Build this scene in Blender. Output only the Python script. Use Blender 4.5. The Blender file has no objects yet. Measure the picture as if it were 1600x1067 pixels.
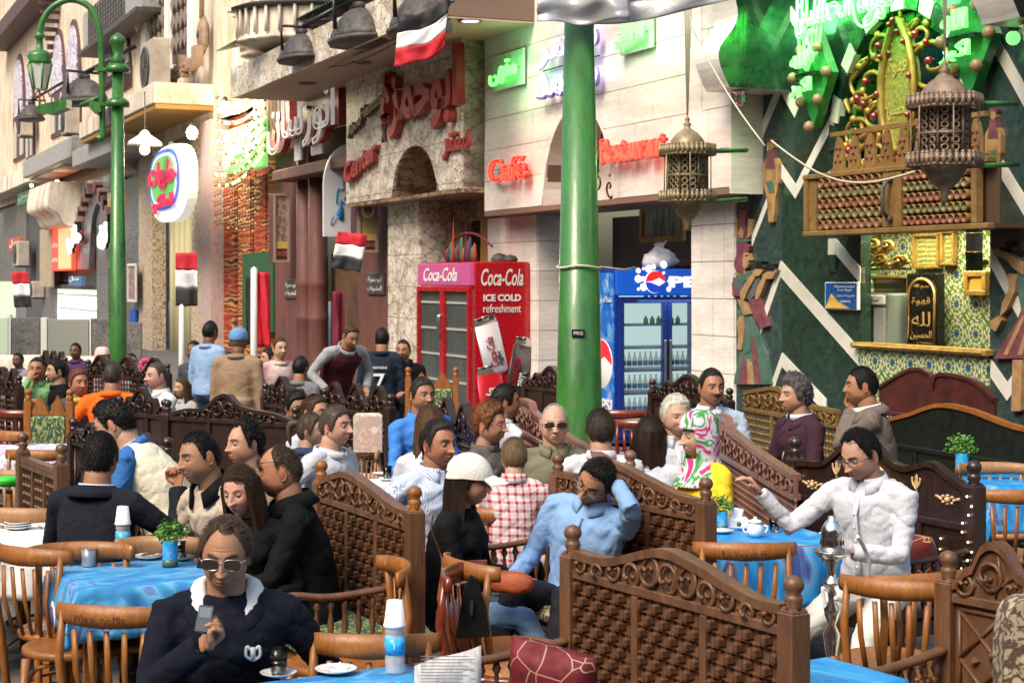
import bpy, math, random
import numpy as np
from mathutils import Vector, Matrix, noise
R=math.radians; PI=math.pi
random.seed(7)
S=bpy.context.scene; COL=S.collection
# ---------------- camera ----------------
FPX,YH,CH=2600.0,438.0,2.03          # focal length in px of the 1600 px wide photograph, horizon row, eye height
cd=bpy.data.cameras.new('camera'); CAM=bpy.data.objects.new('camera',cd); COL.objects.link(CAM)
cd.sensor_width=36; cd.lens=FPX/1600*36; cd.shift_y=-(533.5-YH)/1600; cd.clip_end=400; cd.clip_start=.1
cd.dof.use_dof=True; cd.dof.focus_distance=8.6; cd.dof.aperture_fstop=9
CAM.location=(0,0,CH); CAM.rotation_euler=(R(90),0,0); S.camera=CAM
# ---------------- light ----------------
W=bpy.data.worlds.new('World'); S.world=W; W.use_nodes=True
nt=W.node_tree; bg=nt.nodes['Background']; sky=nt.nodes.new('ShaderNodeTexSky'); sky.sky_type='NISHITA'
sky.sun_disc=False; SUN_EL,SUN_AZ=R(48),R(218)
sky.sun_elevation=SUN_EL; sky.sun_rotation=SUN_AZ; sky.air_density=1.6; sky.dust_density=5.0; sky.ozone_density=1.0
nt.links.new(sky.outputs[0],bg.inputs[0]); bg.inputs[1].default_value=.14
sd=bpy.data.lights.new('sun','SUN'); sd.energy=1.7; sd.angle=R(24); sd.color=(1,.92,.80)
so=bpy.data.objects.new('sun',sd); COL.objects.link(so)
sdir=Vector((math.sin(SUN_AZ)*math.cos(SUN_EL),math.cos(SUN_AZ)*math.cos(SUN_EL),math.sin(SUN_EL)))
so.rotation_euler=(-sdir).to_track_quat('-Z','Y').to_euler(); so.location=sdir*30
S.view_settings.view_transform='Standard'; S.view_settings.look='None'; S.view_settings.exposure=.74; S.view_settings.gamma=1
S.view_settings.use_curve_mapping=False
S.cycles.max_bounces=7; S.cycles.diffuse_bounces=3; S.cycles.glossy_bounces=3; S.cycles.transmission_bounces=6; S.cycles.transparent_max_bounces=12
S.cycles.sample_clamp_indirect=6; S.cycles.use_denoising=True; S.cycles.caustics_reflective=False; S.cycles.caustics_refractive=False
# ---------------- pixel to place ----------------
def P(px,py,d): return Vector(((px-800)/FPX*d,d,CH-(py-YH)/FPX*d))
def PS(px,py,s): return P(px,py,FPX/s)
def PZ(px,py,z): return P(px,py,FPX*(CH-z)/(py-YH))
# ---------------- materials ----------------
MATS={}
def _n(nt,t,**k):
    n=nt.nodes.new(t)
    for a,b in k.items(): setattr(n,a,b)
    return n
def mat(name,col=(.5,.5,.5),rough=.55,metal=0,spec=.5,emit=None,es=1,kind=None,col2=None,scale=8,bump=0,bscale=60,alpha=1,trans=0,coat=0,sheen=0,stretch=(1,1,1),detail=4,mix=(.35,.65),attr=None,sss=0,fold=0):
    if name in MATS: return MATS[name]
    m=bpy.data.materials.new(name); m.use_nodes=True; MATS[name]=m
    nt=m.node_tree; b=nt.nodes['Principled BSDF']; L=nt.links.new
    b.inputs['Base Color'].default_value=(*col,1); b.inputs['Roughness'].default_value=rough; b.inputs['Metallic'].default_value=metal
    b.inputs['Specular IOR Level'].default_value=spec; b.inputs['Coat Weight'].default_value=coat; b.inputs['Sheen Weight'].default_value=sheen
    if trans: b.inputs['Transmission Weight'].default_value=trans; b.inputs['IOR'].default_value=1.33
    if alpha<1: b.inputs['Alpha'].default_value=alpha
    if sss: b.inputs['Subsurface Weight'].default_value=sss; b.inputs['Subsurface Radius'].default_value=(.012,.005,.003); b.inputs['Subsurface Scale'].default_value=1
    if emit: b.inputs['Emission Color'].default_value=(*emit,1); b.inputs['Emission Strength'].default_value=es
    tc=_n(nt,'ShaderNodeTexCoord'); mp=_n(nt,'ShaderNodeMapping'); L(tc.outputs['Object'],mp.inputs[0]); mp.inputs['Scale'].default_value=stretch
    src=None
    def ramp(fac,c1,c2,a=.35,bb=.65,interp='LINEAR'):
        r=_n(nt,'ShaderNodeValToRGB'); r.color_ramp.elements[0].position=a; r.color_ramp.elements[1].position=bb
        r.color_ramp.elements[0].color=(*c1,1); r.color_ramp.elements[1].color=(*c2,1); r.color_ramp.interpolation=interp; L(fac,r.inputs[0]); return r.outputs[0]
    def noi(sc,det=4,dist=0,vec=None,rough=.5):
        n=_n(nt,'ShaderNodeTexNoise'); n.inputs['Scale'].default_value=sc; n.inputs['Detail'].default_value=det; n.inputs['Distortion'].default_value=dist; n.inputs['Roughness'].default_value=rough
        L(vec or mp.outputs[0],n.inputs['Vector']); return n
    def mixc(f,c1,c2,mode='MIX'):
        x=_n(nt,'ShaderNodeMix',data_type='RGBA',blend_type=mode)
        if isinstance(f,(int,float)): x.inputs[0].default_value=f
        else: L(f,x.inputs[0])
        for i,c in ((6,c1),(7,c2)):
            if isinstance(c,tuple): x.inputs[i].default_value=(*c,1)
            else: L(c,x.inputs[i])
        return x.outputs[2]
    def mth(op,a,b_=None,c=None):
        x=_n(nt,'ShaderNodeMath',operation=op)
        for i,v in enumerate((a,b_,c)):
            if v is None: continue
            if isinstance(v,(int,float)): x.inputs[i].default_value=v
            else: L(v,x.inputs[i])
        return x.outputs[0]
    def sep(o=None):
        s=_n(nt,'ShaderNodeSeparateXYZ'); L(o or mp.outputs[0],s.inputs[0]); return s.outputs
    hb=None
    if col2 and kind is None: src=ramp(noi(scale,detail).outputs[0],col,col2,*mix)
    if kind=='wood':
        mp.inputs['Scale'].default_value=(stretch[0],stretch[1],stretch[2])
        n=noi(scale,6,1.5); n2=noi(scale*.2,3)
        c=ramp(n.outputs[0],col,col2,.3,.7); src=mixc(n2.outputs[0],c,tuple(x*.55 for x in col)); 
        hb=n.outputs[0]
    if kind=='marble':
        v=_n(nt,'ShaderNodeTexVoronoi',feature='DISTANCE_TO_EDGE'); v.inputs['Scale'].default_value=scale
        d=noi(scale*1.3,4); add=_n(nt,'ShaderNodeMix',data_type='VECTOR'); add.inputs[0].default_value=.22
        L(mp.outputs[0],add.inputs[4]); L(d.outputs['Color'],add.inputs[5]); L(add.outputs[1],v.inputs['Vector'])
        c=ramp(v.outputs[0],col2,col,.0,.07*mix[1]/.65); n3=noi(scale*.5,5,.6); c2=ramp(n3.outputs[0],tuple(x*.72 for x in col),(1,1,1),.38,.6)
        src=mixc(.85,c,c2,'MULTIPLY')
    if kind=='stone':
        n1=noi(scale,8,.2); n2=noi(scale*.13,3)
        c=ramp(n1.outputs[0],col,col2,.3,.7); src=mixc(.6,c,ramp(n2.outputs[0],(.5,.47,.42),(1,1,1),.3,.6),'MULTIPLY')
    if kind=='dirt':
        mp.inputs['Scale'].default_value=(1,1,.35); n1=noi(scale,8,.4); n2=noi(scale*5,6)
        c=ramp(n1.outputs[0],col2,col,.32,.58); src=mixc(.35,c,ramp(n2.outputs[0],(.5,.45,.4),(1,1,1),.3,.6),'MULTIPLY')
    if kind=='stripes':   # fine vertical stripes on cloth
        o=sep(); a=mth('ADD',o[0],mth('MULTIPLY',o[1],.6)); s=mth('SINE',mth('MULTIPLY',a,scale)); src=ramp(s,col,col2,.45,.6)
    if kind=='plaid':
        o=sep(); a=mth('SINE',mth('MULTIPLY',mth('ADD',o[0],mth('MULTIPLY',o[1],.5)),scale)); b2=mth('SINE',mth('MULTIPLY',o[2],scale))
        c1=ramp(a,col,col2,.4,.6); c2=ramp(b2,col,col2,.4,.6); src=mixc(.5,c1,c2)
    if kind=='rug':       # mirrored arabesque pattern
        o=sep(); fx=mth('PINGPONG',o[0],.5/scale*4); fz=mth('PINGPONG',o[2],.5/scale*4)
        cb=_n(nt,'ShaderNodeCombineXYZ'); L(fx,cb.inputs[0]); L(fz,cb.inputs[2]); L(fz,cb.inputs[1])
        w=_n(nt,'ShaderNodeTexWave',wave_type='RINGS'); w.inputs['Scale'].default_value=scale*.9; w.inputs['Distortion'].default_value=9; w.inputs['Detail'].default_value=2; w.inputs['Detail Scale'].default_value=1.6; L(cb.outputs[0],w.inputs['Vector'])
        n=noi(scale*1.1,2,1,cb.outputs[0]); c=ramp(w.outputs[0],col,col2,.45,.6,); src=mixc(ramp(n.outputs[0],(0,0,0),(1,1,1),.5,.55),c,ramp(w.outputs[0],(.03,.02,.05),(.6,.25,.05),.3,.7))
    if kind=='zellij':    # green/white star tiles
        o=sep(); cb=_n(nt,'ShaderNodeCombineXYZ'); fx=mth('SUBTRACT',mth('FRACT',mth('MULTIPLY',o[0],scale)),.5); fz=mth('SUBTRACT',mth('FRACT',mth('MULTIPLY',o[2],scale)),.5)
        r=mth('SQRT',mth('ADD',mth('MULTIPLY',fx,fx),mth('MULTIPLY',fz,fz))); a=mth('ARCTAN2',fz,fx)
        st=mth('ADD',mth('SINE',mth('MULTIPLY',a,10)),mth('SINE',mth('MULTIPLY',r,44)))
        c=ramp(st,col,col2,.42,.5); src=mixc(ramp(r,(1,1,1),(0,0,0),.09,.1),c,(.03,.06,.35))
        src=mixc(ramp(mth('ABSOLUTE',mth('SUBTRACT',r,.36)),(1,1,1),(0,0,0),.03,.035),src,(.55,.5,.4))
    if kind=='floral':    # woven upholstery with pale flowers
        v=_n(nt,'ShaderNodeTexVoronoi'); v.inputs['Scale'].default_value=scale; L(mp.outputs[0],v.inputs['Vector']); n=noi(scale*1.4,3,2.5)
        c=ramp(n.outputs[0],col,col2,.5,.56); src=mixc(ramp(v.outputs[0],(1,1,1),(0,0,0),.18,.22),c,tuple(min(1,x*1.2) for x in col2))
    if kind=='scarf':
        n=noi(scale,3,1.8); r=_n(nt,'ShaderNodeValToRGB'); L(n.outputs[0],r.inputs[0]); e=r.color_ramp.elements; e[0].position=.38; e[0].color=(.62,.62,.68,1); e[1].position=.66; e[1].color=(.6,.6,.62,1)
        for p_,c_ in ((.42,(.04,.25,.05)),(.46,(.05,.3,.08)),(.49,(.6,.6,.64)),(.53,(.6,.58,.6)),(.56,(.5,.015,.16)),(.61,(.55,.03,.2))): x=e.new(p_); x.color=(*c_,1)
        src=r.outputs[0]
    if kind=='swirl':
        v=_n(nt,'ShaderNodeTexVoronoi',feature='DISTANCE_TO_EDGE'); v.inputs['Scale'].default_value=scale; L(mp.outputs[0],v.inputs['Vector'])
        src=mixc(ramp(v.outputs[0],(1,1,1),(0,0,0),.012,.02),ramp(noi(25,3).outputs[0],col,tuple(x*.6 for x in col)),col2)
    if kind=='print':     # printed oilcloth: soft blue swirls with pale washes
        n=noi(scale,3,2.2); r=_n(nt,'ShaderNodeValToRGB'); L(n.outputs[0],r.inputs[0]); e=r.color_ramp.elements
        e[0].position=.3; e[0].color=(*col,1); e[1].position=.72; e[1].color=(*col2,1); x=e.new(.5); x.color=(col[0]*1.3,col[1]*2.0,min(1,col[2]*1.25),1); x=e.new(.6); x.color=(.16,.42,.75,1); x=e.new(.64); x.color=(.07,.08,.35,1)
        src=r.outputs[0]
    if attr:
        at=_n(nt,'ShaderNodeVertexColor',layer_name=attr); src=at.outputs[0]
        if bump: src=mixc(.25,src,ramp(noi(90,4).outputs[0],(.6,.5,.45),(1,1,1),.35,.6),'MULTIPLY')
    if src is not None: L(src,b.inputs['Base Color'])
    if emit and src is not None and kind not in(None,) : pass
    if bump and fold:
        f1=noi(7,3,2.2); f2=noi(bscale,3); hh=mth('ADD',mth('MULTIPLY',mth('ABSOLUTE',mth('SUBTRACT',f1.outputs[0],.5)),2.2),mth('MULTIPLY',f2.outputs[0],.04)); bp=_n(nt,'ShaderNodeBump'); bp.inputs['Strength'].default_value=fold; bp.inputs['Distance'].default_value=.03; L(hh,bp.inputs['Height']); L(bp.outputs[0],b.inputs['Normal'])
    elif bump:
        nb=noi(bscale,5); bp=_n(nt,'ShaderNodeBump'); bp.inputs['Strength'].default_value=min(1,bump); bp.inputs['Distance'].default_value=.01
        L(hb if hb is not None else nb.outputs[0],bp.inputs['Height']); L(bp.outputs[0],b.inputs['Normal'])
    if rough>.12 and not emit and not trans and not metal:
        rr=_n(nt,'ShaderNodeMapRange'); L(noi(23,4).outputs[0],rr.inputs[0]); rr.inputs[1].default_value=.3; rr.inputs[2].default_value=.7; rr.inputs[3].default_value=max(.03,rough-.1); rr.inputs[4].default_value=min(1,rough+.12); L(rr.outputs[0],b.inputs['Roughness'])
    return m
def glow(name,c,e): return mat(name,c,emit=c,es=e)
# ---------------- mesh builder ----------------
class MB:
    def __init__(s): s.v=[]; s.f=[]; s.m=[]; s.sm=[]; s.xf=None
    def add(s,v,f,mi=0,smooth=False):
        o=len(s.v)
        if s.xf is not None: v=[tuple(s.xf@Vector(p)) for p in v]
        s.v+= [tuple(p) for p in v]; s.f+=[tuple(i+o for i in q) for q in f]; s.m+=[mi]*len(f); s.sm+=[smooth]*len(f); return s
    def box(s,x0,x1,y0,y1,z0,z1,mi=0,bev=0):
        if bev:
            b=min(bev,(x1-x0)/3,(y1-y0)/3,(z1-z0)/3)
            lo=[(x0+b,y0+b),(x1-b,y0+b),(x1-b,y1-b),(x0+b,y1-b)]; hi=[(x0,y0),(x1,y0),(x1,y1),(x0,y1)]
            v=[(*p,z0) for p in lo]+[(*p,z0+b) for p in hi]+[(*p,z1-b) for p in hi]+[(*p,z1) for p in lo]
            f=[(3,2,1,0),(12,13,14,15)]
            for k in range(3):
                for i in range(4): j=(i+1)%4; f.append((k*4+i,k*4+j,k*4+4+j,k*4+4+i))
            return s.add(v,f,mi)
        v=[(x,y,z) for z in(z0,z1) for x,y in((x0,y0),(x1,y0),(x1,y1),(x0,y1))]
        return s.add(v,[(3,2,1,0),(4,5,6,7),(0,1,5,4),(1,2,6,5),(2,3,7,6),(3,0,4,7)],mi)
    def tube(s,pts,r,n=8,mi=0,caps=True,closed=False,flat=1.0,up=None):
        pts=[Vector(p) for p in pts]; N=len(pts); rr=r if isinstance(r,(list,tuple)) else [r]*N
        v=[]; f=[]; prev=None
        for i,p in enumerate(pts):
            if closed: t=(pts[(i+1)%N]-pts[i-1])
            else: t=(pts[min(i+1,N-1)]-pts[max(i-1,0)])
            t=t.normalized() if t.length>1e-9 else Vector((0,0,1))
            if prev is None:
                a=Vector(up) if up else (Vector((0,0,1)) if abs(t.z)<.9 else Vector((1,0,0)))
            else: a=prev
            u=(a-t*a.dot(t)); u=u.normalized() if u.length>1e-6 else t.orthogonal().normalized()
            w=t.cross(u); prev=u
            ri=rr[i]
            for k in range(n):
                an=2*PI*k/n; v.append(p+u*(math.cos(an)*ri*flat)+w*(math.sin(an)*ri))
        M=N if closed else N-1
        for i in range(M):
            j=(i+1)%N
            for k in range(n): f.append((i*n+k,i*n+(k+1)%n,j*n+(k+1)%n,j*n+k))
        if caps and not closed: f.append(tuple(range(n-1,-1,-1))); f.append(tuple((N-1)*n+k for k in range(n)))
        return s.add(v,f,mi,True)
    def lathe(s,prof,c=(0,0,0),n=12,mi=0,sx=1,sy=1,axis='z',a0=0,smooth=True):
        v=[];f=[]
        for r,z in prof:
            for k in range(n):
                a=2*PI*k/n+a0; x,y=r*math.cos(a)*sx,r*math.sin(a)*sy
                p=(x,y,z) if axis=='z' else ((x,z,y) if axis=='y' else (z,x,y))
                v.append((c[0]+p[0],c[1]+p[1],c[2]+p[2]))
        m=len(prof)
        for i in range(m-1):
            for k in range(n): f.append((i*n+k,i*n+(k+1)%n,(i+1)*n+(k+1)%n,(i+1)*n+k))
        if prof[0][0]>1e-4: f.append(tuple(range(n-1,-1,-1)))
        if prof[-1][0]>1e-4: f.append(tuple((m-1)*n+k for k in range(n)))
        return s.add(v,f,mi,smooth)
    def ball(s,c,r,n=8,mi=0,sz=1):
        m=max(4,n//2+1); return s.lathe([(r*math.sin(PI*i/(m-1)),-r*sz*math.cos(PI*i/(m-1))) for i in range(m)],c,n,mi)
    def prism(s,poly,y0,y1,mi=0,mi2=None,plane='xz'):   # polygon in x-z extruded along y
        n=len(poly)
        if plane=='xz': v=[(x,y0,z) for x,z in poly]+[(x,y1,z) for x,z in poly]
        elif plane=='yz': v=[(y0,x,z) for x,z in poly]+[(y1,x,z) for x,z in poly]
        else: v=[(x,z,y0) for x,z in poly]+[(x,z,y1) for x,z in poly]
        s.add(v,[tuple(range(n)),tuple(range(2*n-1,n-1,-1))],mi)
        return s.add(v,[(i,n+i,n+(i+1)%n,(i+1)%n) for i in range(n)],mi if mi2 is None else mi2)
    def strip(s,top,bot,y0,y1,mi=0):  # wall between two polylines (x,z) lists of equal length
        n=len(top); v=[(x,y0,z) for x,z in bot]+[(x,y0,z) for x,z in top]+[(x,y1,z) for x,z in bot]+[(x,y1,z) for x,z in top]; f=[]
        for i in range(n-1):
            f+=[(i,i+1,n+i+1,n+i),(2*n+i,3*n+i,3*n+i+1,2*n+i+1),(n+i,n+i+1,3*n+i+1,3*n+i),(i,2*n+i,2*n+i+1,i+1)]
        f+=[(0,n,3*n,2*n),(n-1,3*n-1,4*n-1,2*n-1)]
        return s.add(v,f,mi)
    def mesh(s,name,mats):
        me=bpy.data.meshes.new(name); me.from_pydata(s.v,[],s.f)
        for m in (mats if isinstance(mats,(list,tuple)) else [mats]): me.materials.append(m)
        me.polygons.foreach_set('material_index',s.m); me.polygons.foreach_set('use_smooth',s.sm); me.update(); return me
    def build(s,name,mats,parent=None,kind=None,label=None,fix=True):
        me=s.mesh(name,mats)
        if fix:
            import bmesh
            bm=bmesh.new(); bm.from_mesh(me); bmesh.ops.recalc_face_normals(bm,faces=bm.faces); bm.to_mesh(me); bm.free()
        return obj(name,me,parent,kind,label)
def obj(name,me,parent=None,kind=None,label=None):
    o=bpy.data.objects.new(name,me); COL.objects.link(o)
    if parent is not None: o.parent=parent
    if kind: o['kind']=kind
    if label: o['label']=label
    return o
def tag(o,label,cat,group=None,kind=None):
    o['label']=label; o['category']=cat
    if group: o['group']=group
    if kind: o['kind']=kind
    return o
def thing(name,label,cat,M=None,group=None):
    o=bpy.data.objects.new(name,None); COL.objects.link(o); o.empty_display_size=.1
    if M is not None:
        if isinstance(M,(Vector,tuple)): M=Matrix.Translation(Vector(M))
        o.matrix_world=M
    return tag(o,label,cat,group)
def copy_tree(o,parent=None):
    c=o.copy(); COL.objects.link(c); c.parent=parent if parent is not None else o.parent
    for ch in list(o.children): copy_tree(ch,c)
    return c
def cat_spline(pts,n=8):
    pts=[Vector(p) for p in pts]; out=[]
    for i in range(len(pts)-1):
        p0=pts[max(i-1,0)];p1=pts[i];p2=pts[i+1];p3=pts[min(i+2,len(pts)-1)]
        for k in range(n):
            t=k/n; out.append(.5*((2*p1)+(-p0+p2)*t+(2*p0-5*p1+4*p2-p3)*t*t+(-p0+3*p1-3*p2+p3)*t**3))
    out.append(pts[-1]); return out
# ---------------- lettering ----------------
_AR={'ا':(0xfe8d,0xfe8e),'ب':(0xfe8f,0xfe90,0xfe91,0xfe92),'ة':(0xfe93,0xfe94),'ت':(0xfe95,0xfe96,0xfe97,0xfe98),'ج':(0xfe9d,0xfe9e,0xfe9f,0xfea0),'ح':(0xfea1,0xfea2,0xfea3,0xfea4),'خ':(0xfea5,0xfea6,0xfea7,0xfea8),'د':(0xfea9,0xfeaa),'ر':(0xfead,0xfeae),'ز':(0xfeaf,0xfeb0),'س':(0xfeb1,0xfeb2,0xfeb3,0xfeb4),'ش':(0xfeb5,0xfeb6,0xfeb7,0xfeb8),'ع':(0xfec9,0xfeca,0xfecb,0xfecc),'ف':(0xfed1,0xfed2,0xfed3,0xfed4),'ق':(0xfed5,0xfed6,0xfed7,0xfed8),'ك':(0xfed9,0xfeda,0xfedb,0xfedc),'ل':(0xfedd,0xfede,0xfedf,0xfee0),'م':(0xfee1,0xfee2,0xfee3,0xfee4),'ن':(0xfee5,0xfee6,0xfee7,0xfee8),'ه':(0xfee9,0xfeea,0xfeeb,0xfeec),'و':(0xfeed,0xfeee),'ي':(0xfef1,0xfef2,0xfef3,0xfef4),'ى':(0xfeef,0xfef0)}
def arabic(t):
    o=[]
    for i,c in enumerate(t):
        if c not in _AR: o.append(c); continue
        p=i>0 and t[i-1] in _AR and len(_AR[t[i-1]])==4; n=i<len(t)-1 and t[i+1] in _AR and len(_AR[c])==4
        f=_AR[c]; k=(3 if p and n else 2 if n else 1 if p else 0); k=min(k,len(f)-1) if k!=3 else (3 if len(f)==4 else 1)
        o.append(chr(f[k]))
    return ''.join(reversed(o))
def lettering(txt,w,h,m,parent,loc=(0,0,0),rot=(R(90),0,0),ext=.004,off=.0,neon=0,name='lettering',shear=0,italic=0,skew=None):
    """text fitted into a w x h box whose lower-left corner sits at loc (x-z plane)"""
    c=bpy.data.curves.new('t','FONT'); c.body=txt; c.resolution_u=3; c.shear=shear
    if neon: c.fill_mode='NONE'; c.bevel_depth=neon; c.bevel_resolution=1
    else: c.extrude=ext*0+.05; c.offset=off
    o=bpy.data.objects.new('t',c); COL.objects.link(o); dg=bpy.context.evaluated_depsgraph_get()
    me=bpy.data.meshes.new_from_object(o.evaluated_get(dg)); bpy.data.objects.remove(o); bpy.data.curves.remove(c)
    n=len(me.vertices); a=np.empty(n*3); me.vertices.foreach_get('co',a); a=a.reshape(-1,3)
    lo,hi=a.min(0),a.max(0); sx=w/max(1e-6,hi[0]-lo[0]); sy=h/max(1e-6,hi[1]-lo[1])
    a[:,0]=(a[:,0]-lo[0])*sx; a[:,1]=(a[:,1]-lo[1])*sy
    a[:,2]=(a[:,2]-lo[2])/max(1e-6,hi[2]-lo[2])*(ext if not neon else neon*2.2)
    if skew: a[:,1]+=a[:,0]*skew
    me.vertices.foreach_set('co',a.ravel()); me.materials.clear(); me.materials.append(m); me.update(); me.name=name
    ob=obj(name,me,parent); ob.location=loc; ob.rotation_euler=rot
    return ob
# ---------------- the palette ----------------
WOOD_D=mat('carved_brown_wood',(.115,.048,.022),.46,kind='wood',col2=(.26,.125,.06),scale=9,stretch=(1.5,6,.6),bump=.25,coat=.05)
WOOD_M=mat('worn_walnut_wood',(.11,.052,.024),.42,kind='wood',col2=(.22,.115,.06),scale=9,stretch=(2,6,.7),bump=.25,coat=.15)
WOOD_B=mat('black_brown_wood',(.022,.011,.008),.35,kind='wood',col2=(.06,.026,.016),scale=9,stretch=(2,6,.7),bump=.2,coat=.25)
WOOD_K=mat('blackened_green_wood',(.006,.01,.008),.4,kind='wood',col2=(.015,.02,.014),scale=7,stretch=(1,6,.7),bump=.2,coat=.1)
WOOD_R=mat('rosy_carved_wood',(.2,.085,.06),.45,kind='wood',col2=(.32,.15,.105),scale=8,stretch=(1,6,.8),bump=.2,coat=.1)
WOOD_RED=mat('red_stained_wood',(.16,.02,.008),.28,kind='wood',col2=(.3,.05,.015),scale=8,stretch=(3,3,.7),bump=.15,coat=.4)
WOOD_O=mat('honey_beech_wood',(.27,.09,.016),.45,kind='wood',col2=(.50,.20,.045),scale=10,stretch=(3,3,.8),bump=.15,coat=0)
WOOD_OP=mat('faded_beech_wood',(.36,.16,.06),.45,kind='wood',col2=(.5,.27,.12),scale=10,stretch=(3,3,.8),bump=.12,coat=0)
WOOD_G=mat('gilded_lattice_wood',(.22,.12,.035),.4,kind='wood',col2=(.42,.26,.09),scale=12,bump=.2)
GOLD=mat('gilt_paint',(.75,.5,.16),.38,metal=.35)
GOLDY=mat('yellow_gilt_scrollwork',(.46,.29,.06),.42,metal=.3,col2=(.28,.17,.04),scale=9)
INK=mat('pen_ink',(.03,.015,.01),.7); WHITE=mat('white_paint',(.78,.77,.74),.5); BLACK=mat('black_plastic',(.012,.012,.014),.35)
GREENP=mat('green_gloss_paint',(.045,.19,.035),.32,kind='dirt',col2=(.022,.10,.02),scale=5,coat=.25,bump=.15,bscale=22)
MARBW=mat('white_veined_marble',(.78,.72,.65),.32,kind='stone',col2=(.9,.87,.83),scale=5,stretch=(1,1,5),bump=.05)
MARBV=mat('crazed_marble',(.80,.72,.62),.3,kind='marble',col2=(.22,.18,.15),scale=5.5,stretch=(1,1,1.3))
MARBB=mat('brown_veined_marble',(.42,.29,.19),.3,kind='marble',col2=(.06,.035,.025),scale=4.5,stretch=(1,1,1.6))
MARBG=mat('dark_green_marble',(.010,.028,.018),.18,kind='stone',col2=(.03,.065,.045),scale=11,coat=.4)
MARBG2=mat('blue_green_marble',(.022,.045,.042),.2,kind='stone',col2=(.05,.09,.085),scale=14,coat=.2)
BANDW=mat('cream_marble_band',(.68,.66,.58),.35,kind='stone',col2=(.8,.78,.7),scale=6)
GREYST=mat('grey_polished_granite',(.11,.105,.10),.3,kind='stone',col2=(.26,.26,.27),scale=20)
CREAMW=mat('aged_cream_render',(.74,.62,.48),.8,kind='dirt',col2=(.48,.34,.24),scale=2.2,bump=.3)
CREAMW2=mat('pale_sooty_render',(.76,.68,.57),.8,kind='dirt',col2=(.42,.32,.24),scale=1.6,bump=.3)
MAROON=mat('maroon_painted_plaster',(.17,.06,.05),.6,kind='dirt',col2=(.11,.05,.045),scale=2.2,bump=.1)
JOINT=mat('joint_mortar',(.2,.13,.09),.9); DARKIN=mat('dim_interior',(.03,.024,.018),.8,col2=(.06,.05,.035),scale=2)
GREYMET=mat('weathered_grey_metal',(.25,.24,.23),.5,col2=(.38,.37,.35),scale=8,bump=.2)
LAMPMET=mat('dusty_floodlight_metal',(.035,.03,.027),.6,col2=(.09,.08,.07),scale=12,bump=.2)
BRASS=mat('pierced_brass',(.36,.29,.17),.5,metal=.3,col2=(.22,.17,.09),scale=14); BRASSD=mat('dark_pierced_bronze',(.28,.20,.14),.55,metal=.25,col2=(.16,.11,.08),scale=14)
SILVER=mat('polished_steel',(.72,.7,.66),.18,metal=1); CHROME=mat('thin_wire_metal',(.5,.5,.5),.3,metal=1)
GLASS=mat('clear_glass',(.95,.97,.97),.03,trans=1,spec=.5); PET=mat('clear_bottle_plastic',(.85,.9,.93),.05,alpha=.38,spec=.9)
FGLASS=mat('door_glass_pane',(.06,.075,.075),.04,alpha=.16,spec=.8)
TEA=mat('red_tea',(.2,.008,.01),.1,trans=.3); COFFEE=mat('black_coffee',(.025,.009,.004),.1); FOAM=mat('coffee_foam',(.4,.26,.14),.7)
CERAM=mat('white_glazed_ceramic',(.82,.82,.82),.15,coat=.4); CUPW=mat('white_foam_cup',(.88,.88,.88),.55)
CLOTHB=mat('blue_printed_oilcloth',(.03,.15,.46),.5,kind='print',col2=(.5,.62,.8),scale=3.5,stretch=(1,2.2,1),bump=.15,bscale=12)
CLOTHB2=mat('bright_blue_printed_oilcloth',(.015,.15,.55),.4,kind='print',col2=(.1,.32,.65),scale=1.6,stretch=(2,1,1),bump=.15,bscale=12)
CLOTHW=mat('white_table_linen',(.78,.78,.78),.7,bump=.3,bscale=30)
CLOTHL=mat('white_lilac_printed_linen',(.72,.72,.78),.7,kind='floral',col2=(.35,.3,.52),scale=7)
CUSHR=mat('crimson_brocade',(.17,.010,.018),.75,kind='swirl',col2=(.45,.27,.2),scale=9)
CUSHR2=mat('dark_red_brocade',(.16,.01,.012),.75,kind='swirl',col2=(.55,.33,.12),scale=8,sheen=.1)
UPHG=mat('green_gold_upholstery',(.02,.07,.045),.7,kind='floral',col2=(.3,.32,.12),scale=16,stretch=(1,1,.5))
UPHB=mat('brown_floral_upholstery',(.09,.055,.035),.8,kind='floral',col2=(.4,.33,.22),scale=14)
UPHN=mat('navy_cream_carpet_cloth',(.03,.045,.13),.85,kind='floral',col2=(.42,.33,.24),scale=9)
UPHP=mat('pink_beige_upholstery',(.5,.36,.3),.85,kind='floral',col2=(.62,.5,.42),scale=8)
RUG=mat('red_arabesque_hanging',(.30,.02,.012),.85,kind='rug',col2=(.36,.10,.03),scale=2.0,stretch=(.42,1,1))
ZELL=mat('green_star_zellij',(.09,.2,.035),.3,kind='zellij',col2=(.62,.6,.45),scale=3.6)
PLANT=mat('parsley_leaves',(.035,.13,.012),.5,col2=(.12,.3,.03),scale=50)
RED_P=mat('fridge_red',(.42,.008,.014),.25,coat=.4); RED_L=mat('lit_red_panel',(.8,.02,.02),emit=(1,.08,.04),es=.9)
BLUE_P=mat('fridge_blue',(.008,.035,.28),.25,coat=.4)
REDLET=mat('weathered_red_letter_paint',(.3,.03,.028),.5,col2=(.4,.06,.05),scale=5)
NEONG=glow('green_neon_tube',(.22,1,.22),.85); NEONR=glow('red_neon_tube',(1,.035,.02),2.3); NEONP=glow('violet_neon_tube',(.55,.42,1),2.6)
NEONW=glow('faint_glow_white_tube',(.9,.88,.85),.15); BULB=glow('bright_bulb',(1,.9,.68),60)  # sign tubes are unlit, a faint glow is put into their material
ASPH=mat('worn_grey_paving',(.09,.09,.092),.85,kind='stone',col2=(.16,.155,.15),scale=9,bump=.4,bscale=40)
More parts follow.
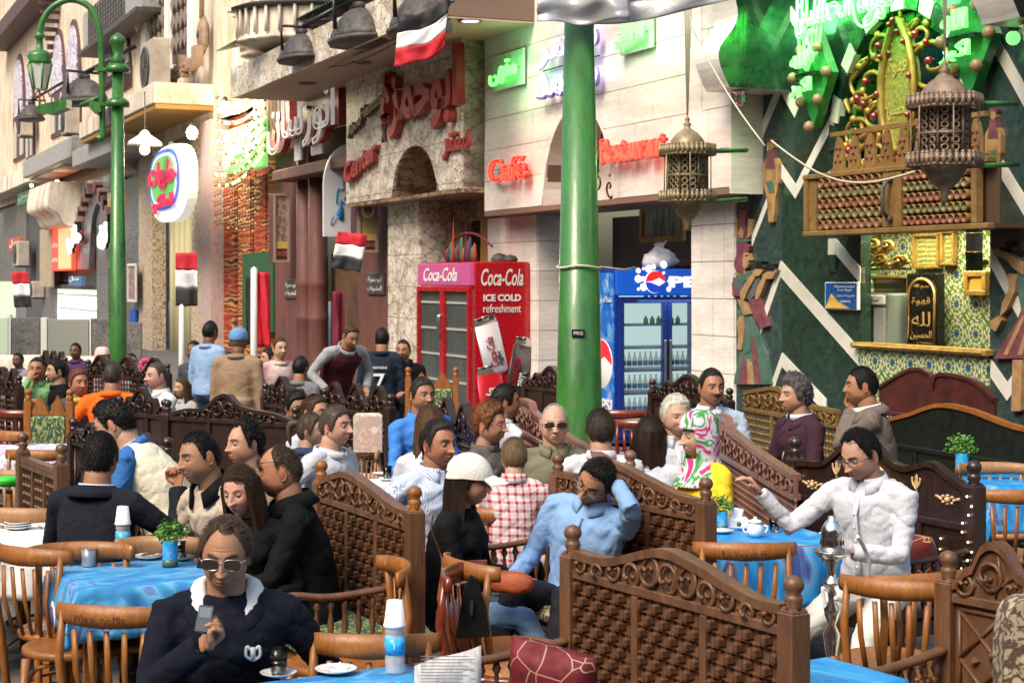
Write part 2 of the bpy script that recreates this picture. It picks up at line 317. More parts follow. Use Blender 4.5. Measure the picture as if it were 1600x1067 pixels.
# ---------------- facade frame: local x runs along the street (to the right), y into the houses, z up ----------------
_r=Vector((.39565,-.91840,0)); _q=Vector((.91840,.39565,0)); _O=P(1110,YH,19); _O.z=0
FM=Matrix(((_r.x,_q.x,0,_O.x),(_r.y,_q.y,0,_O.y),(0,0,1,0),(0,0,0,1)))
def FX(px,py,y=0.0):
    d=(y+_O.dot(_q))/((px-800)/FPX*_q.x+_q.y); p=P(px,py,d)-_O; return (p.x*_r.x+p.y*_r.y, p.z)
def LY(px,x):           # local y of the ray through column px at local x
    k=Vector(((px-800)/FPX,1,0)); d=(x+_O.dot(_r))/k.dot(_r); return (k*d-_O).dot(_q)
def FP(pts,y=0): return [FX(a,b,y) for a,b in pts]
def FR(px0,py0,px1,py1,y=0):
    if py0>py1: py0,py1=py1,py0
    x0,_=FX(px0,py0,y); x1,_=FX(px1,py0,y); c=(px0+px1)/2; return x0,x1,FX(c,py1,y)[1],FX(c,py0,y)[1]
def FS(px,y=0):
    d=(y+_O.dot(_q))/((px-800)/FPX*_q.x+_q.y); return FPX/d
def FT(name,label,cat,px=None,py=None,y=0,group=None,x=None,z=None):
    if x is None: x,z=FX(px,py,y)
    return thing(name,label,cat,FM@Matrix.Translation((x,y,z)),group)
def building(name,label): return thing(name,label,'building',FM.copy())
# ground
g=MB(); g.add([(-90,-20,0),(90,-20,0),(90,160,0),(-90,160,0)],[(0,1,2,3)]); g.build('ground',ASPH)['kind']='structure'
bp_=MB()
for i in range(26):
    for j in range(16):
        x,y=-6.5+j*.62,3.0+i*.62; q=.006; bp_.box(x+q,x+.62-q,y+q,y+.62-q,.002,.014+random.random()*.003,0,.003)
pv=bp_.build('paving',ASPH); pv['kind']='structure'
def tiles(parent,x0,x1,rows,wid,y,th,mt,bot=None,top=None,gap=.008,name='tile',stag=0):
    """courses of stone tiles between x0 and x1; bot(x)/top(x) cut them along arches and slopes"""
    for k,(za,zb) in enumerate(rows):
        xs=[x0]; 
        st=x0-(wid*.5 if (stag and k%2) else 0)
        t=st+wid
        while t<x1-.08:
            if t>x0+.08: xs.append(t)
            t+=wid
        xs.append(x1)
        for a,b in zip(xs,xs[1:]):
            n=7 if (bot or top) else 2
            tp=[];bt=[]
            for i in range(n):
                x=a+gap/2+(b-a-gap)*i/(n-1); lo=za+gap/2; hi=zb-gap/2
                if bot: lo=max(lo,bot(x))
                if top: hi=min(hi,top(x))
                if hi<lo: hi=lo
                tp.append((x,hi)); bt.append((x,lo))
            if max(t_[1]-b_[1] for t_,b_ in zip(tp,bt))<.03: continue
            m=MB(); dy=random.uniform(-.003,.003)
            # trim empty columns
            idx=[i for i in range(n) if tp[i][1]-bt[i][1]>.001]
            i0,i1=max(0,idx[0]-1),min(n,idx[-1]+2); tp,bt=tp[i0:i1],bt[i0:i1]
            if len(tp)<2: continue
            m.strip(tp,bt,y+dy,y+th,0); m.build(name,mt,parent,fix=False)
def arch(cx,zs,rx,rz): return lambda x: (zs+rz*math.sqrt(max(0,1-((x-cx)/rx)**2)) if abs(x-cx)<rx else -9)
def rows(z0,z1,h,zr): # courses of height h passing through zr
    k=math.floor((z0-zr)/h); out=[]; z=zr+k*h
    while z<z1-.02: out.append((max(z,z0),min(z+h,z1))); z+=h
    return [r for r in out if r[1]-r[0]>.03]
# =============== dark green marble eatery (right) ===============
G=building('marble_restaurant','dark green marble restaurant front with white zigzag bands and arched gold ornament')
xa=FX(1147,0)[0]; xb=FX(1345,0)[0]; xc=FX(1547,0)[0]; xe=xc+6
zt=9.0; zo0=FX(1445,600)[1]; zo1=FX(1445,335)[1]
xf=FX(1222,300)[0]
m=MB(); m.box(xa,xf-.004,0,.3,0,zt); m.build('pilaster',MARBG2,G)
xl=FX(1292,0)[0]; m=MB(); m.box(xf,xl,.0,.12,0,zt); m.build('wall',MARBG,G)
m=MB(); m.box(xl,xb,.0,.12,0,zo1); m.build('wall',MARBG,G)
m=MB(); m.box(xc,xe,0,.4,0,zt); m.build('wall',MARBG2,G)
# lintel with arched recess
ax0,ax1=FX(1308,240)[0],FX(1512,240)[0]; acx=(ax0+ax1)/2; azs=FX(1410,225)[1]; arz=FX(1410,14)[1]-azs; arx=(ax1-ax0)/2
af=arch(acx,azs,arx,arz)
m=MB(); N=51; xs=[xl+(xc-xl)*i/(N-1) for i in range(N)]
m.strip([(x,zt) for x in xs],[(x,max(zo1,af(x))) for x in xs],0.002,.35)
m.build('lintel',MARBG,G)
m=MB(); m.box(ax0-.3,ax1+.3,.30,.34,zo1,zt-1,0); m.build('arch_backing',mat('blue_arch_glass',(.01,.05,.22),.25,col2=(.02,.09,.12),scale=1.5),G)
for i in range(15):   # striped voussoirs round the arch
    a0,a1=PI*i/15+.012,PI*(i+1)/15-.012; pl=[]
    for r_,aa in ((1.0,a0),(1.0,a1),(1.13,a1),(1.13,a0)): pl.append((acx-math.cos(aa)*arx*r_,azs+math.sin(aa)*arz*r_))
    m=MB(); m.prism(pl,-.02,.06); m.build('voussoir',BANDW if i%2 else MARBG,G,fix=False)
    for r0,r1,mt in((.985,.9,None),):
        pl=[(acx-math.cos(aa)*arx*r_,azs+math.sin(aa)*arz*r_) for r_,aa in((r0,a0),(r0,a1),(r1,a1),(r1,a0))]
        m=MB(); m.prism(pl,.12,.3); m.build('arch_lining',mat('bright_green_lining',(.05,.3,.04),.4),G,fix=False)
for k in range(7):   # left jamb stripes down from the springing
    z1=azs-.02-k*.17
    for xx in (ax0-.13*arx,ax1+.0):
        m=MB(); m.box(xx,xx+.13*arx,-.02,.06,z1-.16,z1); m.build('voussoir',BANDW if k%2 else MARBG,G,fix=False)
def band(pts,w,y=0):
    # white inlaid zigzag strip: polyline of photograph columns/rows on the wall plane, w metres high
    q=FP(pts,y)
    for (x0,z0),(x1,z1) in zip(q,q[1:]):
        m=MB(); w_=w*.78; m.prism([(x0,z0-w_/2),(x1,z1-w_/2),(x1,z1+w_/2),(x0,z0+w_/2)],y-.012,y+.05); m.build('chevron_band',BANDW,G,fix=False)
band([(1147,318),(1221,132),(1243,172),(1262,120)],.22); band([(1200,235),(1244,300),(1303,185)],.19); band([(1176,378),(1212,285)],.15)
band([(1190,510),(1221,420),(1345,560)],.22); band([(1206,610),(1223,562),(1292,635)],.19)
band([(1147,25),(1185,-70)],.2); band([(1222,0),(1262,60),(1300,-30)],.2); band([(1296,372),(1345,430)],.2)
band([(1549,55),(1610,165)],.24); band([(1549,235),(1610,335)],.22); band([(1549,400),(1600,495)],.22); band([(1549,575),(1575,612),(1610,560)],.2)
# kitchen window recess
m=MB(); m.box(xb-.5,xc,.50,.55,0,zo1+.5); m.build('interior_wall',ZELL,G)
m=MB(); m.box(xb-.5,xb-.45,.12,.5,0,zo1+.5); m.build('interior_side',ZELL,G)
m=MB(); m.box(xc+.002,xc+.1,.4,.5,0,zo1+.5); m.build('interior_side',ZELL,G)
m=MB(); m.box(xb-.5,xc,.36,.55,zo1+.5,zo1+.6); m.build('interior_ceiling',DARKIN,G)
zs_=FX(1445,540)[1]; m=MB(); m.box(xb+.002,xc-.002,-.03,.06,0,zs_-.06); m.build('tiled_sill_wall',ZELL,G)
m=MB(); m.box(xb-.05,xc+.05,-.09,.1,zs_-.058,zs_,0,.01)
for i in range(60): m.ball((xb+(xc-xb)*(i+.5)/60,-.1,zs_-.03),.016,5)
m.build('beaded_counter_rail',GOLDY,G)
m=MB(); m.box(xb,xc,-.05,.02,zo1-.1,zo1+.0,0,.01)
for i in range(60): m.ball((xb+(xc-xb)*(i+.5)/60,-.06,zo1-.05),.018,5)
m.build('beaded_lintel_rail',GOLDY,G)
def spiral(cx,cz,r,turns,a0,sg=1,n=22,y=0,lead=None):
    pts=[]
    for i in range(n+1):
        t=i/n; a=a0+sg*turns*2*PI*t; rr=r*(1-t)**.8+.012; pts.append((cx+math.cos(a)*rr,y-.03*t,cz+math.sin(a)*rr))
    if lead: pts=[Vector(p) for p in cat_spline([(l[0],y,l[1]) for l in lead]+[pts[0]],6)][:-1]+pts
    return pts
# arch ornament
A=FT('gilded_arch_ornament','large gilded scrollwork screen with pointed medallion and red jewels filling the arch','ornament',x=acx,z=azs,y=.05)
rx,rz=arx*.93,arz*.93; zb=FX(1410,240)[1]-azs
m=MB(); sc=[(-.55,.55,.32,1),(.5,.62,.34,-1),(-.72,.15,.24,-1),(.72,.22,.26,1),(-.32,.92-.1,.2,-1),(.28,.85,.2,1),(-.6,-.25,.26,1),(.55,-.25,.26,-1),(-.22,-.32,.24,-1),(.2,-.34,.24,1),(-.83,-.42,.2,-1),(.84,-.4,.2,1),(0,.9,.16,1),(-.4,.25,.2,1),(.42,.2,.2,-1),(-.85,.0,.14,1),(.88,-.05,.14,-1),(-.42,-.05,.16,-1),(.4,-.08,.16,1),(0,-.12,.14,1),(-.7,.42,.13,-1),(.75,.5,.13,1)]
for i,(u,v,r,sg) in enumerate(sc):
    m=MB(); c=(u*rx,v*rz); rr=r*rx*1.25
    ez=.62
    m.tube([(p[0]*rr+c[0],p[1]*.6+.0,p[2]*rr*ez+c[1]) for p in spiral(0,0,1,1.35,PI/2*sg,sg,lead=[(-.9*sg,-1.2),(-1.1*sg,-.2)])],[.022+.018*math.sin(q*.4)**2 for q in range(35)],6,flat=.7,up=(0,0,1))
    for q in range(3):
        an=q*2.1+i; m.ball((c[0]+math.cos(an)*rr*.8,-.02,c[1]+math.sin(an)*rr*.5),.045,6)
    o=m.build('scroll',GOLDY,A,fix=False)
    m=MB(); m.ball((c[0],-.06,c[1]),.042,8); m.ball((c[0]+rr*.7,-.06,c[1]-rr*.4),.034,6); m.build('red_jewel',mat('red_jewel',(.3,.01,.02),.1,coat=1),A,fix=False)
il=bpy.data.lights.new('kitchen_light','AREA'); il.energy=75; il.color=(1,.88,.6); il.size=1.6; il.size_y=.4; il.shape='RECTANGLE'; io=bpy.data.objects.new('kitchen_light',il); COL.objects.link(io); io.matrix_world=FM@Matrix.Translation(((xb+xc)/2,.1,zo1+.2))
md=[];mz=.42*rz
for i in range(28):
    a=2*PI*i/28; x=.27*rx*math.sin(a); z=mz+.47*rz*math.cos(a)+(.10*rz*max(0,math.cos(a))**8); md.append((x,z))
m=MB(); m.prism(md,-.05,.02); m.build('medallion',mat('hammered_gold',(.6,.45,.1),.4,metal=.5,bump=.8,bscale=35,col2=(.3,.35,.08),scale=25),A)
m=MB(); m.tube([(x,-.07,z) for x,z in md],.04,6,closed=True); m.build('medallion_rim',GOLDY,A)
m=MB()
for i in range(0,28,3): m.ball((md[i][0],-.12,md[i][1]),.032,6)
m.build('rim_jewels',mat('red_jewel'),A)
lettering(arabic('قهوة'),.3*rx,.16*rz,GOLD,A,(-.15*rx,-.06,mz+.12*rz)); lettering(arabic('الحسين'),.34*rx,.16*rz,GOLD,A,(-.17*rx,-.06,mz-.22*rz))
m=MB(); m.tube([(0,-.03,mz+.57*rz),(0,-.03,rz*1.15)],.02,6); m.build('finial',GOLDY,A)
# balcony front of turned spools
bx0,bx1=FX(1258,300,-.5)[0],FX(1547,300,-.5)[0]; bz0,bz1=FX(1400,355,-.5)[1],FX(1400,268,-.5)[1]
Bc=FT('spool_balcony','gilt wooden balcony box with rows of red and green turned wooden cups','balcony',x=bx0,z=bz0,y=-.5)
L_=bx1-bx0; H_=bz1-bz0
m=MB(); m.box(0,L_,.04,.5,-.04,.0); m.box(0,L_,.1,.12,0,H_); m.build('back_board',mat('dusty_brown_board',(.07,.04,.02),.7),Bc)
for nm,b in (('bottom_rail',(0,L_,-.03,.06,-.05,.0)),('top_rail',(0,L_,-.03,.06,H_,H_+.05)),('end_post',(0,.07,-.02,.05,0,H_)),('end_post',(L_-.22,L_-.15,-.02,.05,0,H_)),('centre_board',(L_*.47,L_*.57,-.02,.05,0,H_)),('left_fret',(.07,.2,.0,.05,0,H_))):
    m=MB(); m.box(*b,0,.008); m.build(nm,WOOD_G,Bc)
cupm=[]
for ci,c in enumerate(((.24,.06,.035),(.14,.15,.05),(.3,.13,.07),(.2,.2,.09))):
    m=MB(); m.lathe([(.05,.1),(.055,-.02),(.045,-.03),(.043,-.015),(.0,-.005)],n=9,axis='y'); m.m=[1 if i>=18 else 0 for i in range(len(m.f))]
    cupm.append(m.mesh('spool',[WOOD_G,mat('painted_cup_%s'%('red','green','rust','tan')[ci],c,.55,col2=tuple(x*.5 for x in c),scale=30)]))
nr=5
for r_ in range(nr):
    for seg,(s0,s1,n) in enumerate(((.24,L_*.46,9),(L_*.58,L_-.26,10))):
        for i in range(n):
            o=obj('spool',cupm[r_%2+(2 if random.random()<.3 else 0)],Bc); o.location=(s0+(s1-s0)*(i+.5)/n,0,H_*(r_+.5)/nr); k=min((s1-s0)/n,H_/nr)/.105; o.scale=(k*.98,1,k*.98); o.rotation_euler=(0,random.random()*6,0)
# iron handle on the centre board
m=MB(); m.tube([(L_*.52,-.06,H_*.15),(L_*.52,-.12,H_*.3),(L_*.52,-.12,H_*.7),(L_*.52,-.06,H_*.85)],.02,6); m.ball((L_*.52,-.05,H_*.15),.035,6); m.ball((L_*.52,-.05,H_*.85),.035,6); m.build('door_pull',LAMPMET,Bc)
# fretted crest above
cx0,cx1=FX(1305,250,-.45)[0],FX(1547,230,-.45)[0]
for i in range(9):
    w=(cx1-cx0)/9; x=cx0-bx0+w*(i+.5); z=H_+.08; m=MB()
    pl=[(x-w*.38,z),(x+w*.38,z),(x+w*.3,z+.14),(x+w*.2,z+.24),(x+w*.1,z+.3),(x-w*.1,z+.3),(x-w*.2,z+.24),(x-w*.3,z+.14)]
    m.prism(pl,0,.025)
    for a,b in ((-.12,.07),(.12,.07),(0,.13),(-.1,.19),(.1,.19)): m.ball((x+a*w*1.2,-.005,z+b),.018,5,1)
    m.build('crest_fret',[WOOD_G,mat('painted_cup_red')],Bc)
m=MB(); m.box(cx0-bx0,cx1-bx0,-.01,.04,H_+.05,H_+.08); m.box(cx0-bx0,cx1-bx0,-.01,.04,H_+.39,H_+.43); m.build('crest_rail',WOOD_G,Bc)
# things seen in the kitchen window
def panel(name,label,cat,px,y,mts,build,group=None):
    x0,x1,z0,z1=FR(*px,y); t=FT(name,label,cat,x=x0,z=z0,y=y,group=group); build(t,x1-x0,z1-z0); return t
def framed(fm,im,fw=.04,th=.05):
    def f(t,w,h):
        m=MB(); m.box(0,w,-th,0,0,fw,0,.006); m.box(0,w,-th,0,h-fw,h,0,.006); m.box(0,fw,-th,0,fw,h-fw,0,.006); m.box(w-fw,w,-th,0,fw,h-fw,0,.006); m.build('frame',fm,t)
        m=MB(); m.box(fw,w-fw,-th*.4,-.004,fw,h-fw); m.build('picture',im,t)
    return f
VERSE=mat('green_gold_verse_panel',(.2,.24,.06),.5,col2=(.38,.38,.12),scale=30)
def verse(t,w,h):
    framed(GOLDY,VERSE,.03)(t,w,h)
    for k in range(6): lettering(arabic(random.choice(['الحمد لله رب','بسم الله','الرحمن الرحيم','ملك الناس'])),w-.12,h*.07,mat('faded_gold_script',(.5,.45,.2),.5),t,(.06,-.03,h*(.12+.13*k)))
panel('verse_panel','green framed panel of gold script on the star tiles, the wider of the pair','wall panel',(1432,365,1472,420),.49,None,verse)
panel('verse_panel','narrow green panel of script right beside the wider framed one','wall panel',(1475,360,1496,415),.49,None,verse)
def emblem(t,w,h):
    m=MB(); m.box(0,w,-.08,0,0,h,0,.01); m.build('board',mat('black_lacquer',(.01,.01,.008),.25),t)
    m=MB(); pl=[(w*.08,h*.04),(w*.92,h*.04),(w*.92,h*.7)]+[(w*.5+w*.42*math.cos(a),h*.7+h*.22*math.sin(a)) for a in [PI*i/10 for i in range(1,10)]]+[(w*.08,h*.7)]
    m.tube([(x,-.09,z) for x,z in pl],.014,5,closed=True); m.build('gold_border',GOLD,t)
    lettering(arabic('قهوة'),w*.6,h*.12,GOLD,t,(w*.2,-.095,h*.55)); lettering(arabic('لله'),w*.6,h*.2,GOLD,t,(w*.2,-.095,h*.27)); lettering(arabic('الحسين'),w*.7,h*.13,GOLD,t,(w*.15,-.095,h*.08)); lettering('قهوة'[::-1] and arabic('بسم الله'),w*.5,h*.07,GOLD,t,(w*.25,-.095,h*.78))
panel('calligraphy_board','tall black lacquered board with gold border and arabic script','sign board',(1428,427,1476,540),.4,None,emblem)
def scrollpanel(t,w,h):
    m=MB(); m.box(0,w,0,.02,0,h*.06); m.build('base_strip',GOLDY,t)
    for i,(u,v,r,sg) in enumerate([(.2,.3,.17,1),(.45,.3,.17,-1),(.28,.72,.2,-1),(.55,.7,.14,1),(.78,.26,.15,1),(.1,.75,.1,1),(.9,.3,.09,-1)]):
        m=MB(); m.tube([(p[0]*r*w*.95+u*w,p[1]*.5-.02,p[2]*r*h*1.0+v*h) for p in spiral(0,0,1,1.4,-PI/2,sg,lead=[(0,-1.4),(-sg,-.8)])],.02,5); m.build('scroll',GOLDY,t,fix=False)
panel('gilt_fretwork','gold scroll fretwork screen in the upper left of the kitchen window','ornament',(1347,367,1425,422),.2,None,scrollpanel)
panel('gilt_fretwork','gold scroll fretwork corner at the right edge of the kitchen window','ornament',(1512,385,1546,418),.2,None,scrollpanel)
def cooler(t,w,h):
    m=MB(); m.box(0,w,-.3,0,0,h,0,.02); m.build('body',mat('grey_green_appliance',(.22,.27,.24),.35),t)
    m=MB(); m.box(w*.05,w*.95,-.34,-.305,h*.8,h*.97,0,.01); m.build('header',WHITE,t); lettering('CAFFE',w*.35,h*.06,RED_P,t,(w*.1,-.345,h*.85)); lettering(arabic('قهوة بركة'),w*.3,h*.06,PLANT,t,(w*.55,-.345,h*.85))
    m=MB(); m.lathe([(.1*w,0),(.14*w,.1*h),(.13*w,.4*h),(.05*w,.6*h),(.045*w,.7*h)],(w*.35,-.35,h*.05),10,0,1,.4); m.build('bottle_relief',mat('pale_bottle',(.5,.55,.5),.3),t)
    m=MB(); m.box(w*.68,w*.95,-.33,-.305,h*.02,h*.74,0,.01); m.build('side_door',mat('grey_mirror',(.3,.32,.3),.2),t)
panel('drinks_cooler','grey green drinks cooler with white header inside the kitchen window','cooler',(1370,458,1427,546),.49,None,cooler)
def mosque(t,w,h):
    framed(GOLDY,mat('sepia_sky_print',(.5,.3,.08),.5),.05)(t,w,h)
    m=MB(); m.prism([(w*.2,h*.12),(w*.9,h*.12),(w*.9,h*.5),(w*.75,h*.7),(w*.55,h*.86),(w*.35,h*.7),(w*.2,h*.5)],-.035,-.02); m.build('painted_dome',mat('ochre_print',(.65,.3,.05),.5),t)
panel('framed_picture','small framed print of an ochre domed building in the kitchen','picture',(1512,424,1546,462),.49,None,mosque)
panel('mirror','dim wall mirror behind the cooler in the kitchen window','mirror',(1350,430,1426,540),.495,None,framed(GOLDY,mat('old_mirror',(.12,.1,.08),.12,metal=.8),.03))
def egypt_sign(t,w,h):
    m=MB(); m.box(0,w,-.03,0,0,h,0,.005); m.build('board',mat('sign_white_edge',(.75,.75,.7),.4),t)
    m=MB(); m.box(w*.03,w*.97,-.036,-.03,h*.03,h*.97); m.build('blue_print',mat('sign_blue',(.01,.09,.32),.3),t)
    m=MB(); m.prism([(w*.04,h*.05),(w*.8,h*.05),(w*.42,h*.3),(w*.22,h*.58)],-.042,-.036); m.build('pyramid_print',mat('pyramid_ochre',(.6,.33,.04),.5,col2=(.75,.5,.1),scale=12),t)
    for k,s in enumerate(('Recommended','from Egypt')): lettering(s,w*(.6-.15*k),h*.1,WHITE,t,(w*(.33+.08*k),-.038,h*(.8-.14*k)),ext=.002)
    lettering(arabic('موصى به من مصر'),w*.55,h*.1,WHITE,t,(w*.38,-.038,h*.45),ext=.002); lettering('(Qism)',w*.3,h*.11,WHITE,t,(w*.5,-.038,h*.25),ext=.002)
panel('blue_sign','small blue sign with a pyramid fixed on the green marble','sign',(1293,441,1344,484),-.02,None,egypt_sign)
# consoles
def console(px0,px1,py0,label,yd):
    x0,z0=FX(px0,py0,-.9); x1,_=FX(px1,py0,-.9); t=FT('scrolled_console',label,'bracket',x=x0,z=z0,y=-.9)
    w=x1-x0; h=3; pr=[(0,0)]+[(-.12+.22*math.sin(k/9*2*PI+1.2)-.1,h*.12+h*.88*k/9) for k in range(10)]
    # profile in y-z: curvy front, flat back
    c=cat_spline([(0,.15,0),(0,.02,.35),(0,.25,.75),(0,.05,1.3),(0,-.25,1.9),(0,-.3,3)],6)
    pl=[(p.y,p.z) for p in c]+[(.9,3),(.9,0)]
    m=MB(); m.prism(pl,0,w,0,1,'yz'); m.build('block',[MARBG if yd else BLACK,MARBW],t)
    m=MB(); m.lathe([(.1,-.02),(.07,-.03),(.05,-.05),(.055,-.07),(.05,-.09),(.055,-.11),(.045,-.16),(0,-.17)],(w*.6,.4,0),10); m.build('spot_lamp',SILVER,t)
    return t
console(1084,1120,143,'white fronted scrolled console with green glowing side above the lantern',1)
console(1512,1570,38,'white fronted scrolled console with black side at the top right corner',0)
# neon
def diamond(px,py,w,h,label):
    x,z=FX(px,py,-.15); t=FT('green_neon_diamond',label,'neon sign',x=x,z=z,y=-.15); m=MB()
    m.prism([(0,h),(w,0),(0,-h),(-w,0)],-.04,.06); m.build('board',mat('green_backboard',(.02,.22,.05),.3,coat=.4),t)
    m=MB()
    for q in range(8):
        u=q/8*4; k=int(u); f=u-k; c=[(0,h),(w,0),(0,-h),(-w,0)]; a,b=c[k],c[(k+1)%4]; m.ball((a[0]+(b[0]-a[0])*f,-.09,a[1]+(b[1]-a[1])*f),.06,8)
    m.build('studs',mat('brown_stone_knob',(.3,.2,.1),.4),t,kind='stuff')
    m=MB(); m.box(-w*.6,w*.6,-.14,-.05,-.02,.02); m.build('mount',MARBG,t)
    o=lettering(arabic('الله'),w*1.05,h*.35,NEONG,t,(-w*.6,-.16,.06),neon=.022,name='neon_tube'); lettering(arabic('اكبر'),w*1.2,h*.35,NEONG,t,(-w*.65,-.16,-h*.42),neon=.022,name='neon_tube')
diamond(1276,118,.3,.52,'green diamond board with neon arabic script left of the arch')
diamond(1520,60,.32,.52,'green diamond board with neon arabic script right of the arch')
x0,x1,z0,z1=FR(1246,46,1400,-30,-.25)
t=FT('green_neon_calligraphy','large flowing green neon script over the arch','neon sign',x=x0,z=z0,y=-.25)
lettering(arabic('قهوة الحسين'),x1-x0,z1-z0,NEONG,t,neon=.016,name='neon_tube')
m=MB(); w=x1-x0
for k in range(3): m.tube(cat_spline([(w*.05*k,0,.5),(w*(.02+.05*k),0,-.05),(w*(.12+.05*k),0,-.3+.08*k),(w*(.2+.05*k),0,.4)],8),.016,5)
m.tube(cat_spline([(w*.55,0,.5),(w*.62,0,.05),(w*.8,0,.0),(w*.95,0,.35)],8),.016,5); m.build('neon_tube',NEONG,t)
gl=bpy.data.lights.new('neon_light','AREA'); gl.energy=38; gl.color=(.15,1,.25); gl.size=2.6; gl.size_y=.3; gl.shape='RECTANGLE'
go=bpy.data.objects.new('neon_light',gl); COL.objects.link(go); go.parent=t; go.location=(w/2,-.1,.3); go.rotation_euler=(R(60),0,0)
x,z=FX(1583,60,-.4); t=FT('round_green_lamp','small round lamp glowing green under the top right console','lamp',x=x,z=z,y=-.4)
m=MB(); m.ball((0,0,0),.06,12); m.build('globe',NEONG,t); m=MB(); m.lathe([(.03,.05),(.07,.09),(.03,.14),(.02,.45)],n=8); m.build('socket',BLACK,t)
# Egyptian relief figures
SK=mat('painted_ochre_skin',(.30,.17,.075),.5,col2=(.42,.26,.12),scale=12); PUR=mat('painted_plum',(.13,.035,.055),.5,col2=(.22,.07,.08),scale=9); GRN=mat('painted_teal',(.05,.12,.085),.5,col2=(.09,.16,.13),scale=9)
def relief(label,x0,y0,k,shapes,pyb):
    """shapes: (name, material, thickness, outline) traced in a crop with origin x0,y0 and k crop px per photograph px"""
    fx,fz_=FX(x0+100/k,pyb,-.02); t=FT('relief_figure',label,'statue',x=fx,z=fz_,y=-.02)
    for nm,mt,th,pl in shapes:
        th=th*.22+.004; q=FP([(x0+a/k,y0+b/k) for a,b in pl],-.03); m=MB(); m.prism([(x-fx,z-fz_) for x,z in q],-th,.02); o=m.build(nm,mt,t); b=o.modifiers.new('b','BEVEL'); b.width=min(.012,th*.5); b.segments=2; b.limit_method='ANGLE'
    return t
relief('tall painted egyptian relief woman offering bowls beside the white pillar',1130,300,3.555,[
('robe',GRN,.06,[(80,650),(150,690),(200,800),(240,900),(270,1067),(60,1067),(90,900)]),('robe_panel',PUR,.09,[(118,900),(150,1067),(88,1067)]),('robe_panel',PUR,.09,[(165,800),(185,850),(215,1067),(190,1067),(155,850)]),('robe_panel',SK,.10,[(138,925),(165,950),(178,1067),(143,1067)]),
('torso',mat('painted_slate',(.07,.085,.09),.5,col2=(.12,.13,.14),scale=9),.08,[(58,475),(100,470),(180,440),(212,470),(195,560),(150,600),(110,570),(60,520)]),('side_wing',PUR,.07,[(52,500),(90,530),(95,580),(55,575)]),
('carried_figure',SK,.14,[(85,720),(100,690),(120,690),(127,760),(118,840),(110,880),(88,870),(95,800)]),('carried_robe',GRN,.09,[(118,690),(150,700),(165,880),(120,900),(112,870)]),
('crown_feather',SK,.08,[(70,155),(86,150),(82,200),(92,262),(72,250)]),('crown_feather',SK,.08,[(142,150),(162,152),(155,240),(138,262)]),('crown',PUR,.12,[(92,100),(135,100),(128,180),(142,262),(84,262),(96,190)]),('crown_disc',SK,.15,[(110,192),(126,225),(120,256),(100,256),(96,225)]),('crown_band',GRN,.15,[(84,262),(152,262),(148,278),(88,278)]),
('headdress',PUR,.13,[(88,282),(130,276),(156,300),(150,332),(126,340),(120,400),(118,452),(84,445),(68,405),(84,340)]),('neck',SK,.10,[(80,430),(122,425),(132,455),(100,480),(70,460)]),('face',SK,.15,[(126,333),(148,338),(152,362),(161,378),(153,384),(152,400),(146,418),(130,428),(119,415),(120,370)]),('eye',BLACK,.165,[(134,352),(148,350),(150,356),(136,358)]),
('collar',GRN,.12,[(112,505),(78,462),(100,455),(130,455),(150,436),(182,448),(150,482)]),
('upper_arm',SK,.16,[(108,592),(104,560),(150,480),(186,442),(200,455),(152,540),(126,602)]),('hand',SK,.17,[(178,440),(196,425),(236,420),(232,440),(212,466),(184,470)]),('offering_bowl',BLACK,.2,[(190,385),(240,385),(232,398),(240,424),(196,426),(198,398)]),
('sleeve',PUR,.12,[(148,597),(210,585),(225,660),(258,745),(215,757),(180,700)]),('upper_arm',SK,.16,[(188,592),(200,530),(234,468),(252,480),(227,545),(206,597)]),('hand',SK,.17,[(228,462),(262,440),(312,430),(306,446),(284,482),(240,484)]),('offering_bowl',BLACK,.2,[(246,400),(306,400),(294,412),(300,436),(254,438),(256,412)]),('lower_arm',SK,.15,[(90,598),(120,592),(152,680),(124,684)])],600)
relief('painted egyptian relief figure offering a bowl at the right edge',1200,267,4,[
('torso',GRN,.08,[(1570,560),(1700,480),(1720,900),(1590,880),(1560,700)]),('headdress',PUR,.12,[(1590,330),(1700,280),(1720,480),(1600,500),(1580,420)]),('skirt',PUR,.1,[(1590,870),(1700,860),(1720,1170),(1420,1173),(1500,1040),(1560,950)]),('skirt_stripe',SK,.12,[(1600,900),(1480,1150),(1510,1150),(1625,900)]),('skirt_stripe',SK,.12,[(1650,900),(1570,1150),(1600,1150),(1680,900)]),
('leg',SK,.12,[(1540,1180),(1598,1180),(1590,1500),(1530,1500)]),('offering_bowl',PUR,.2,[(1445,440),(1510,440),(1500,476),(1450,476)]),('hand',SK,.17,[(1420,492),(1450,478),(1475,498),(1530,520),(1505,552),(1440,530)]),('forearm',SK,.16,[(1515,515),(1610,575),(1610,650),(1540,600),(1505,548)]),('upper_arm',SK,.16,[(1518,640),(1567,650),(1555,760),(1505,870),(1465,910),(1480,820),(1520,740)]),('hand',SK,.17,[(1408,935),(1460,905),(1478,930),(1440,1003),(1410,985)])],650)
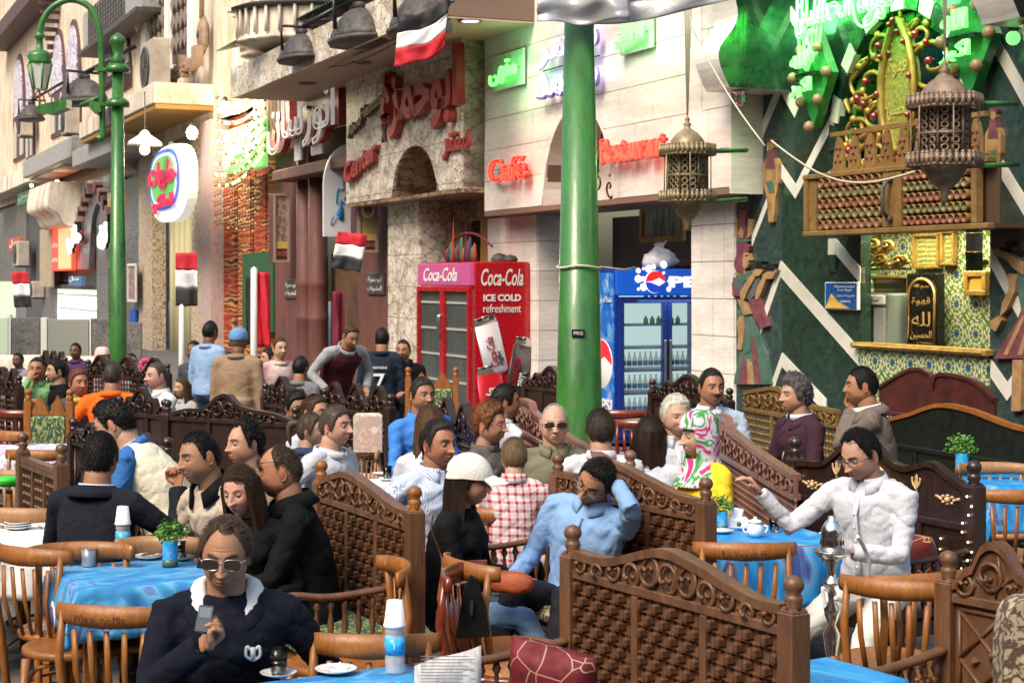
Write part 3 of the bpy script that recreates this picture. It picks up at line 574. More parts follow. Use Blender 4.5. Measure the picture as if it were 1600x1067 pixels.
for lb,dx,dy in (('small upright painted mummy figure right of the arch',0,0),('small upright painted mummy figure left of the balcony',-1392,190)):
    relief(lb,1200+dx/4,dy/4,4,[('body',mat('carved_brown_ochre',(.26,.13,.05),.5,col2=(.45,.27,.11),scale=9),.09,[(1368,835),(1384,800),(1450,800),(1466,835),(1462,960),(1446,1050),(1432,1200),(1402,1200),(1392,1050),(1370,960)]),('arm',SK,.12,[(1366,840),(1382,830),(1380,950),(1370,965)]),('arm',SK,.12,[(1452,830),(1468,840),(1464,965),(1452,950)]),('headdress',PUR,.11,[(1384,865),(1394,760),(1412,735),(1432,738),(1446,865)]),('face',SK,.13,[(1402,700),(1432,700),(1436,735),(1418,752),(1402,738)]),('crown',PUR,.12,[(1394,680),(1440,676),(1440,708),(1400,712)]),('kilt',GRN,.12,[(1386,946),(1430,940),(1442,1012),(1408,1014)])],300)
# =============== white marble cafe ===============
Wt=building('white_marble_cafe','cafe front of white veined marble with arched opening above two drink fridges')
YF=-.4
wx0=FX(757,200,YF)[0]; wx1=FX(1140,200,YF)[0]
def fz(px,py): return FX(px,py,YF)[1]
zbot=(fz(770,334)+fz(1045,296))/2; cz=.445; zref=fz(930,149)
acx2=FX(900,200,YF)[0]; arx2=abs(FX(957,200,YF)[0]-acx2); zsp=zbot-.02; a2=arch(acx2,zsp,arx2,fz(900,166)-zsp)
tiles(Wt,wx0,wx1,rows(zbot,zref+cz*8,cz,zref),.86,YF,.05,MARBW,bot=a2,name='tile',stag=1)
m=MB(); N=61; xs=[wx0+(wx1-wx0)*i/(N-1) for i in range(N)]
m.strip([(x,zref+cz*8) for x in xs],[(x,max(zbot+.01,a2(x)+.01)) for x in xs],YF+.03,.0); m.build('wall',JOINT,Wt)
m=MB()
for i in range(16):
    a0,a1=PI*i/16,PI*(i+1)/16; z=fz(900,166)-zsp
    p=[(acx2-math.cos(a)*arx2,zsp+math.sin(a)*z) for a in(a0,a1)]
    m.add([(p[0][0],YF,p[0][1]),(p[1][0],YF,p[1][1]),(p[1][0],.3,p[1][1]),(p[0][0],.3,p[0][1])],[(0,1,2,3)])
m.build('arch_soffit',MARBW,Wt)
m=MB(); m.box(acx2-arx2,acx2+arx2,.3,.34,zbot,zsp+2.0); m.build('arch_back_wall',MARBW,Wt)
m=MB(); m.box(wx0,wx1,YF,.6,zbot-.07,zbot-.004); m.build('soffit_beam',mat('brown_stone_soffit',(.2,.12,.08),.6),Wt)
# pillars of tiles
def pillar(bl,px0,px1,y,mt,zr,h,wid,ztop,dep=.55,name='tile'):
    x0=FX(px0,400,y)[0]; x1=FX(px1,400,y)[0]
    tiles(bl,x0,x1,rows(.0,ztop,h,zr),wid,y,.03,mt,name=name)
    # return face toward the camera
    ya=y
    for za,zb2 in rows(.0,ztop,h,zr):
        m=MB(); m.box(x1-.02,x1+.012,ya+.02,ya+dep,za+.004,zb2-.004); m.build(name,mt,bl,fix=False)
    m=MB(); m.box(x0+.01,x1-.021,ya+.028,ya+dep,0,ztop); m.build('pillar_core',JOINT,bl)
    return x0,x1
pillar(Wt,762,838,.0,MARBW,FX(835,377)[1],.42,.45,zbot-.07)
x0,x1=pillar(Wt,1080,1147,-.02,MARBW,FX(1110,409)[1],.42,.25,zbot-.07)
m=MB(); m.box(FX(1128,200)[0],FX(1147,200)[0],-.42,.02,zbot,zref+cz*8); m.build('end_pier',MARBW,Wt)
m=MB(); m.box(wx1-.02,wx1+.03,YF+.001,.0,zbot-.07,zref+cz*8); m.build('end_face',MARBW,Wt)
# interior back wall
m=MB(); m.box(FX(838,400)[0],x0+.5,1.9,2.0,0,zbot); m.build('interior_wall',mat('olive_tiled_wall',(.3,.29,.2),.5,col2=(.4,.38,.28),scale=2),Wt)
m=MB(); m.box(FX(838,400)[0],FX(985,400)[0],1.2,1.28,0,zbot-.1); m.build('grey_partition',mat('grey_partition',(.1,.095,.09),.6),Wt)
# wrought scroll grille
gx,gz=FX(925,285,-.2); t=FT('iron_scroll_grille','black wrought iron scroll grille in the arched opening','grille',x=gx,z=gz,y=-.2)
for i,(u,v,r,sg) in enumerate([(.2,.0,.13,1),(.55,-.1,.16,-1),(.35,.32,.14,1),(.7,.3,.11,-1),(.45,.62,.1,1)]):
    m=MB(); m.tube(spiral(u,v,r,1.3,PI/2,sg,lead=[(u-.2,v-.25),(u-.15*sg,v)]),.014,5); m.build('scroll',BLACK,t,fix=False)
m=MB(); m.tube([(0,0,-.35),(.1,0,1.1)],.014,5); m.tube([(-.1,0,-.3),(1.0,0,-.25)],.014,5); m.build('frame_bar',BLACK,t)
def neon(px,label,txts,nm,mt,mb=None,y=YF-.1,board=None,bt=.03,sk=None):
    x0,x1,z0,z1=FR(*px,y); t=FT('neon_sign',label,'neon sign',x=x0,z=z0,y=y); w,h=x1-x0,z1-z0
    if board: m=MB(); m.box(-.05,w+.05,.03,.06,-.05,h+.05); m.build('backplate',board,t)
    n=len(txts)
    for i,tx in enumerate(txts):
        hh=h/n*.86; z=h-(i+1)*h/n
        if mb: lettering(tx,w,hh,mb,t,(0,.0,z),ext=.05)
        lettering(tx,w,hh,mt,t,(0,-.03,z),neon=bt,name='neon_tube')
    m=MB(); m.box(.05,w*.95,.02,.04,h*.48,h*.5); m.build('mounting_bar',LAMPMET,t)
    return t
PGR=mat('pale_green_plate',(.5,.7,.5),.5)
neon((770,88,812,132),'small green neon script on a plate at the left of the white marble wall',[arabic('مقهى')],0,NEONG,None,board=PGR,bt=.02)
neon((968,34,1012,74),'small green neon script on a plate near the silver tarpaulin',[arabic('الحسين')],0,NEONG,None,board=PGR,bt=.02)
neon((843,48,938,148),'violet neon script behind the green lamp post',[arabic('سنتر'),arabic('محمد')],0,NEONP,mat('violet_letter',(.25,.18,.5),.4),bt=.018)
neon((768,240,826,283),'red neon word Café on the white marble wall',['Café'],0,NEONR,mat('red_plastic_letter',(.5,.02,.02),.4),bt=.016)
neon((945,203,1045,250),'red neon word Restaurant on the marble beside the lantern',['Restaurant'],0,NEONR,mat('red_plastic_letter'),bt=.02)
rl=bpy.data.lights.new('red_neon_light','POINT'); rl.energy=7; rl.color=(1,.12,.05); rl.shadow_soft_size=.3
for px in ((800,262),(995,232)):
    o=bpy.data.objects.new('red_neon_light',rl); COL.objects.link(o); x,z=FX(*px,YF-.45); o.matrix_world=FM@Matrix.Translation((x,YF-.45,z))
gl2=bpy.data.lights.new('green_plate_light','POINT'); gl2.energy=8; gl2.color=(.2,1,.35); gl2.shadow_soft_size=.2
for px in ((790,112),(990,54)):
    o=bpy.data.objects.new('green_plate_light',gl2); COL.objects.link(o); x,z=FX(*px,YF-.4); o.matrix_world=FM@Matrix.Translation((x,YF-.4,z))
# picture and bag
panel('framed_photograph','wide gilt framed picture on the olive wall above the blue fridge','picture',(1004,318,1072,378),.9,None,framed(GOLDY,mat('dim_green_print',(.06,.09,.07),.4,col2=(.3,.33,.25),scale=4,stretch=(3,1,.6)),.07))
# =============== crazed marble centre ===============
V=building('veined_marble_centre','two storey front clad in crazed grey veined marble with arched doorway and red letters')
YV=-.75
vx0=FX(541,250,YV)[0]; vx1=wx0-.02; vz=lambda px,py: FX(px,py,YV)[1]
vzb=(vz(560,319)+vz(740,288))/2; hv=.62; zr=vz(650,170)
acx3=FX(646,250,YV)[0]; arx3=abs(FX(682,250,YV)[0]-acx3); zs3=vzb-.02; rz3=vz(646,228)-zs3; a3=arch(acx3,zs3,arx3,rz3)
ztv=vz(650,88)
tiles(V,vx0,vx1,rows(vzb,ztv,hv,zr),1.1,YV,.05,MARBV,bot=a3,stag=1)
m=MB(); xs=[vx0+(vx1-vx0)*i/60 for i in range(61)]
m.strip([(x,ztv) for x in xs],[(x,max(vzb+.01,a3(x)+.01)) for x in xs],YV+.03,-.35); m.build('wall',JOINT,V)
m=MB(); m.box(vx1-.05,vx1+.0,YV+.004,.0,vzb,ztv); m.build('return_face',MARBV,V)
m=MB()
for i in range(16):
    p=[(acx3-math.cos(a)*arx3,zs3+math.sin(a)*rz3) for a in(PI*i/16,PI*(i+1)/16)]
    m.add([(p[0][0],YV,p[0][1]),(p[1][0],YV,p[1][1]),(p[1][0],.2,p[1][1]),(p[0][0],.2,p[0][1])],[(0,1,2,3)])
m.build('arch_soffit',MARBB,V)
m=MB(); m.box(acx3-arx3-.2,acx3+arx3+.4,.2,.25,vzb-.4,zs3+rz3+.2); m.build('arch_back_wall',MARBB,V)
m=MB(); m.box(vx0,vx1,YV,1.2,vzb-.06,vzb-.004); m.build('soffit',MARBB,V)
pillar(V,606,655,-.35,MARBV,FX(630,400)[1],.52,.5,vzb-.06,dep=.9)
m=MB(); m.box(FX(650,400)[0],FX(770,400)[0],1.0,1.1,0,vzb); m.build('recess_wall',MARBB,V)
m=MB(); m.box(FX(745,400)[0]-.1,FX(762,400)[0],.1,1.0,0,vzb); m.build('timber_jamb',mat('ochre_timber',(.35,.17,.03),.5),V)
# canopy with downlights
cy=-1.9; cz0=vz(650,92)
m=MB(); m.box(vx0-3.5,vx1+1.8,cy,.3,ztv,ztv+.02); m.build('canopy_soffit',mat('peach_soffit',(.5,.33,.24),.6),V)
tiles(V,vx0-3.5,vx1+1.8,[(ztv-.01,ztv+.55)],1.4,cy-.05,.05,MARBV,name='canopy_fascia_stone')
m=MB(); m.box(vx0-3.5,vx1+1.8,cy,.3,ztv+.03,ztv+.55); m.build('canopy_top',JOINT,V)
for i,px in enumerate((735,660,565,480)):
    x=FX(px,60,-1.3)[0]; lit=i==0
    t=FT('recessed_downlight','lit round downlight in the canopy' if lit else ['','unlit round downlight above the red letters','unlit round downlight near the left end of the marble wall','unlit round downlight above the white and red sign'][i],'downlight',x=x,z=ztv,y=-1.3)
    m=MB(); m.lathe([(.16,0),(.17,-.02),(.13,-.025),(.12,-.01)],n=16); m.build('ring',BRASSD,t); m=MB(); m.lathe([(0,-.008),(.118,-.012)],n=16); m.build('lens',glow('warm_downlight',(1,.85,.55),6) if lit else mat('dark_lens',(.1,.08,.06),.2),t)
def red_letters(txt,px,label,mt,ext=.16,skew=0,off=.03,y=YV,name='wall_letters',bold=True):
    x0,x1,z0,z1=FR(*px,y)
    if skew: skew=.5*(z1-z0)/(x1-x0); z1=z0+.5*(z1-z0)
    t=FT(name,label,'lettering',x=x0,z=z0,y=y); 
    lettering(txt,x1-x0,z1-z0,mt,t,(0,-.01,0),ext=ext,off=off,skew=skew); return t
red_letters(arabic('ابوحمزة'),(606,208,728,88),'big raised dark red arabic letters on the crazed marble',REDLET,.13,off=.035)
red_letters(arabic('سنتر'),(697,248,738,206),'small raised red arabic word under the big red letters',REDLET,.06,off=.02)
BRL=mat('bronze_letter',(.1,.06,.03),.5)
red_letters('Hamza',(572,185,606,146),'raised bronze word Hamza in the curved english name',BRL,.1,skew=.35)
red_letters('Abou',(552,215,572,180),'raised bronze word Abou in the curved english name',BRL,.1,skew=.5)
red_letters('Center',(546,287,596,220),'raised brown word Center climbing above the arch',REDLET,.1,skew=.55)
m=MB(); t=FT('star_boss','small bronze star boss on the crazed marble','ornament',603,208,YV); m=MB(); m.prism([(math.cos(a)*(.14 if i%2 else .05),math.sin(a)*(.22 if i%2 else .07)) for i,a in enumerate([PI/4*k for k in range(8)])],-.05,0); tt=m.build('star',BRL,t)

OPP=mat('unseen_brown_wall',(.22,.17,.12),.8,kind='dirt',col2=(.14,.1,.07),scale=1.0)  # house rows out of view, added to cut the sky fill
for nm,lb,b in (('unseen_house_row','unseen brown house row added behind the viewpoint to block sky light',(-22,22,-16,-12,0,13)),('unseen_house_row','unseen brown house row added beyond the left picture edge to block sky light',(-24,-19,-11.9,45,0,12))):
    t=thing(nm,lb,'building',(b[0],b[2],0)); m=MB(); m.box(0,b[1]-b[0],0,b[3]-b[2],0,b[5]); m.build('wall',OPP,t)
    n=6
    for i in range(n):
        for z in (4,8):
            m=MB()
            if b[1]-b[0]>b[3]-b[2]: x=(b[1]-b[0])*(i+.5)/n; m.box(x-.6,x+.6,b[3]-b[2]-.02,b[3]-b[2]+.03,z,z+1.9)
            else: y=(b[3]-b[2])*(i+.5)/n; m.box(b[1]-b[0]-.02,b[1]-b[0]+.03,y-.6,y+.6,z,z+1.9)
            m.build('window',DARKIN,t)
# =============== maroon coffee shop ===============
M_=building('maroon_coffee_shop','maroon plastered coffee shop front with ribbed pilasters and a white and red sign above')
mx0=FX(405,300)[0]; mx1=FX(606,300)[0]
m=MB(); m.box(FX(430,300)[0],FX(468,300)[0],0,.3,0,6.5); m.build('wall',MAROON,M_)
m=MB(); m.box(FX(560,300)[0],mx1,0,.3,0,6.5); m.build('wall',MAROON,M_)
m=MB(); m.box(FX(520,300)[0],FX(562,300)[0],.3,.35,FX(540,415)[1],6.5); m.build('door_header',MAROON,M_)
m=MB(); m.box(FX(520,300)[0]-.5,FX(562,300)[0]+.5,1.2,1.25,0,6.5); m.build('shop_interior_wall',mat('pale_green_interior',(.4,.4,.26),.7,col2=(.25,.2,.1),scale=2),M_)
m=MB(); m.box(FX(492,300)[0],FX(545,300)[0],.34,.4,0,FX(520,395)[1]); m.build('brown_door',mat('brown_door_panel',(.16,.09,.05),.6,kind='dirt',col2=(.09,.045,.03),scale=2),M_)
def rib_col(px,w,z1,y,par,mt,n=10):
    x=FX(px,300,y)[0]; m=MB()
    pr=[(w*.62,0),(w*.62,.25),(w*.5,.3),(w*.48,.34)]
    m.lathe(pr+[(w*.48,1.2),(w*.5,1.22),(w*.5,1.3),(w*.48,1.32),(w*.48,1.9),(w*.5,1.92),(w*.5,2.0),(w*.48,2.02),(w*.48,z1)],(x,y,0),16); m.build('pilaster',mt,par)
for px,w in ((478,.42),(497,.42)): rib_col(px,w,5.8,.0,M_,MAROON)
m=MB(); x0,z0=FX(425,247,-.5); x1=FX(541,247,-.5)[0]; m.box(x0,x1,-.5,.1,z0-.5,z0-.28,0,.02); m.build('sign_shelf',MAROON,M_)
m=MB(); m.box(x0,x1,-.08,.0,z0-.3,z0+1.9); m.build('sign_wall',MAROON,M_)
# pale capital column at the left of it
Cc=building('pale_fluted_column','pale fluted stone column between the lamplit shop and the maroon one'); Cc['category']='column'
x0,z0=FX(402,243,-.25); x1,_=FX(452,243,-.25); z1=FX(425,92,-.25)[1]; w=x1-x0
m=MB(); m.box(x0-.05,x1+.05,-.35,.3,z0-.05,z0+.28,0,.02); m.build('base',CREAMW2,Cc); m=MB(); m.box(x0-.05,x1+.05,-.35,.3,z1-.1,z1+.5,0,.03); m.box(x0-.12,x1+.12,-.42,.3,z1+.35,z1+.5,0,.02); m.build('capital',CREAMW2,Cc)
n=9
for i in range(n): m=MB(); m.lathe([(w/n*.45,z0+.28),(w/n*.45,z1-.1)],(x0+w*(i+.5)/n,-.25,0),8); m.build('flute',CREAMW2,Cc,fix=False)
m=MB(); m.box(x0,x1-.006,-.24,.3,z0+.29,z1-.11); m.build('shaft',CREAMW2,Cc)
def mboard(px,label,l1='',food=0,y=0.0,dep=.75):
    a,b,c,d,sx=px; s=FS(a,y-.5); x1=FX(sx,c,y)[0]; ya=LY(a,x1); yb=LY(b,x1); z0=FX(sx,d,y)[1]; z1=FX(sx,c,y)[1]
    t=FT('menu_board',label,'sign',x=x1,z=z0,y=0); H=z1-z0
    m=MB(); m.box(-.35,0,ya,yb,0,H,0,.01); m.build('box',mat('dark_purple_board_side',(.09,.035,.045),.5),t)
    m=MB(); w=yb-ya
    for q in ((ya,yb,0,.05),(ya,yb,H-.05,H),(ya,ya+.05,.05,H-.05),(yb-.05,yb,.05,H-.05)): m.box(.004,.04,*q)
    m.build('frame',mat('tan_board_frame',(.4,.25,.18),.5),t)
    m=MB(); m.box(.003,.015,ya+.05,yb-.05,H*.3,H-.05,0); m.box(.003,.015,ya+.05,yb-.05,H*.2,H*.3,1); m.box(.003,.015,ya+.05,yb-.05,.05,H*.2,2); m.build('poster',[mat('brown_food_photo',(.15,.1,.07),.5,col2=(.4,.3,.24),scale=14) if not food else mat('khaki_poster',(.4,.32,.12),.5),mat('yellow_strip',(.6,.42,.1),.5),mat('dark_strip',(.06,.02,.02),.5)],t)
    if food: m=MB(); m.lathe([(0,.03),(w*.3,.02),(w*.34,.012)],(0.01,(ya+yb)/2,H*.68),16,0,1,1,'x'); m.build('plate_print',CERAM,t); m=MB(); m.ball((.03,(ya+yb)/2,H*.68),w*.22,10); m.build('food_print',mat('brown_food',(.2,.07,.03),.5,col2=(.45,.2,.1),scale=20),t)
    o=lettering(l1 or 'COFFEE SHOP',w*.75,H*.07,mat('pink_print',(.6,.15,.15),.5),t,(.02,ya+w*.12,H*.09),(R(90),0,R(90)),ext=.003)
    return t
mboard((427,452,303,410,466),'tall menu board with brown food photograph on the left maroon pier','SHISHA COFFEE')
mboard((558,590,300,395,606),'yellow menu board with a round dish by the crazed marble pillar','EL HUSSEIN FISH',1)
def plaque(px,label):
    def f(t,w,h):
        m=MB(); m.box(0,w,-.03,0,0,h,0,.005); m.build('slab',mat('dark_slate_plaque',(.07,.055,.05),.5),t)
        lettering(arabic('ابوحمزة'),w*.8,h*.35,WHITE,t,(w*.1,-.035,h*.52),ext=.004); lettering(arabic('للمشروبات'),w*.8,h*.3,WHITE,t,(w*.1,-.035,h*.12),ext=.004)
    panel('script_plaque',label,'plaque',px,-.01,None,f)
plaque((446,437,468,466),'dark plaque with white script under the brown menu board'); plaque((575,427,602,460),'dark plaque with white script under the yellow menu board')
# coffee shop hanging sign (arched white board facing the street)
x1=FX(556,300,0)[0]; ya=LY(506,x1); yb=LY(548,x1); z0,z1=FX(556,370,0)[1],FX(556,225,0)[1]
t=FT('coffee_shop_sign','white arched hanging sign reading Coffee Shop in blue','sign',x=x1,z=z0,y=0); w=yb-ya; H=z1-z0
m=MB(); m.prism([(ya,0),(yb,.0),(yb,H)]+[(yb-w*math.sin(a),H*.55+H*.45*math.cos(a)) for a in [PI/2*i/8 for i in range(1,9)]],-.08,0,0,0,'yz'); m.build('board',mat('white_sign_board',(.75,.78,.8),.4),t)
lettering('Coffee Shop',H*.85,w*.22,mat('sign_letter_blue',(.03,.25,.6),.4),t,(.01,ya+w*.38,H*.1),(R(90),R(-62),R(90)),ext=.006)
m=MB(); m.lathe([(.05,0),(.05,.2),(.02,.26),(.02,.32)],(.02,ya+w*.62,H*.18),8,0,.3,1); m.tube(cat_spline([(.02,ya+w*.45,H*.35),(.02,ya+w*.5,H*.5),(.02,ya+w*.7,H*.5),(.02,ya+w*.72,H*.6)],5),.012,4); m.build('bottle_print',mat('sign_letter_blue'),t)
# big white/red sign of letters with unlit tubes given a faint glow of their own
x0,x1,z0,z1=FR(434,232,541,122,-.45)
t=FT('red_letter_sign','white sheet sign with dark red arabic letters outlined in pale tubes','sign',x=x0,z=z0,y=-.45); w,h=x1-x0,z1-z0
m=MB(); m.box(w*.2,w,.02,.06,h*.2,h*1.0); m.box(w*.5,w*.66,.02,.06,-h*.1,h*.2); m.box(w*.25,w*.35,.02,.06,-h*.12,h*.2); m.build('white_backboard',WHITE,t)
lettering(arabic('انورسان'),w,h*.8,REDLET,t,(0,0,h*.02),ext=.14,off=.05); lettering(arabic('انورسان'),w*1.0,h*.84,NEONW,t,(-.03,-.2,0),neon=.014,name='faint_glow_tube')
lettering(arabic('كافيه'),w*.5,h*.22,GOLD,t,(w*.25,-.02,h*.84),ext=.05,off=.02,name='gold_letters')
# =============== lamplit tapestry shop ===============
T_=building('lamplit_tapestry_shop','brightly lamplit shop hung with red tapestries and strings of bulbs')
x0,x1=FX(240,300)[0],FX(405,300)[0]
def wallp(px0,px1,y0,y1,z0,z1,nm,mt,b=T_):
    m=MB(); m.box(FX(px0,300)[0],FX(px1,300)[0],y0,y1,z0,z1); return m.build(nm,mt,b)
MOS=mat('speckled_mosaic_stone',(.66,.56,.43),.6,kind='floral',col2=(.3,.16,.08),scale=7,stretch=(1,1,1))
for a,b in ((222,243),(305,326)): wallp(a,b,-.1,.3,0,6,'mosaic_pier',MOS)
wallp(243,305,.5,.6,0,7,'curtained_window',mat('pale_yellow_curtain',(.55,.5,.3),.7,kind='stripes',col2=(.42,.38,.2),scale=40))
m=MB()
for i in range(26): m.lathe([(.05,FX(272,560)[1]-.5),(.05,4.2)],(FX(244,300)[0]+(FX(304,300)[0]-FX(244,300)[0])*i/25,.44,0),6)
m.build('curtain_folds',mat('pale_yellow_curtain'),T_,kind='stuff')
wallp(326,342,-.2,.2,0,6,'pink_printed_strip',mat('pink_printed_cloth',(.62,.38,.3),.7,kind='floral',col2=(.3,.35,.45),scale=6))
wallp(342,428,.25,.35,0,9,'tapestry',RUG)
for k,px in enumerate((350,372,395,415)): 
    wallp(px-9,px+9,.12+.02*k,.2+.02*k,.3,FX(px,290-8*k)[1],'tapestry_panel',[RUG,mat('orange_arabesque_hanging',(.3,.04,.012),.85,kind='rug',col2=(.45,.2,.07),scale=2.6,stretch=(.42,1,1))][k%2])
m=MB(); m.box(FX(380,300)[0],FX(428,300)[0],-.02,.1,.9,FX(400,395)[1]); m.build('green_stall_box',mat('stall_green',(.02,.09,.03),.6),T_)
wallp(240,405,.0,.3,6.0,11,'upper_wall',CREAMW2)
x0,x1,z0,z1=FR(350,268,410,195,-.5)
t=FT('green_shop_sign','lit pale green sign with raised script under the bright bulbs','sign',x=x0,z=z0,y=-.5); w,h=x1-x0,z1-z0
m=MB(); m.box(0,w,0,.12,0,h,0,.02); m.build('board',mat('lit_green_sign',(.15,.6,.15),.5,emit=(.25,.8,.2),es=.35),t); lettering(arabic('خان الخليلي'),w*.9,h*.75,mat('cream_letter',(.85,.85,.6),.5,emit=(1,1,.7),es=.4),t,(w*.05,-.01,h*.12),ext=.06,off=.03)
# cluster of bright bulbs & festoon
x,z=FX(302,205,-.9)
for i,(px,py,e) in enumerate(((300,208,1),(352,170,1))):
    x,z=FX(px,py,-1.0); t=FT('bright_bulb',['bare glaring bulb left over the round sweet sign','bare glaring bulb beside the pale column'][i],'lamp',x=x,z=z,y=-1.0)
    m=MB(); m.ball((0,0,0),.13,12,0,1.2); m.build('bulb',BULB,t); m=MB(); m.lathe([(.05,.12),(.06,.2),(.03,.26)],n=8); m.build('socket',BLACK,t)
    l=bpy.data.lights.new('bulb_light','POINT'); l.energy=130; l.color=(1,.82,.5); l.shadow_soft_size=.15; o=bpy.data.objects.new('bulb_light',l); COL.objects.link(o); o.parent=t; o.location=(0,-.25,0)
fb=MB(); fw=MB()
for k in range(14):
    a=P(298+8*k,236-6*k,30); 
    x0,z0=FX(300+8.5*k,250-3*k,-.75); x1,z1=FX(322+8.5*k,236-3.2*k,-.3)
for k in range(9):
    p0=FX(332,150+17*k,-.7); p1=FX(430,128+13*k,-.4)
    pts=[(p0[0]+(p1[0]-p0[0])*i/24,-.6,p0[1]+(p1[1]-p0[1])*i/24-.25*math.sin(PI*i/24)) for i in range(25)]
    fw.tube(pts,.012,4)
    for p in pts: fb.ball((p[0],p[1]-.02,p[2]-.05),.035,6,random.choice([0,0,0,1,2]))
t=FT('festoon_strings','strings of small warm and coloured bulbs sagging over the tapestry shop','string lights',x=0,z=0,y=0)
fb.build('bulbs',[glow('warm_festoon_bulb',(1,.7,.3),3),mat('green_bead',(.1,.3,.05),.3),mat('red_bead',(.5,.05,.03),.3)],t,kind='stuff'); fw.build('wires',BLACK,t)
bd=MB()
for k in range(16):
    x,_=FX(352+4.3*k,300,-.05); z=FX(352+4.3*k,270,-.05)[1]
    for j in range(16): bd.ball((x,-.3,z-.08*j-.05*(k%3)),.026,4,(j+k)%3)
t=FT('bead_curtain','fringe of brown and gold beads hanging over the tapestries','bead curtain',x=0,z=0,y=0)
bd.build('beads',[BRASS,WOOD_R,mat('pale_bead',(.7,.55,.3),.4)],t,kind='stuff')
# round sweet-shop sign
x,z=FX(262,287,-1.3); s=FS(262,-1.3); t=FT('round_lit_sign','rounded white sign with red script on green and blue discs beside the far lamp post','sign',x=x,z=z,y=-1.3)
hw=.5*(FX(289,287,-1.3)[0]-FX(231,287,-1.3)[0]); hh=60/s
def sup(a,b,n=32,e=.75): return [(a*abs(math.cos(q))**e*(1 if math.cos(q)>0 else -1),b*abs(math.sin(q))**e*(1 if math.sin(q)>0 else -1)) for q in [2*PI*i/n for i in range(n)]]
m=MB(); m.prism(sup(hw,hh),.02,.25); m.build('body',mat('white_sign_body',(.8,.8,.76),.4,emit=(1,1,.9),es=.3),t)
for nm,sc_,y,c in (('blue_disc',.8,.0,(.05,.15,.6)),('white_disc',.7,-.01,(.8,.8,.8)),('green_disc',.62,-.02,(.1,.5,.12))):
    m=MB(); m.prism([(x-hw*.2,z+hh*.12) for x,z in sup(hw*sc_,hh*sc_)],y-.01,y); m.build(nm,mat(nm,c,.4,emit=c,es=.3),t)
lettering(arabic('حلويات'),hw*1.5,hh*.75,mat('crimson_script',(.65,.02,.1),.4,emit=(.8,.02,.1),es=.25),t,(-hw*.95,-.04,-hh*.15),ext=.04,off=.07); lettering(arabic('المالكي'),hw*1.1,hh*.5,mat('crimson_script'),t,(-hw*.7,-.04,-hh*.75),ext=.04,off=.06)
# =============== grey granite building (far left) ===============
Y1=0
Gb=building('grey_granite_house','grey granite shop front with cream upper floors arched stained windows and air conditioners')
def gx(p,y=0): return FX(p,300,y)[0]
def gz(px,py,y=0): return FX(px,py,y)[1]
m=MB(); m.box(gx(-60),gx(240),.05,.5,gz(100,262),19); m.build('upper_wall',CREAMW,Gb)
YG=0.0
gy=lambda p:gx(p,YG)
gh=lambda a,b:gz(a,b,YG)
m=MB(); m.box(gy(-60),gy(222),YG+.5,YG+.8,0,gh(100,262)); m.build('lower_wall',GREYST,Gb)
m=MB(); m.box(gy(-60),gy(78),YG+.3,YG+.34,gh(20,262)-1.6,gh(20,262)-.3); m.build('signless_fascia',CREAMW2,Gb)
for a,b in ((18,34),(58,78),(142,160),(200,222)):
    tiles(Gb,gy(a),gy(b),rows(0,gh((a+b)/2,278),1.1,0),1.2,YG+.2 if a!=200 else YG-.1,.25,GREYST,name='granite_slab')
m=MB(); m.box(gy(-40),gy(18),YG+.35,YG+.4,0,gh(10,440)); m.build('pale_shop_window',mat('pale_green_lit_window',(.5,.6,.45),.5,emit=(.8,1,.7),es=.12),Gb)
m=MB(); m.box(gy(78)+.01,gy(140)-.01,YG+.3,YG+.35,0,gh(110,452)); m.build('lit_shop_window',mat('white_lit_window',(.7,.72,.65),.4,emit=(1,1,.85),es=.5),Gb)
m=MB(); m.box(gy(78),gy(142),YG+.2,YG+.5,gh(110,452),gh(110,445),0,.02); m.build('shutter_box',LAMPMET,Gb)
tiles(Gb,gy(112),gy(173),rows(gh(150,420),gh(150,278),.9,gh(150,420)),1.1,YG+.05,.2,GREYST,bot=arch((gy(137)+gy(163))/2,gh(150,421),(gy(163)-gy(137))/2,gh(150,318)-gh(150,421)),name='granite_slab')
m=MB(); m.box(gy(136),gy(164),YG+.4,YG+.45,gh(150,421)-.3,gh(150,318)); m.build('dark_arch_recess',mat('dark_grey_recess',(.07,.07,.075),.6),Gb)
for s in(-1,1):
    for k in range(8):
        f=k/8; xm=(gy(137)+gy(163))/2; w=(gy(170)-gy(124))/2*1.1
        x=xm+s*w*(1-f*.9); z=gh(150,340)+(gh(150,285)-gh(150,340))*(f**.7)+.1*k/8
        m=MB(); m.box(x-.07,x+.07,YG-.2,YG+.04,z-.35,z,0,.02); m.build('pink_voussoir',mat('dusty_pink_stone',(.4,.2,.19),.6) if k%2 else BLACK,Gb,fix=False)
def ledge(p0,p1,pyt,pyb,y,mt,nm='ledge'):
    m=MB(); c=(p0+p1)/2; m.box(gx(p0,y),gx(p1,y),y,.2,gz(c,pyb,y),gz(c,pyt,y),0,.03); return m.build(nm,mt,Gb)
ledge(-30,100,262,288,YG-.7,CREAMW2); ledge(36,112,232,262,YG-1.0,GREYMET,'metal_canopy'); ledge(113,175,222,250,YG-1.2,GREYMET,'metal_canopy'); ledge(124,240,160,190,-1.5,CREAMW2,'canopy_slab')
m=MB(); m.box(gx(124,-1.5),gx(240,-1.5),-1.45,.2,gz(180,198,-1.5),gz(180,192,-1.5)); m.build('timber_soffit',mat('ochre_timber'),Gb)
for a,b,pt,pb in ((34,58,300,520),(160,178,460,560),(178,200,330,560)):
    m=MB(); m.box(gx(a)+.02,gx(b)-.02,.28,.32,gz((a+b)/2,pb),gz((a+b)/2,pt)); m.build('dark_opening',mat('dark_grey_recess'),Gb)
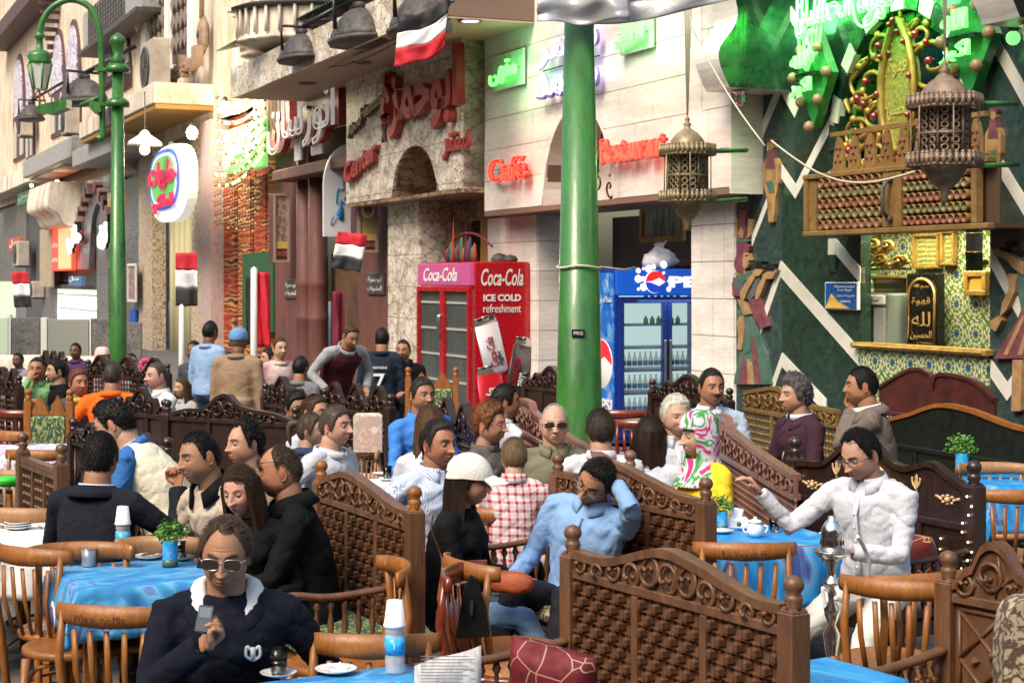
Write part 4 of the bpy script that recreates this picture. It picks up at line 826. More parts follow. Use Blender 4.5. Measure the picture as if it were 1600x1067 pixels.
for k in range(9): m=MB(); m.box(gx(80),gx(138),.27,.298,gz(110,552)+.55*k,gz(110,552)+.55*k+.03); m.build('shutter_rib',LAMPMET,Gb)
for a,b,pt,pb,c in ((22,40,372,392,(.3,.06,.03)),(118,138,432,447,(.05,.1,.2)),(180,198,300,322,(.3,.2,.05)),(36,56,300,318,(.06,.15,.08))):
    m=MB(); m.box(gx(a),gx(b),-.25,-.1,gz((a+b)/2,pb),gz((a+b)/2,pt),0,.02); m.build('shop_nameboard',mat('nameboard_%d'%a,c,.5,emit=c,es=.5),Gb)
    lettering(arabic('محل'),(gx(b)-gx(a))*.7,(gz(a,pt)-gz(a,pb))*.6,WHITE,Gb,(gx(a)+(gx(b)-gx(a))*.15,-.27,gz((a+b)/2,pb)+.15),ext=.02)
# windows on the upper wall
STG=mat('stained_glass',(.75,.75,.8),.3,kind='floral',col2=(.3,.1,.3),scale=3.2,emit=None)
def arched_win(p0,p1,pt,pb,par,y=.02,kind='arch'):
    x0,x1=gx(p0,y),gx(p1,y); c=(p0+p1)/2; z0,z1=gz(c,pb,y),gz(c,pt,y); w=x1-x0; xm=(x0+x1)/2; zs=z1-w*.75
    outl=[(x0,z0),(x0,zs)]+[(xm-w/2*math.cos(a),zs+(z1-zs)*math.sin(a)) for a in [PI*i/12 for i in range(1,12)]]+[(x1,zs),(x1,z0)]
    m=MB(); m.prism(outl,y-.05,.06); fr=m.build('window',mat('dark_plum_frame',(.09,.045,.045),.6),par)
    k=.72; inn=[(xm+(a-xm)*k,z0+(z1-z0)*.42+(b-z0)*.52) for a,b in outl]
    m=MB(); m.prism(inn,y-.09,y-.052); m.build('pane',STG,fr)
    for s in (-.28,.28):
        m=MB(); m.prism([(xm+w*(s-.13),z0+.15),(xm+w*(s-.13),z0+(z1-z0)*.28),(xm+w*s,z0+(z1-z0)*.38),(xm+w*(s+.13),z0+(z1-z0)*.28),(xm+w*(s+.13),z0+.15)],y-.09,y-.052); m.build('pane',mat('dim_pane',(.5,.48,.42),.4),fr)
for p in ((22,40,84,250),(42,54,80,250),(81,103,45,212),(104,127,30,200),(160,180,50,130),(184,206,50,110)): arched_win(*p,Gb)
m=MB(); m.box(gx(-20,-.9),gx(58,-.9),-.9,.2,gz(20,32,-.9),gz(20,8,-.9)); m.build('eave',mat('dark_plum_frame'),Gb)
for k in range(9):
    m=MB(); x=gx(58,-.9)-.25*k; m.box(x-.22,x,-.9+.1*k,.1,gz(20,36,-.9)-.32*k,gz(20,34,-.9)-.3*k+.02); m.build('corbel',mat('dark_plum_frame'),Gb)
def lattice_win(p0,p1,pt,pb):
    y=-.05; x0,x1=gx(p0,y),gx(p1,y); c=(p0+p1)/2; z0,z1=gz(c,pb,y),gz(c,pt,y)
    m=MB(); m.box(x0,x1,y,.04,z0,z1); fr=m.build('window',mat('dark_plum_frame'),Gb)
    m=MB(); n=4; d=(x1-x0-.3)/n
    k=0
    z=z0+.2
    while z<z1-.2:
        for i in range(n):
            xm=x0+.15+d*(i+.5); m.prism([(xm-d*.46,z+d*.5),(xm,z),(xm+d*.46,z+d*.5),(xm,z+d)],y-.09,y-.04)
        z+=d*1.05
    m.build('lattice',mat('dusty_lattice',(.22,.17,.14),.7),fr)
lattice_win(234,263,-60,95); lattice_win(269,299,-60,92)
for p0,p1 in ((299,309),(263,269),(226,234)): m=MB(); m.box(gx(p0),gx(p1),-.12,.04,gz(p0,110),19); m.build('pale_pier',WHITE,Gb)
def ac(px,label,y=-.6,w=1.0,h=.72):
    x,z=FX(px[0],px[1],y); t=FT('air_conditioner',label,'air conditioner',x=x,z=z,y=y,group='air conditioner units on the facades')
    m=MB(); m.box(0,w,0,.45,0,h,0,.03); m.build('casing',mat('dusty_cream_casing',(.5,.45,.38),.5,col2=(.35,.3,.25),scale=3),t)
    m=MB(); m.lathe([(h*.4,-.02),(h*.42,-.04),(h*.36,-.05),(h*.35,-.01),(h*.1,-.01),(0,-.03)],(w*.36,0,h*.5),18,0,1,1,'y'); 
    for i in range(6): a=PI*i/6; m.tube([(w*.36-math.cos(a)*h*.36,-.04,h*.5-math.sin(a)*h*.36),(w*.36+math.cos(a)*h*.36,-.04,h*.5+math.sin(a)*h*.36)],.008,4)
    m.build('fan_grille',mat('dark_grille',(.08,.08,.08),.5),t)
    for s in (0,1): m=MB(); m.box(w*(.15+.6*s),w*(.2+.6*s),0,.6,-.05,-.002); m.build('bracket',LAMPMET,t)
ac((221,150),'air conditioner on the ledge below the dark lattice windows',-1.2,1.5,1.35); ac((21,416),'air conditioner outdoor unit on the granite wall by the red lit panel',YG-.5,1.9,1.1); ac((28,215),'air conditioner in front of the leftmost arched window',-.7,1.3,1.2)
ac((96,212),'air conditioner on the metal canopy behind the flood lamps',-.8,1.2,1.0); ac((48,465),'small air conditioner low on the granite wall under the larger one',YG-.3,.8,.7)
# big hung unit at top
x0,x1,z0,z1=FR(130,48,222,-20,-.6); t=FT('screened_window_box','grey box with wire mesh front hung high between the windows','window box',x=x0,z=z0,y=-.6); w,h=x1-x0,z1-z0
m=MB(); m.box(0,w,0,.6,0,h,0,.03); m.build('casing',GREYMET,t); m=MB(); m.box(w*.12,w*.75,-.02,-.003,.1,h-.05); m.build('dark_screen',mat('dark_mesh_screen',(.06,.055,.05),.5,col2=(.16,.14,.12),scale=5),t)
m=MB()
for i in range(14): m.box(w*.12+w*.63*i/14,w*.12+w*.63*i/14+.02,-.04,-.022,.1,h-.05)
for i in range(8): m.box(w*.12,w*.75,-.045,-.04,.1+(h-.2)*i/8,.12+(h-.2)*i/8)
m.build('wire_mesh',LAMPMET,t,kind='stuff'); m=MB(); m.box(-.1,w+.1,-.2,.6,-.12,-.003); m.build('shelf',LAMPMET,t)
# red lit arch panel + scripts
x0,x1,z0,z1=FR(80,423,112,289,YG-.15); t=FT('red_lit_panel','tall glowing red panel with an arched light and white script on the granite','sign',x=x0,z=z0,y=YG-.15); w,h=x1-x0,z1-z0
m=MB(); m.box(0,w,0,.15,0,h,0,.02); m.build('panel',RED_L,t)
m=MB(); zs=h*.5; m.prism([(w*.4,h*.02),(w*.98,h*.02),(w*.98,zs)]+[(w*.69+w*.29*math.cos(a),zs+h*.2*math.sin(a)) for a in [PI*i/8 for i in range(1,8)]]+[(w*.4,zs)],-.03,0); m.build('lit_arch',mat('lit_orange_panel',(.9,.2,.1),emit=(1,.25,.12),es=1.3),t)
lettering(arabic('خاتس'),w*.8,h*.2,WHITE,t,(w*.08,-.01,h*.72),ext=.05,off=.02); 
for z in (.1,.27): lettering(arabic('بازار'),w*.3,h*.06,WHITE,t,(w*.05,-.01,h*z),ext=.02)
m=MB(); m.box(w*.05,w*.3,-.02,0,h*.55,h*.65); m.build('yellow_square',mat('lit_yellow',(.9,.6,.02),emit=(1,.7,.05),es=.8),t)
for a,l,tx in (((112,396,132,352),'white outlined dark script left of the dark arch','حاتي'),((161,390,173,348),'white outlined dark script right of the dark arch','لوق')):
    x0,x1,z0,z1=FR(*a,YG-.1); t=FT('wall_letters',l,'lettering',x=x0,z=z0,y=YG-.1); lettering(arabic(tx),x1-x0,z1-z0,BLACK,t,(0,0,0),ext=.1,off=.06); lettering(arabic(tx),x1-x0,z1-z0,glow('white_tube_lit',(.9,.95,1),2.2),t,(0,-.12,0),neon=.035,name='neon_tube')
x0,x1,z0,z1=FR(62,448,80,358,YG-.2); t=FT('hanging_display_strip','tall narrow display strip of trinkets left of the red panel','display',x=x0,z=z0,y=YG-.2); m=MB(); m.box(0,x1-x0,0,.1,0,z1-z0); m.build('strip',mat('trinket_print',(.25,.3,.25),.5,col2=(.5,.3,.15),scale=3),t)
x0,x1,z0,z1=FR(46,358,80,290,YG-1.0); t=FT('carved_corbel','curved pale corbel carved with arabesques under the left canopy','corbel',x=x0,z=z0,y=YG-1.0)
m=MB(); m.prism([(p.y,p.z) for p in cat_spline([(0,1.1,0),(0,.5,.1),(0,.25,.5),(0,-.1,.8),(0,0,z1-z0)],6)]+[(1.2,z1-z0),(1.2,0)],0,x1-x0,0,0,'yz'); m.build('block',CREAMW2,t)
for i,(px,py) in enumerate(((49,290),(89,284))):
    x,z=FX(px,py,YG-.6); t=FT('small_bulb',['small glowing bulb under the left canopy, nearer the picture edge','small glowing bulb just above the red lit panel'][i],'lamp',x=x,z=z,y=YG-.6); m=MB(); m.ball((0,0,0),.07,10); m.build('globe',glow('small_bulb',(1,.8,.45),18),t); m=MB(); m.lathe([(.03,.06),(.04,.1),(.02,.14)],n=8); m.build('socket',BLACK,t)
x,z=FX(226,228,-1.9); t=FT('pendant_lamp','white enamel pendant lamp with bare bulb hanging from the canopy slab','lamp',x=x,z=z,y=-1.9)
m=MB(); m.lathe([(.42,0),(.38,.1),(.15,.25),(.08,.35),(.03,.38)],n=20); m.build('shade',WHITE,t); m=MB(); m.ball((0,0,-.1),.13,10); m.build('bulb',glow('soft_bulb',(1,.9,.7),2),t); m=MB(); m.tube([(0,0,.35),(0,0,1.3)],.015,5); m.build('cord',LAMPMET,t)
x0,x1,z0,z1=FR(201,472,214,412,-.3); t=FT('shisha_poster','brown and cream poster board low beside the far lamp post','poster',x=x0,z=z0,y=-.3); framed(WHITE,mat('plum_print',(.2,.1,.1),.5,col2=(.5,.35,.3),scale=6),.08)(t,x1-x0,z1-z0)
x0,x1,z0,z1=FR(203,580,211,484,-.2); t=FT('blue_door_strip','narrow bright blue shutter beside the far lamp post','shutter',x=x0,z=z0,y=-.2); m=MB(); m.box(0,x1-x0,0,.06,0,z1-z0); m.build('leaf',mat('shutter_blue',(.01,.1,.5),.4),t)
# upper facade pieces above the middle shops
U_=building('pale_upper_facade','weathered pale upper floor with ribbed balconies above the tapestry shop and maroon shop')
m=MB(); m.box(gx(305),gx(541),.05,.5,6.0,14); m.build('wall',CREAMW2,U_)
m=MB(); m.box(gx(340),gx(362),-.1,.1,6.1,14); m.build('cream_pier',CREAMW,U_)
def ribbed(p0,p1,pt,pb,y=-1.3):
    x0,x1=FX(p0,200,y)[0],FX(p1,200,y)[0]; c=(p0+p1)/2; z0,z1=FX(c,pb,y)[1],FX(c,pt,y)[1]; w=(x1-x0)/2; xm=(x0+x1)/2
    m=MB(); m.lathe([(w*.55,z0-.25),(w*.9,z0-.05),(w*1.02,z0),(w,z0+.06),(w*.98,z0+.1),(w*.98,z1)],(xm,-.1,0),20,0,1,1.5); b=m.build('balcony',CREAMW2,U_)
    m=MB()
    for i in range(22): a=PI+PI*i/21; m.lathe([(.035,z0+.1),(.035,z1)],(xm+w*math.cos(a),-.1+w*1.5*math.sin(a),0),5)
    m.build('ribs',CREAMW2,U_,kind='stuff')
    m=MB(); m.lathe([(w*1.02,z1),(w*1.06,z1+.05),(w*1.0,z1+.1)],(xm,-.1,0),20,0,1,1.5); m.build('rim',LAMPMET,U_)
ribbed(375,412,52,88); ribbed(428,500,22,70)
def awning(p0,p1,py,label,y=-1.6,dz=.5):
    x0,x1=FX(p0,py,y)[0],FX(p1,py,y)[0]; z=FX((p0+p1)/2,py,y)[1]; t=FT('corrugated_awning',label,'awning',x=x0,z=z,y=y); w=x1-x0
    m=MB(); n=int(w/.08); v=[];f=[]
    for i in range(n+1):
        x=w*i/n; o=.03*(i%2); v+=[(x,0,o),(x,1.7,dz+o)]
    for i in range(n): f.append((2*i,2*i+2,2*i+3,2*i+1))
    m.add(v,f); m.build('sheet',mat('dark_green_corrugated',(.015,.07,.045),.5,col2=(.05,.07,.05),scale=3),t)
awning(335,412,62,'dark green corrugated awning above the bulbs'); awning(400,520,33,'dark green corrugated awning above the ribbed balcony')
x0,x1,z0,z1=FR(362,130,410,105,-.2); t=FT('exchange_sign','pale sign with raised grey capitals beside the awning','sign',x=x0,z=z0,y=-.2); m=MB(); m.box(0,x1-x0,0,.05,0,z1-z0); m.build('board',WHITE,t); lettering('EXCHANGE',(x1-x0)*.9,(z1-z0)*.6,GREYMET,t,(.1,-.01,.1),ext=.05,off=.02)
x0,x1,z0,z1=FR(268,125,318,85,-.3); t=FT('wall_letters','weathered brown raised arabic letters on the pale pier above the canopy','lettering',x=x0,z=z0,y=-.3); lettering(arabic('المجلس'),x1-x0,z1-z0,mat('weathered_brown_letter',(.3,.2,.14),.7),t,ext=.2,off=.05)
for i,(px,py,l,s) in enumerate(((214,18,'round carved lute shaped ornament high beside the lattice windows',1.0),(318,55,'long carved lute ornament on the pale pier right of the lattice windows',.8))):
    x,z=FX(px,py,-.25); t=FT('carved_lute',l,'ornament',x=x,z=z,y=-.25); m=MB(); m.lathe([(0,-.14),(.3*s,-.12),(.5*s,0),(.3*s,.1)],(0,0,0),16,0,1,1.3,'y'); m.build('body',mat('dusty_carving',(.32,.22,.15),.7,col2=(.2,.14,.1),scale=6),t); m=MB(); m.tube([(0,-.05,.5*s),(.1,-.05,2.2*s)],.08*s,6); m.build('neck',mat('dusty_carving'),t); m=MB(); m.lathe([(.12*s,-.16),(.1*s,-.1)],(0,0,0),10,0,1,1,'y'); m.build('sound_hole',BLACK,t)
# floodlights
def flood(px,py,label,s=1.0,y=-2.0,yaw=0):
    x,z=FX(px,py,y); t=FT('floodlight',label,'floodlight',x=x,z=z,y=y,group='floodlights over the shop fronts'); t.matrix_world=t.matrix_world@Matrix.Rotation(R(yaw),4,'Z')@Matrix.Scale(s,4)
    m=MB(); m.lathe([(.62,-.1),(.6,-.04),(.5,.1),(.3,.24),(.12,.3),(0,.31)],(0,0,0),10,0,1,.55); m.lathe([(.1,.28),(.1,.36),(.05,.38)],(.05,0,0),8); m.build('housing',LAMPMET,t)
    m=MB(); m.lathe([(.66,-.15),(.68,-.13),(.66,-.09),(.6,-.1),(.56,-.13)],(0,0,0),10,0,1,.55); m.build('rim',LAMPMET,t); m=MB(); m.tube([(.1,-.34,.0),(.1,-.36,.4),(.1,.36,.4),(.1,.34,0)],.03,6); m.build('yoke',BLACK,t)
    m=MB(); m.tube([(.1,0,.4),(.4,.8,.9)],.04,6); m.build('arm',BLACK,t)
flood(470,82,'dark floodlight hanging over the white and red sign'); flood(560,50,'dark floodlight left of the blurred flag over the marble canopy',1.15); flood(655,32,'dark floodlight behind the waving flag',1.1)
flood(130,150,'tilted grey floodlight with open dish behind the far lamp post',1.6,-2.2,20); flood(49,180,'flat brown floodlight in front of the leftmost arched windows',1.2,-2.4)
# cables
for i in range(7):
    pts=[]
    a=FX(370+i*9,20+i*8,-1.0); b=FX(700-i*6,2+i*5,-2.0)
    m=MB(); m.tube([(a[0]+(b[0]-a[0])*k/12,-1.2-.06*k,a[1]+(b[1]-a[1])*k/12-.2*math.sin(PI*k/12)*(1+.3*i)) for k in range(13)],.018,4)
    o=m.build('cable',BLACK,None,fix=False); o.matrix_world=FM; tag(o,['topmost','second','third','fourth','fifth','sixth','lowest'][i]+' of the dark sagging cables along the upper shop fronts','cable','cables along the upper shop fronts')
# =============== drink fridges ===============
xr=FX(829,420)[0]; 
yl=LY(737,xr); x_=xr
def xl_for(px,y): return FX(px,400,y)[0]
t=FT('red_drinks_fridge','red double door drinks fridge with can pictures on its side','fridge',x=xr,z=0,y=0)
zt_=FX(829,409)[1]; wx=xl_for(652,yl)-xr   # negative: along the street
zb_=.12
m=MB(); m.box(wx,0,yl+.06,-.02,zb_,zt_,0,.02); m.build('cabinet',RED_P,t)
hz=zt_-.34
m=MB(); m.box(wx+.02,-.06,yl,yl+.058,hz,zt_-.02,0,.01); m.build('header',mat('lit_pink_header',(.38,.06,.18),.4,emit=(.9,.2,.5),es=.12),t)
lettering('Coca-Cola',-wx*.62,.2,WHITE,t,(wx+.3,yl-.006,hz+.06),ext=.006,off=.012,shear=.3)
for k in (0,1):
    a=wx+.02+(-wx-.08)*.5*k; b=a+(-wx-.08)*.5-.01
    m=MB(); w=.07
    for q in ((a,b,zb_+.08,zb_+.16),(a,b,hz-.09,hz-.01),(a,a+w,zb_+.16,hz-.09),(b-w,b,zb_+.16,hz-.09)): m.box(q[0],q[1],yl-.02,yl+.04,q[2],q[3],0,.008)
    d=m.build('door',RED_P,t); m=MB(); m.box(a+w,b-w,yl,yl+.01,zb_+.16,hz-.09); m.build('glass',FGLASS,d)
    m=MB(); m.tube([(b-.03 if k==0 else a+.03,yl-.03,1.2),(b-.03 if k==0 else a+.03,yl-.07,1.25),(b-.03 if k==0 else a+.03,yl-.07,1.5),(b-.03 if k==0 else a+.03,yl-.03,1.55)],.012,6); m.build('handle',CHROME,d)
m=MB(); m.box(wx+.05,-.06,yl+.045,yl+.0585,zb_+.1,hz-.05); m.build('inner_back',mat('fridge_inner_grey',(.13,.15,.14),.5,col2=(.06,.075,.07),scale=3,stretch=(1,1,.3)),t)
for k in range(4):
    m=MB(); z=.55+.38*k; m.box(wx+.1,-.12,yl+.025,yl+.044,z,z+.03); m.build('shelf',WHITE,t)
# side artwork: lettering and cans (local x+ face)
def side(u): return yl+.06+u   # distance from front edge along the side
SW=-.02-(yl+.06)
def slet(tx,u0,w,z,h,mt=WHITE,sh=0,off=.0,rot=0): 
    o=lettering(tx,w,h,mt,t,(.006,side(u0),z),(R(90),rot,R(90)),ext=.004,off=off,shear=sh); return o
slet('Coca-Cola',SW*.1,SW*.78,zt_-.34,.24,sh=.3,off=.012); slet('ICE COLD',SW*.14,SW*.7,zt_-.56,.1,off=.04); slet('refreshment',SW*.14,SW*.7,zt_-.72,.12)
def can(u,z,r,h,tilt,col,txt,nm):
    c=MB(); 
    T=Matrix.Translation((.012,side(u*SW),z))@Matrix.Rotation(R(tilt),4,'X'); c.xf=T
    c.lathe([(r*.8,0),(r,.05*h),(r,.86*h)],(0,0,0),20,0,.12,1); o=c.build('can_print',[mat(nm,col,.3,metal=.3,coat=.5)],t)
    c=MB(); c.xf=T; c.lathe([(r,.86*h),(r*.86,.97*h),(r*.9,.985*h),(r*.84,.99*h),(r*.82,.97*h),(0,.965*h)],(0,0,0),20,0,.12,1); c.lathe([(r*.86,0),(r*.9,.05),(r*.84,.06)],(.02,0,.93*h),16,0,.1,.35); c.build('can_lid',SILVER,o)
    return T
T=can(.40,zt_-1.58,.22*SW,.84,14,(.62,.6,.64),'','can_silver'); 
for tx,w,hh,dx,mt in (('Coca-Cola',.42,.12,.0,RED_P),('light',.2,.09,-.09,BLACK)):
    o=lettering(tx,w,hh,mt,t,ext=.004,off=.01,shear=.2); o.matrix_local=T@Matrix.Translation((.03,.04+(-dx),.12))@Matrix.Rotation(R(90),4,'Z')@Matrix.Rotation(R(90),4,'X')@Matrix.Rotation(R(90),4,'Z')
T=can(.72,zt_-1.86,.19*SW,.8,-12,(.05,.04,.045),'','can_black')
for tx,w,hh,dx,mt in (('Coca-Cola',.4,.12,.04,RED_P),('zero',.2,.1,-.08,WHITE)):
    o=lettering(tx,w,hh,mt,t,ext=.004,off=.01,shear=.2); o.matrix_local=T@Matrix.Translation((.03,.02-dx,.1))@Matrix.Rotation(R(90),4,'Z')@Matrix.Rotation(R(90),4,'X')@Matrix.Rotation(R(90),4,'Z')
T=can(.34,zt_-2.26,.24*SW,.8,6,(.5,.01,.02),'','can_red')
o=lettering('Cola',.4,.16,WHITE,t,ext=.004,off=.012,shear=.2); o.matrix_local=T@Matrix.Translation((.035,.06,.1))@Matrix.Rotation(R(90),4,'Z')@Matrix.Rotation(R(90),4,'X')@Matrix.Rotation(R(90),4,'Z')
# pile of coloured bits on top
tt=FT('toy_heap','heap of small red green and purple trinkets on top of the red fridge','trinkets',x=xr,z=zt_,y=0)
cm=[mat('trinket_%d'%i,c,.5) for i,c in enumerate(((.16,.02,.03),(.02,.02,.08),(.05,.13,.03),(.3,.06,.02),(.06,.015,.05)))]
for i in range(14):
    m=MB(); x=wx*.95+i*.085; m.lathe([(.03,0),(.04,.1),(.025,.2+.05*(i%4)),(0,.24+.05*(i%4)+(.35 if i%6==3 else 0))],(x,yl*.5,0),7); m.build('trinket',cm[i%5],tt)
m=MB(); m.tube(cat_spline([(wx*.95,yl*.5,.25),(wx*.7,yl*.5,.42),(wx*.4,yl*.5,.4),(wx*.15,yl*.5,.22)],5),.02,5); m.build('cord',cm[0],tt)
m=MB(); m.ball((-.3,-.35,.03),.14,8,0,.7); m.ball((-.15,-.25,.03),.12,8,0,.6); o=m.build('rag_heap',LAMPMET,None); o.matrix_world=FM@Matrix.Translation((xr,0,zt_)); tag(o,'dark crumpled rag on the right end of the red fridge','rag')
# blue fridge: front faces along the street
xf_=FX(1080,430,.55)[0]-.1; 
yb0=LY(961,xf_); yb1=LY(1118,xf_); xs_=FX(922,430,yb0)[0]
ztp=FX(961,420,yb0)[1]
t=FT('blue_drinks_fridge','blue double door drinks fridge with lit header half behind the white pillar','fridge',x=xf_,z=0,y=yb0); D=xf_-xs_; Wd=yb1-yb0
m=MB(); m.box(-D,-D+.04,0,Wd,.05,ztp); m.box(-D+.04,0,0,.05,.05,ztp); m.box(-D+.04,0,Wd-.05,Wd,.05,ztp); m.box(-D+.04,0,.05,Wd-.05,ztp-.05,ztp); m.box(-D+.04,0,.05,Wd-.05,.05,.15); m.build('cabinet',BLUE_P,t)
m=MB(); m.box(-D+.05,-D+.06,.05,Wd-.05,.16,ztp-.06); m.build('inner_wall',mat('lit_fridge_inside',(.6,.72,.68),.5,emit=(.75,1,.93),es=.5),t)
m=MB(); m.box(-D+.05,-.08,.052,.06,.16,ztp-.06); m.build('inner_wall',mat('lit_fridge_inside'),t)
hb=ztp-.33; m=MB(); m.box(.0,.07,.0,Wd,hb,ztp,0,.02); m.build('header',mat('lit_blue_header',(.01,.06,.35),.3,emit=(.0,.12,.7),es=.3,),t)
m=MB(); m.lathe([(0,.09),(.11,.085),(.14,.075)],(.0,Wd*.36,hb+.17),20,0,1,1,'x'); m.build('globe_white',mat('lit_white',(.9,.9,.9),emit=(1,1,1),es=.6),t)
for s,c,nm in ((1,(.8,.02,.03),'globe_red'),(-1,(.01,.05,.5),'globe_blue')):
    m=MB(); pl=[(Wd*.36+.135*math.cos(a),hb+.17+s*.135*math.sin(a)) for a in [PI*i/12 for i in range(13)]]; pl=[(a,b) for a,b in pl]+[(Wd*.36-.05,hb+.17+s*.01),(Wd*.36+.05,hb+.17+s*.05)]
    m.prism(pl,.092,.1,0,0,'yz'); m.build(nm,mat(nm,c,.3,emit=c,es=.4),t)
lettering('PEPSI',Wd*.62,.14,mat('lit_white'),t,(.075,Wd*.5,hb+.10),(R(90),0,R(90)),ext=.01,off=.05)
m=MB()
for i in range(16): 
    m.lathe([(0,.0755),(.02+.015*(i%3),.074)],(0,Wd*(.2+.05*(i%7)),hb+.08+.025*(i*5%13)),8,0,1,1,'x')
m.build('bubble_prints',mat('lit_white'),t,kind='stuff')
for k in (0,1):
    a=.04+(Wd-.08)*.5*k; b=a+(Wd-.08)*.5-.01; m=MB(); w=.06
    for q in ((a,b,.12,.22),(a,b,hb-.09,hb-.01),(a,a+w,.22,hb-.09),(b-w,b,.22,hb-.09)): m.box(0.0,.05,q[0],q[1],q[2],q[3],0,.008)
    d=m.build('door',mat('dark_blue_door_frame',(.01,.03,.2),.3),t); m=MB(); m.box(.02,.03,a+w,b-w,.22,hb-.09); m.build('glass',FGLASS,d)
    m=MB(); m.box(.05,.075,(b-.05 if k==0 else a+.01),(b-.02 if k==0 else a+.04),.5,1.3,0,.005); m.build('handle',CHROME,d)
for k in range(6):
    m=MB(); z=.35+.28*k; m.box(-D+.07,-.02,.07,Wd-.06,z,z+.02,0); m.build('shelf',mat('blue_wire_shelf',(.1,.18,.35),.4),t)
    if k in (0,1,2,4,5):
        for i in range(15 if k<3 else 6):
            y=.12+i*.075 if k<3 else (.5+i*.09); m=MB(); h=.22 if k<3 else .1
            m.lathe([(.028,0),(.031,.02),(.031,h*.6),(.012,h*.85),(.013,h)],(-.15,y,z+.02),8); o=m.build('bottle' if k<3 else 'can',[PET if k<3 else mat('green_can',(.05,.3,.1),.3)],t)
            if k<3: m=MB(); m.lathe([(.0325,h*.25),(.0325,h*.5)],(-.15,y,z+.02),8); m.build('bottle_label',mat('blue_label',(.1,.35,.7),.4),t)
# left side print
m=MB(); m.box(-D+.02,-.02,-.012,-.002,.3,ztp-.05); m.build('side_print',mat('blue_splash_print',(.01,.08,.45),.35,kind='print',col2=(.6,.7,.9),scale=2.5),t)
lettering(arabic('عندك بيبسي'),D*.8,.12,WHITE,t,(-D+.1,-.02,ztp-.45),ext=.004); lettering('PEPSI',D*.8,.16,WHITE,t,(-D+.1,-.02,.42),ext=.004,off=.03)
m=MB(); m.lathe([(0,-.02),(.3,-.018),(.31,-.01)],(-D*.5,0,1.0),20,0,1,1,'y'); m.build('globe_print',mat('globe_white_print',(.8,.8,.8),.4),t)
m=MB(); m.prism([(-D*.5+.3*math.cos(a),1.0+.3*math.sin(a)) for a in [PI*i/12 for i in range(13)]]+[(-D*.5-.1,1.02),(-D*.5+.1,1.1)],-.026,-.021); m.build('globe_red_print',mat('globe_red'),t)
gl_=bpy.data.lights.new('fridge_light','AREA'); gl_.energy=6; gl_.color=(.85,1,.95); gl_.size=.8; o=bpy.data.objects.new('fridge_light',gl_); COL.objects.link(o); o.parent=t; o.location=(-.2,Wd/2,hb-.05)
# plastic bag on it
x,z=xf_,ztp; t2=FT('plastic_bag','knotted white plastic bag on top of the blue fridge','bag',x=xf_-.3,z=ztp,y=yb0+Wd*.55)
m=MB(); m.lathe([(.12,0),(.2,.03),(.23,.1),(.19,.17),(.11,.22),(.05,.26),(.04,.3),(.07,.33),(0,.32)],n=22); o=m.build('bag',mat('thin_white_plastic',(.75,.76,.78),.35,bump=.8,bscale=14),t2)
for v in o.data.vertices: v.co+=Vector(noise.noise_vector(v.co*11))*.06
m=MB(); m.ball((.1,.28,.05),.14,8,0,.5); m.ball((.05,.42,.05),.12,8,0,.4); o=m.build('cloth_bundle',mat('dark_red_cloth',(.08,.015,.02),.8),None); o.matrix_world=t2.matrix_world.copy(); tag(o,'dark red cloth bundle lying behind the plastic bag','cloth')
# =============== street lamp posts ===============
def post(px,pw0,pw1,py0,py1,s,label):
    base=PS(px,YH+CH*s,s); base.z=0; t=thing('lamp_post',label,'lamp post',base)
    z1=CH-(py0-YH)/s; r1=pw0/s/2; r0=pw1/s/2
    m=MB(); m.lathe([(r0*1.8,0),(r0*1.8,.12),(r0*1.5,.2),(r0*1.15,.42),(r0*1.02,.6),(r1,z1)],n=28); m.build('shaft',GREENP,t); return t,z1,r1,s
t,z1,r1,s=post(905,45,76,0,720,236,'thick glossy green lamp post standing before the blue fridge')
m=MB(); m.tube([(math.cos(a)*.148,math.sin(a)*.148,CH-(417-YH)/s+.008*math.sin(a*3)) for a in [2*PI*i/16 for i in range(16)]],.007,5,closed=True); m.tube([(.14,0,2.12),(.3,.1,2.1),(.42,.6,2.12)],.006,4); m.build('tied_string',mat('pale_string',(.6,.55,.4),.8),t)
m=MB(); m.box(-.055,.03,-.151,-.139,1.66,1.71); m.build('sticker',BLACK,t); lettering('PRG',.06,.022,WHITE,t,(-.042,-.153,1.674),ext=.001)
t,z1,r1,s=post(184,16,28,95,680,100,'far green lamp post with an arched arm carrying a lantern')
zz=lambda py: CH-(py-YH)/s
xx=lambda px: (px-184)/s
m=MB(); m.lathe([(r1,z1-.1),(r1*1.6,z1),(r1*.9,z1+.08),(r1*1.3,zz(70)),(r1*1.7,zz(66)),(r1*1.2,zz(58)),(r1*.3,zz(52)),(0,zz(51))],n=16); m.build('finial',GREENP,t)
for py in (108,162):
    m=MB(); m.lathe([(r1*1.2,zz(py)-.06),(r1*2.3,zz(py)-.05),(r1*2.3,zz(py)+.02),(r1*1.5,zz(py)+.08)],n=16); m.box(xx(150),0,-.06,.06,zz(py)-.04,zz(py)+.02); m.build('collar',GREENP,t)
m=MB(); m.tube(cat_spline([(xx(152),0,zz(216)),(xx(160),0,zz(214)),(xx(160),0,zz(200)),(xx(159),0,zz(110)),(xx(156),0,zz(50)),(xx(140),0,zz(12)),(xx(110),0,zz(0)),(xx(82),0,zz(12)),(xx(66),0,zz(35)),(xx(62),0,zz(60))],8),.05,8); m.build('arm',GREENP,t)
lt=MB(); cx=xx(62)
lt.lathe([(.02,zz(48)),(.1,zz(58)),(.05,zz(62)),(.06,zz(78)),(.16,zz(82)),(.2,zz(88)),(.17,zz(96)),(.19,zz(100))],(cx,0,0),8); lt.build('lantern_cap',GREENP,t)
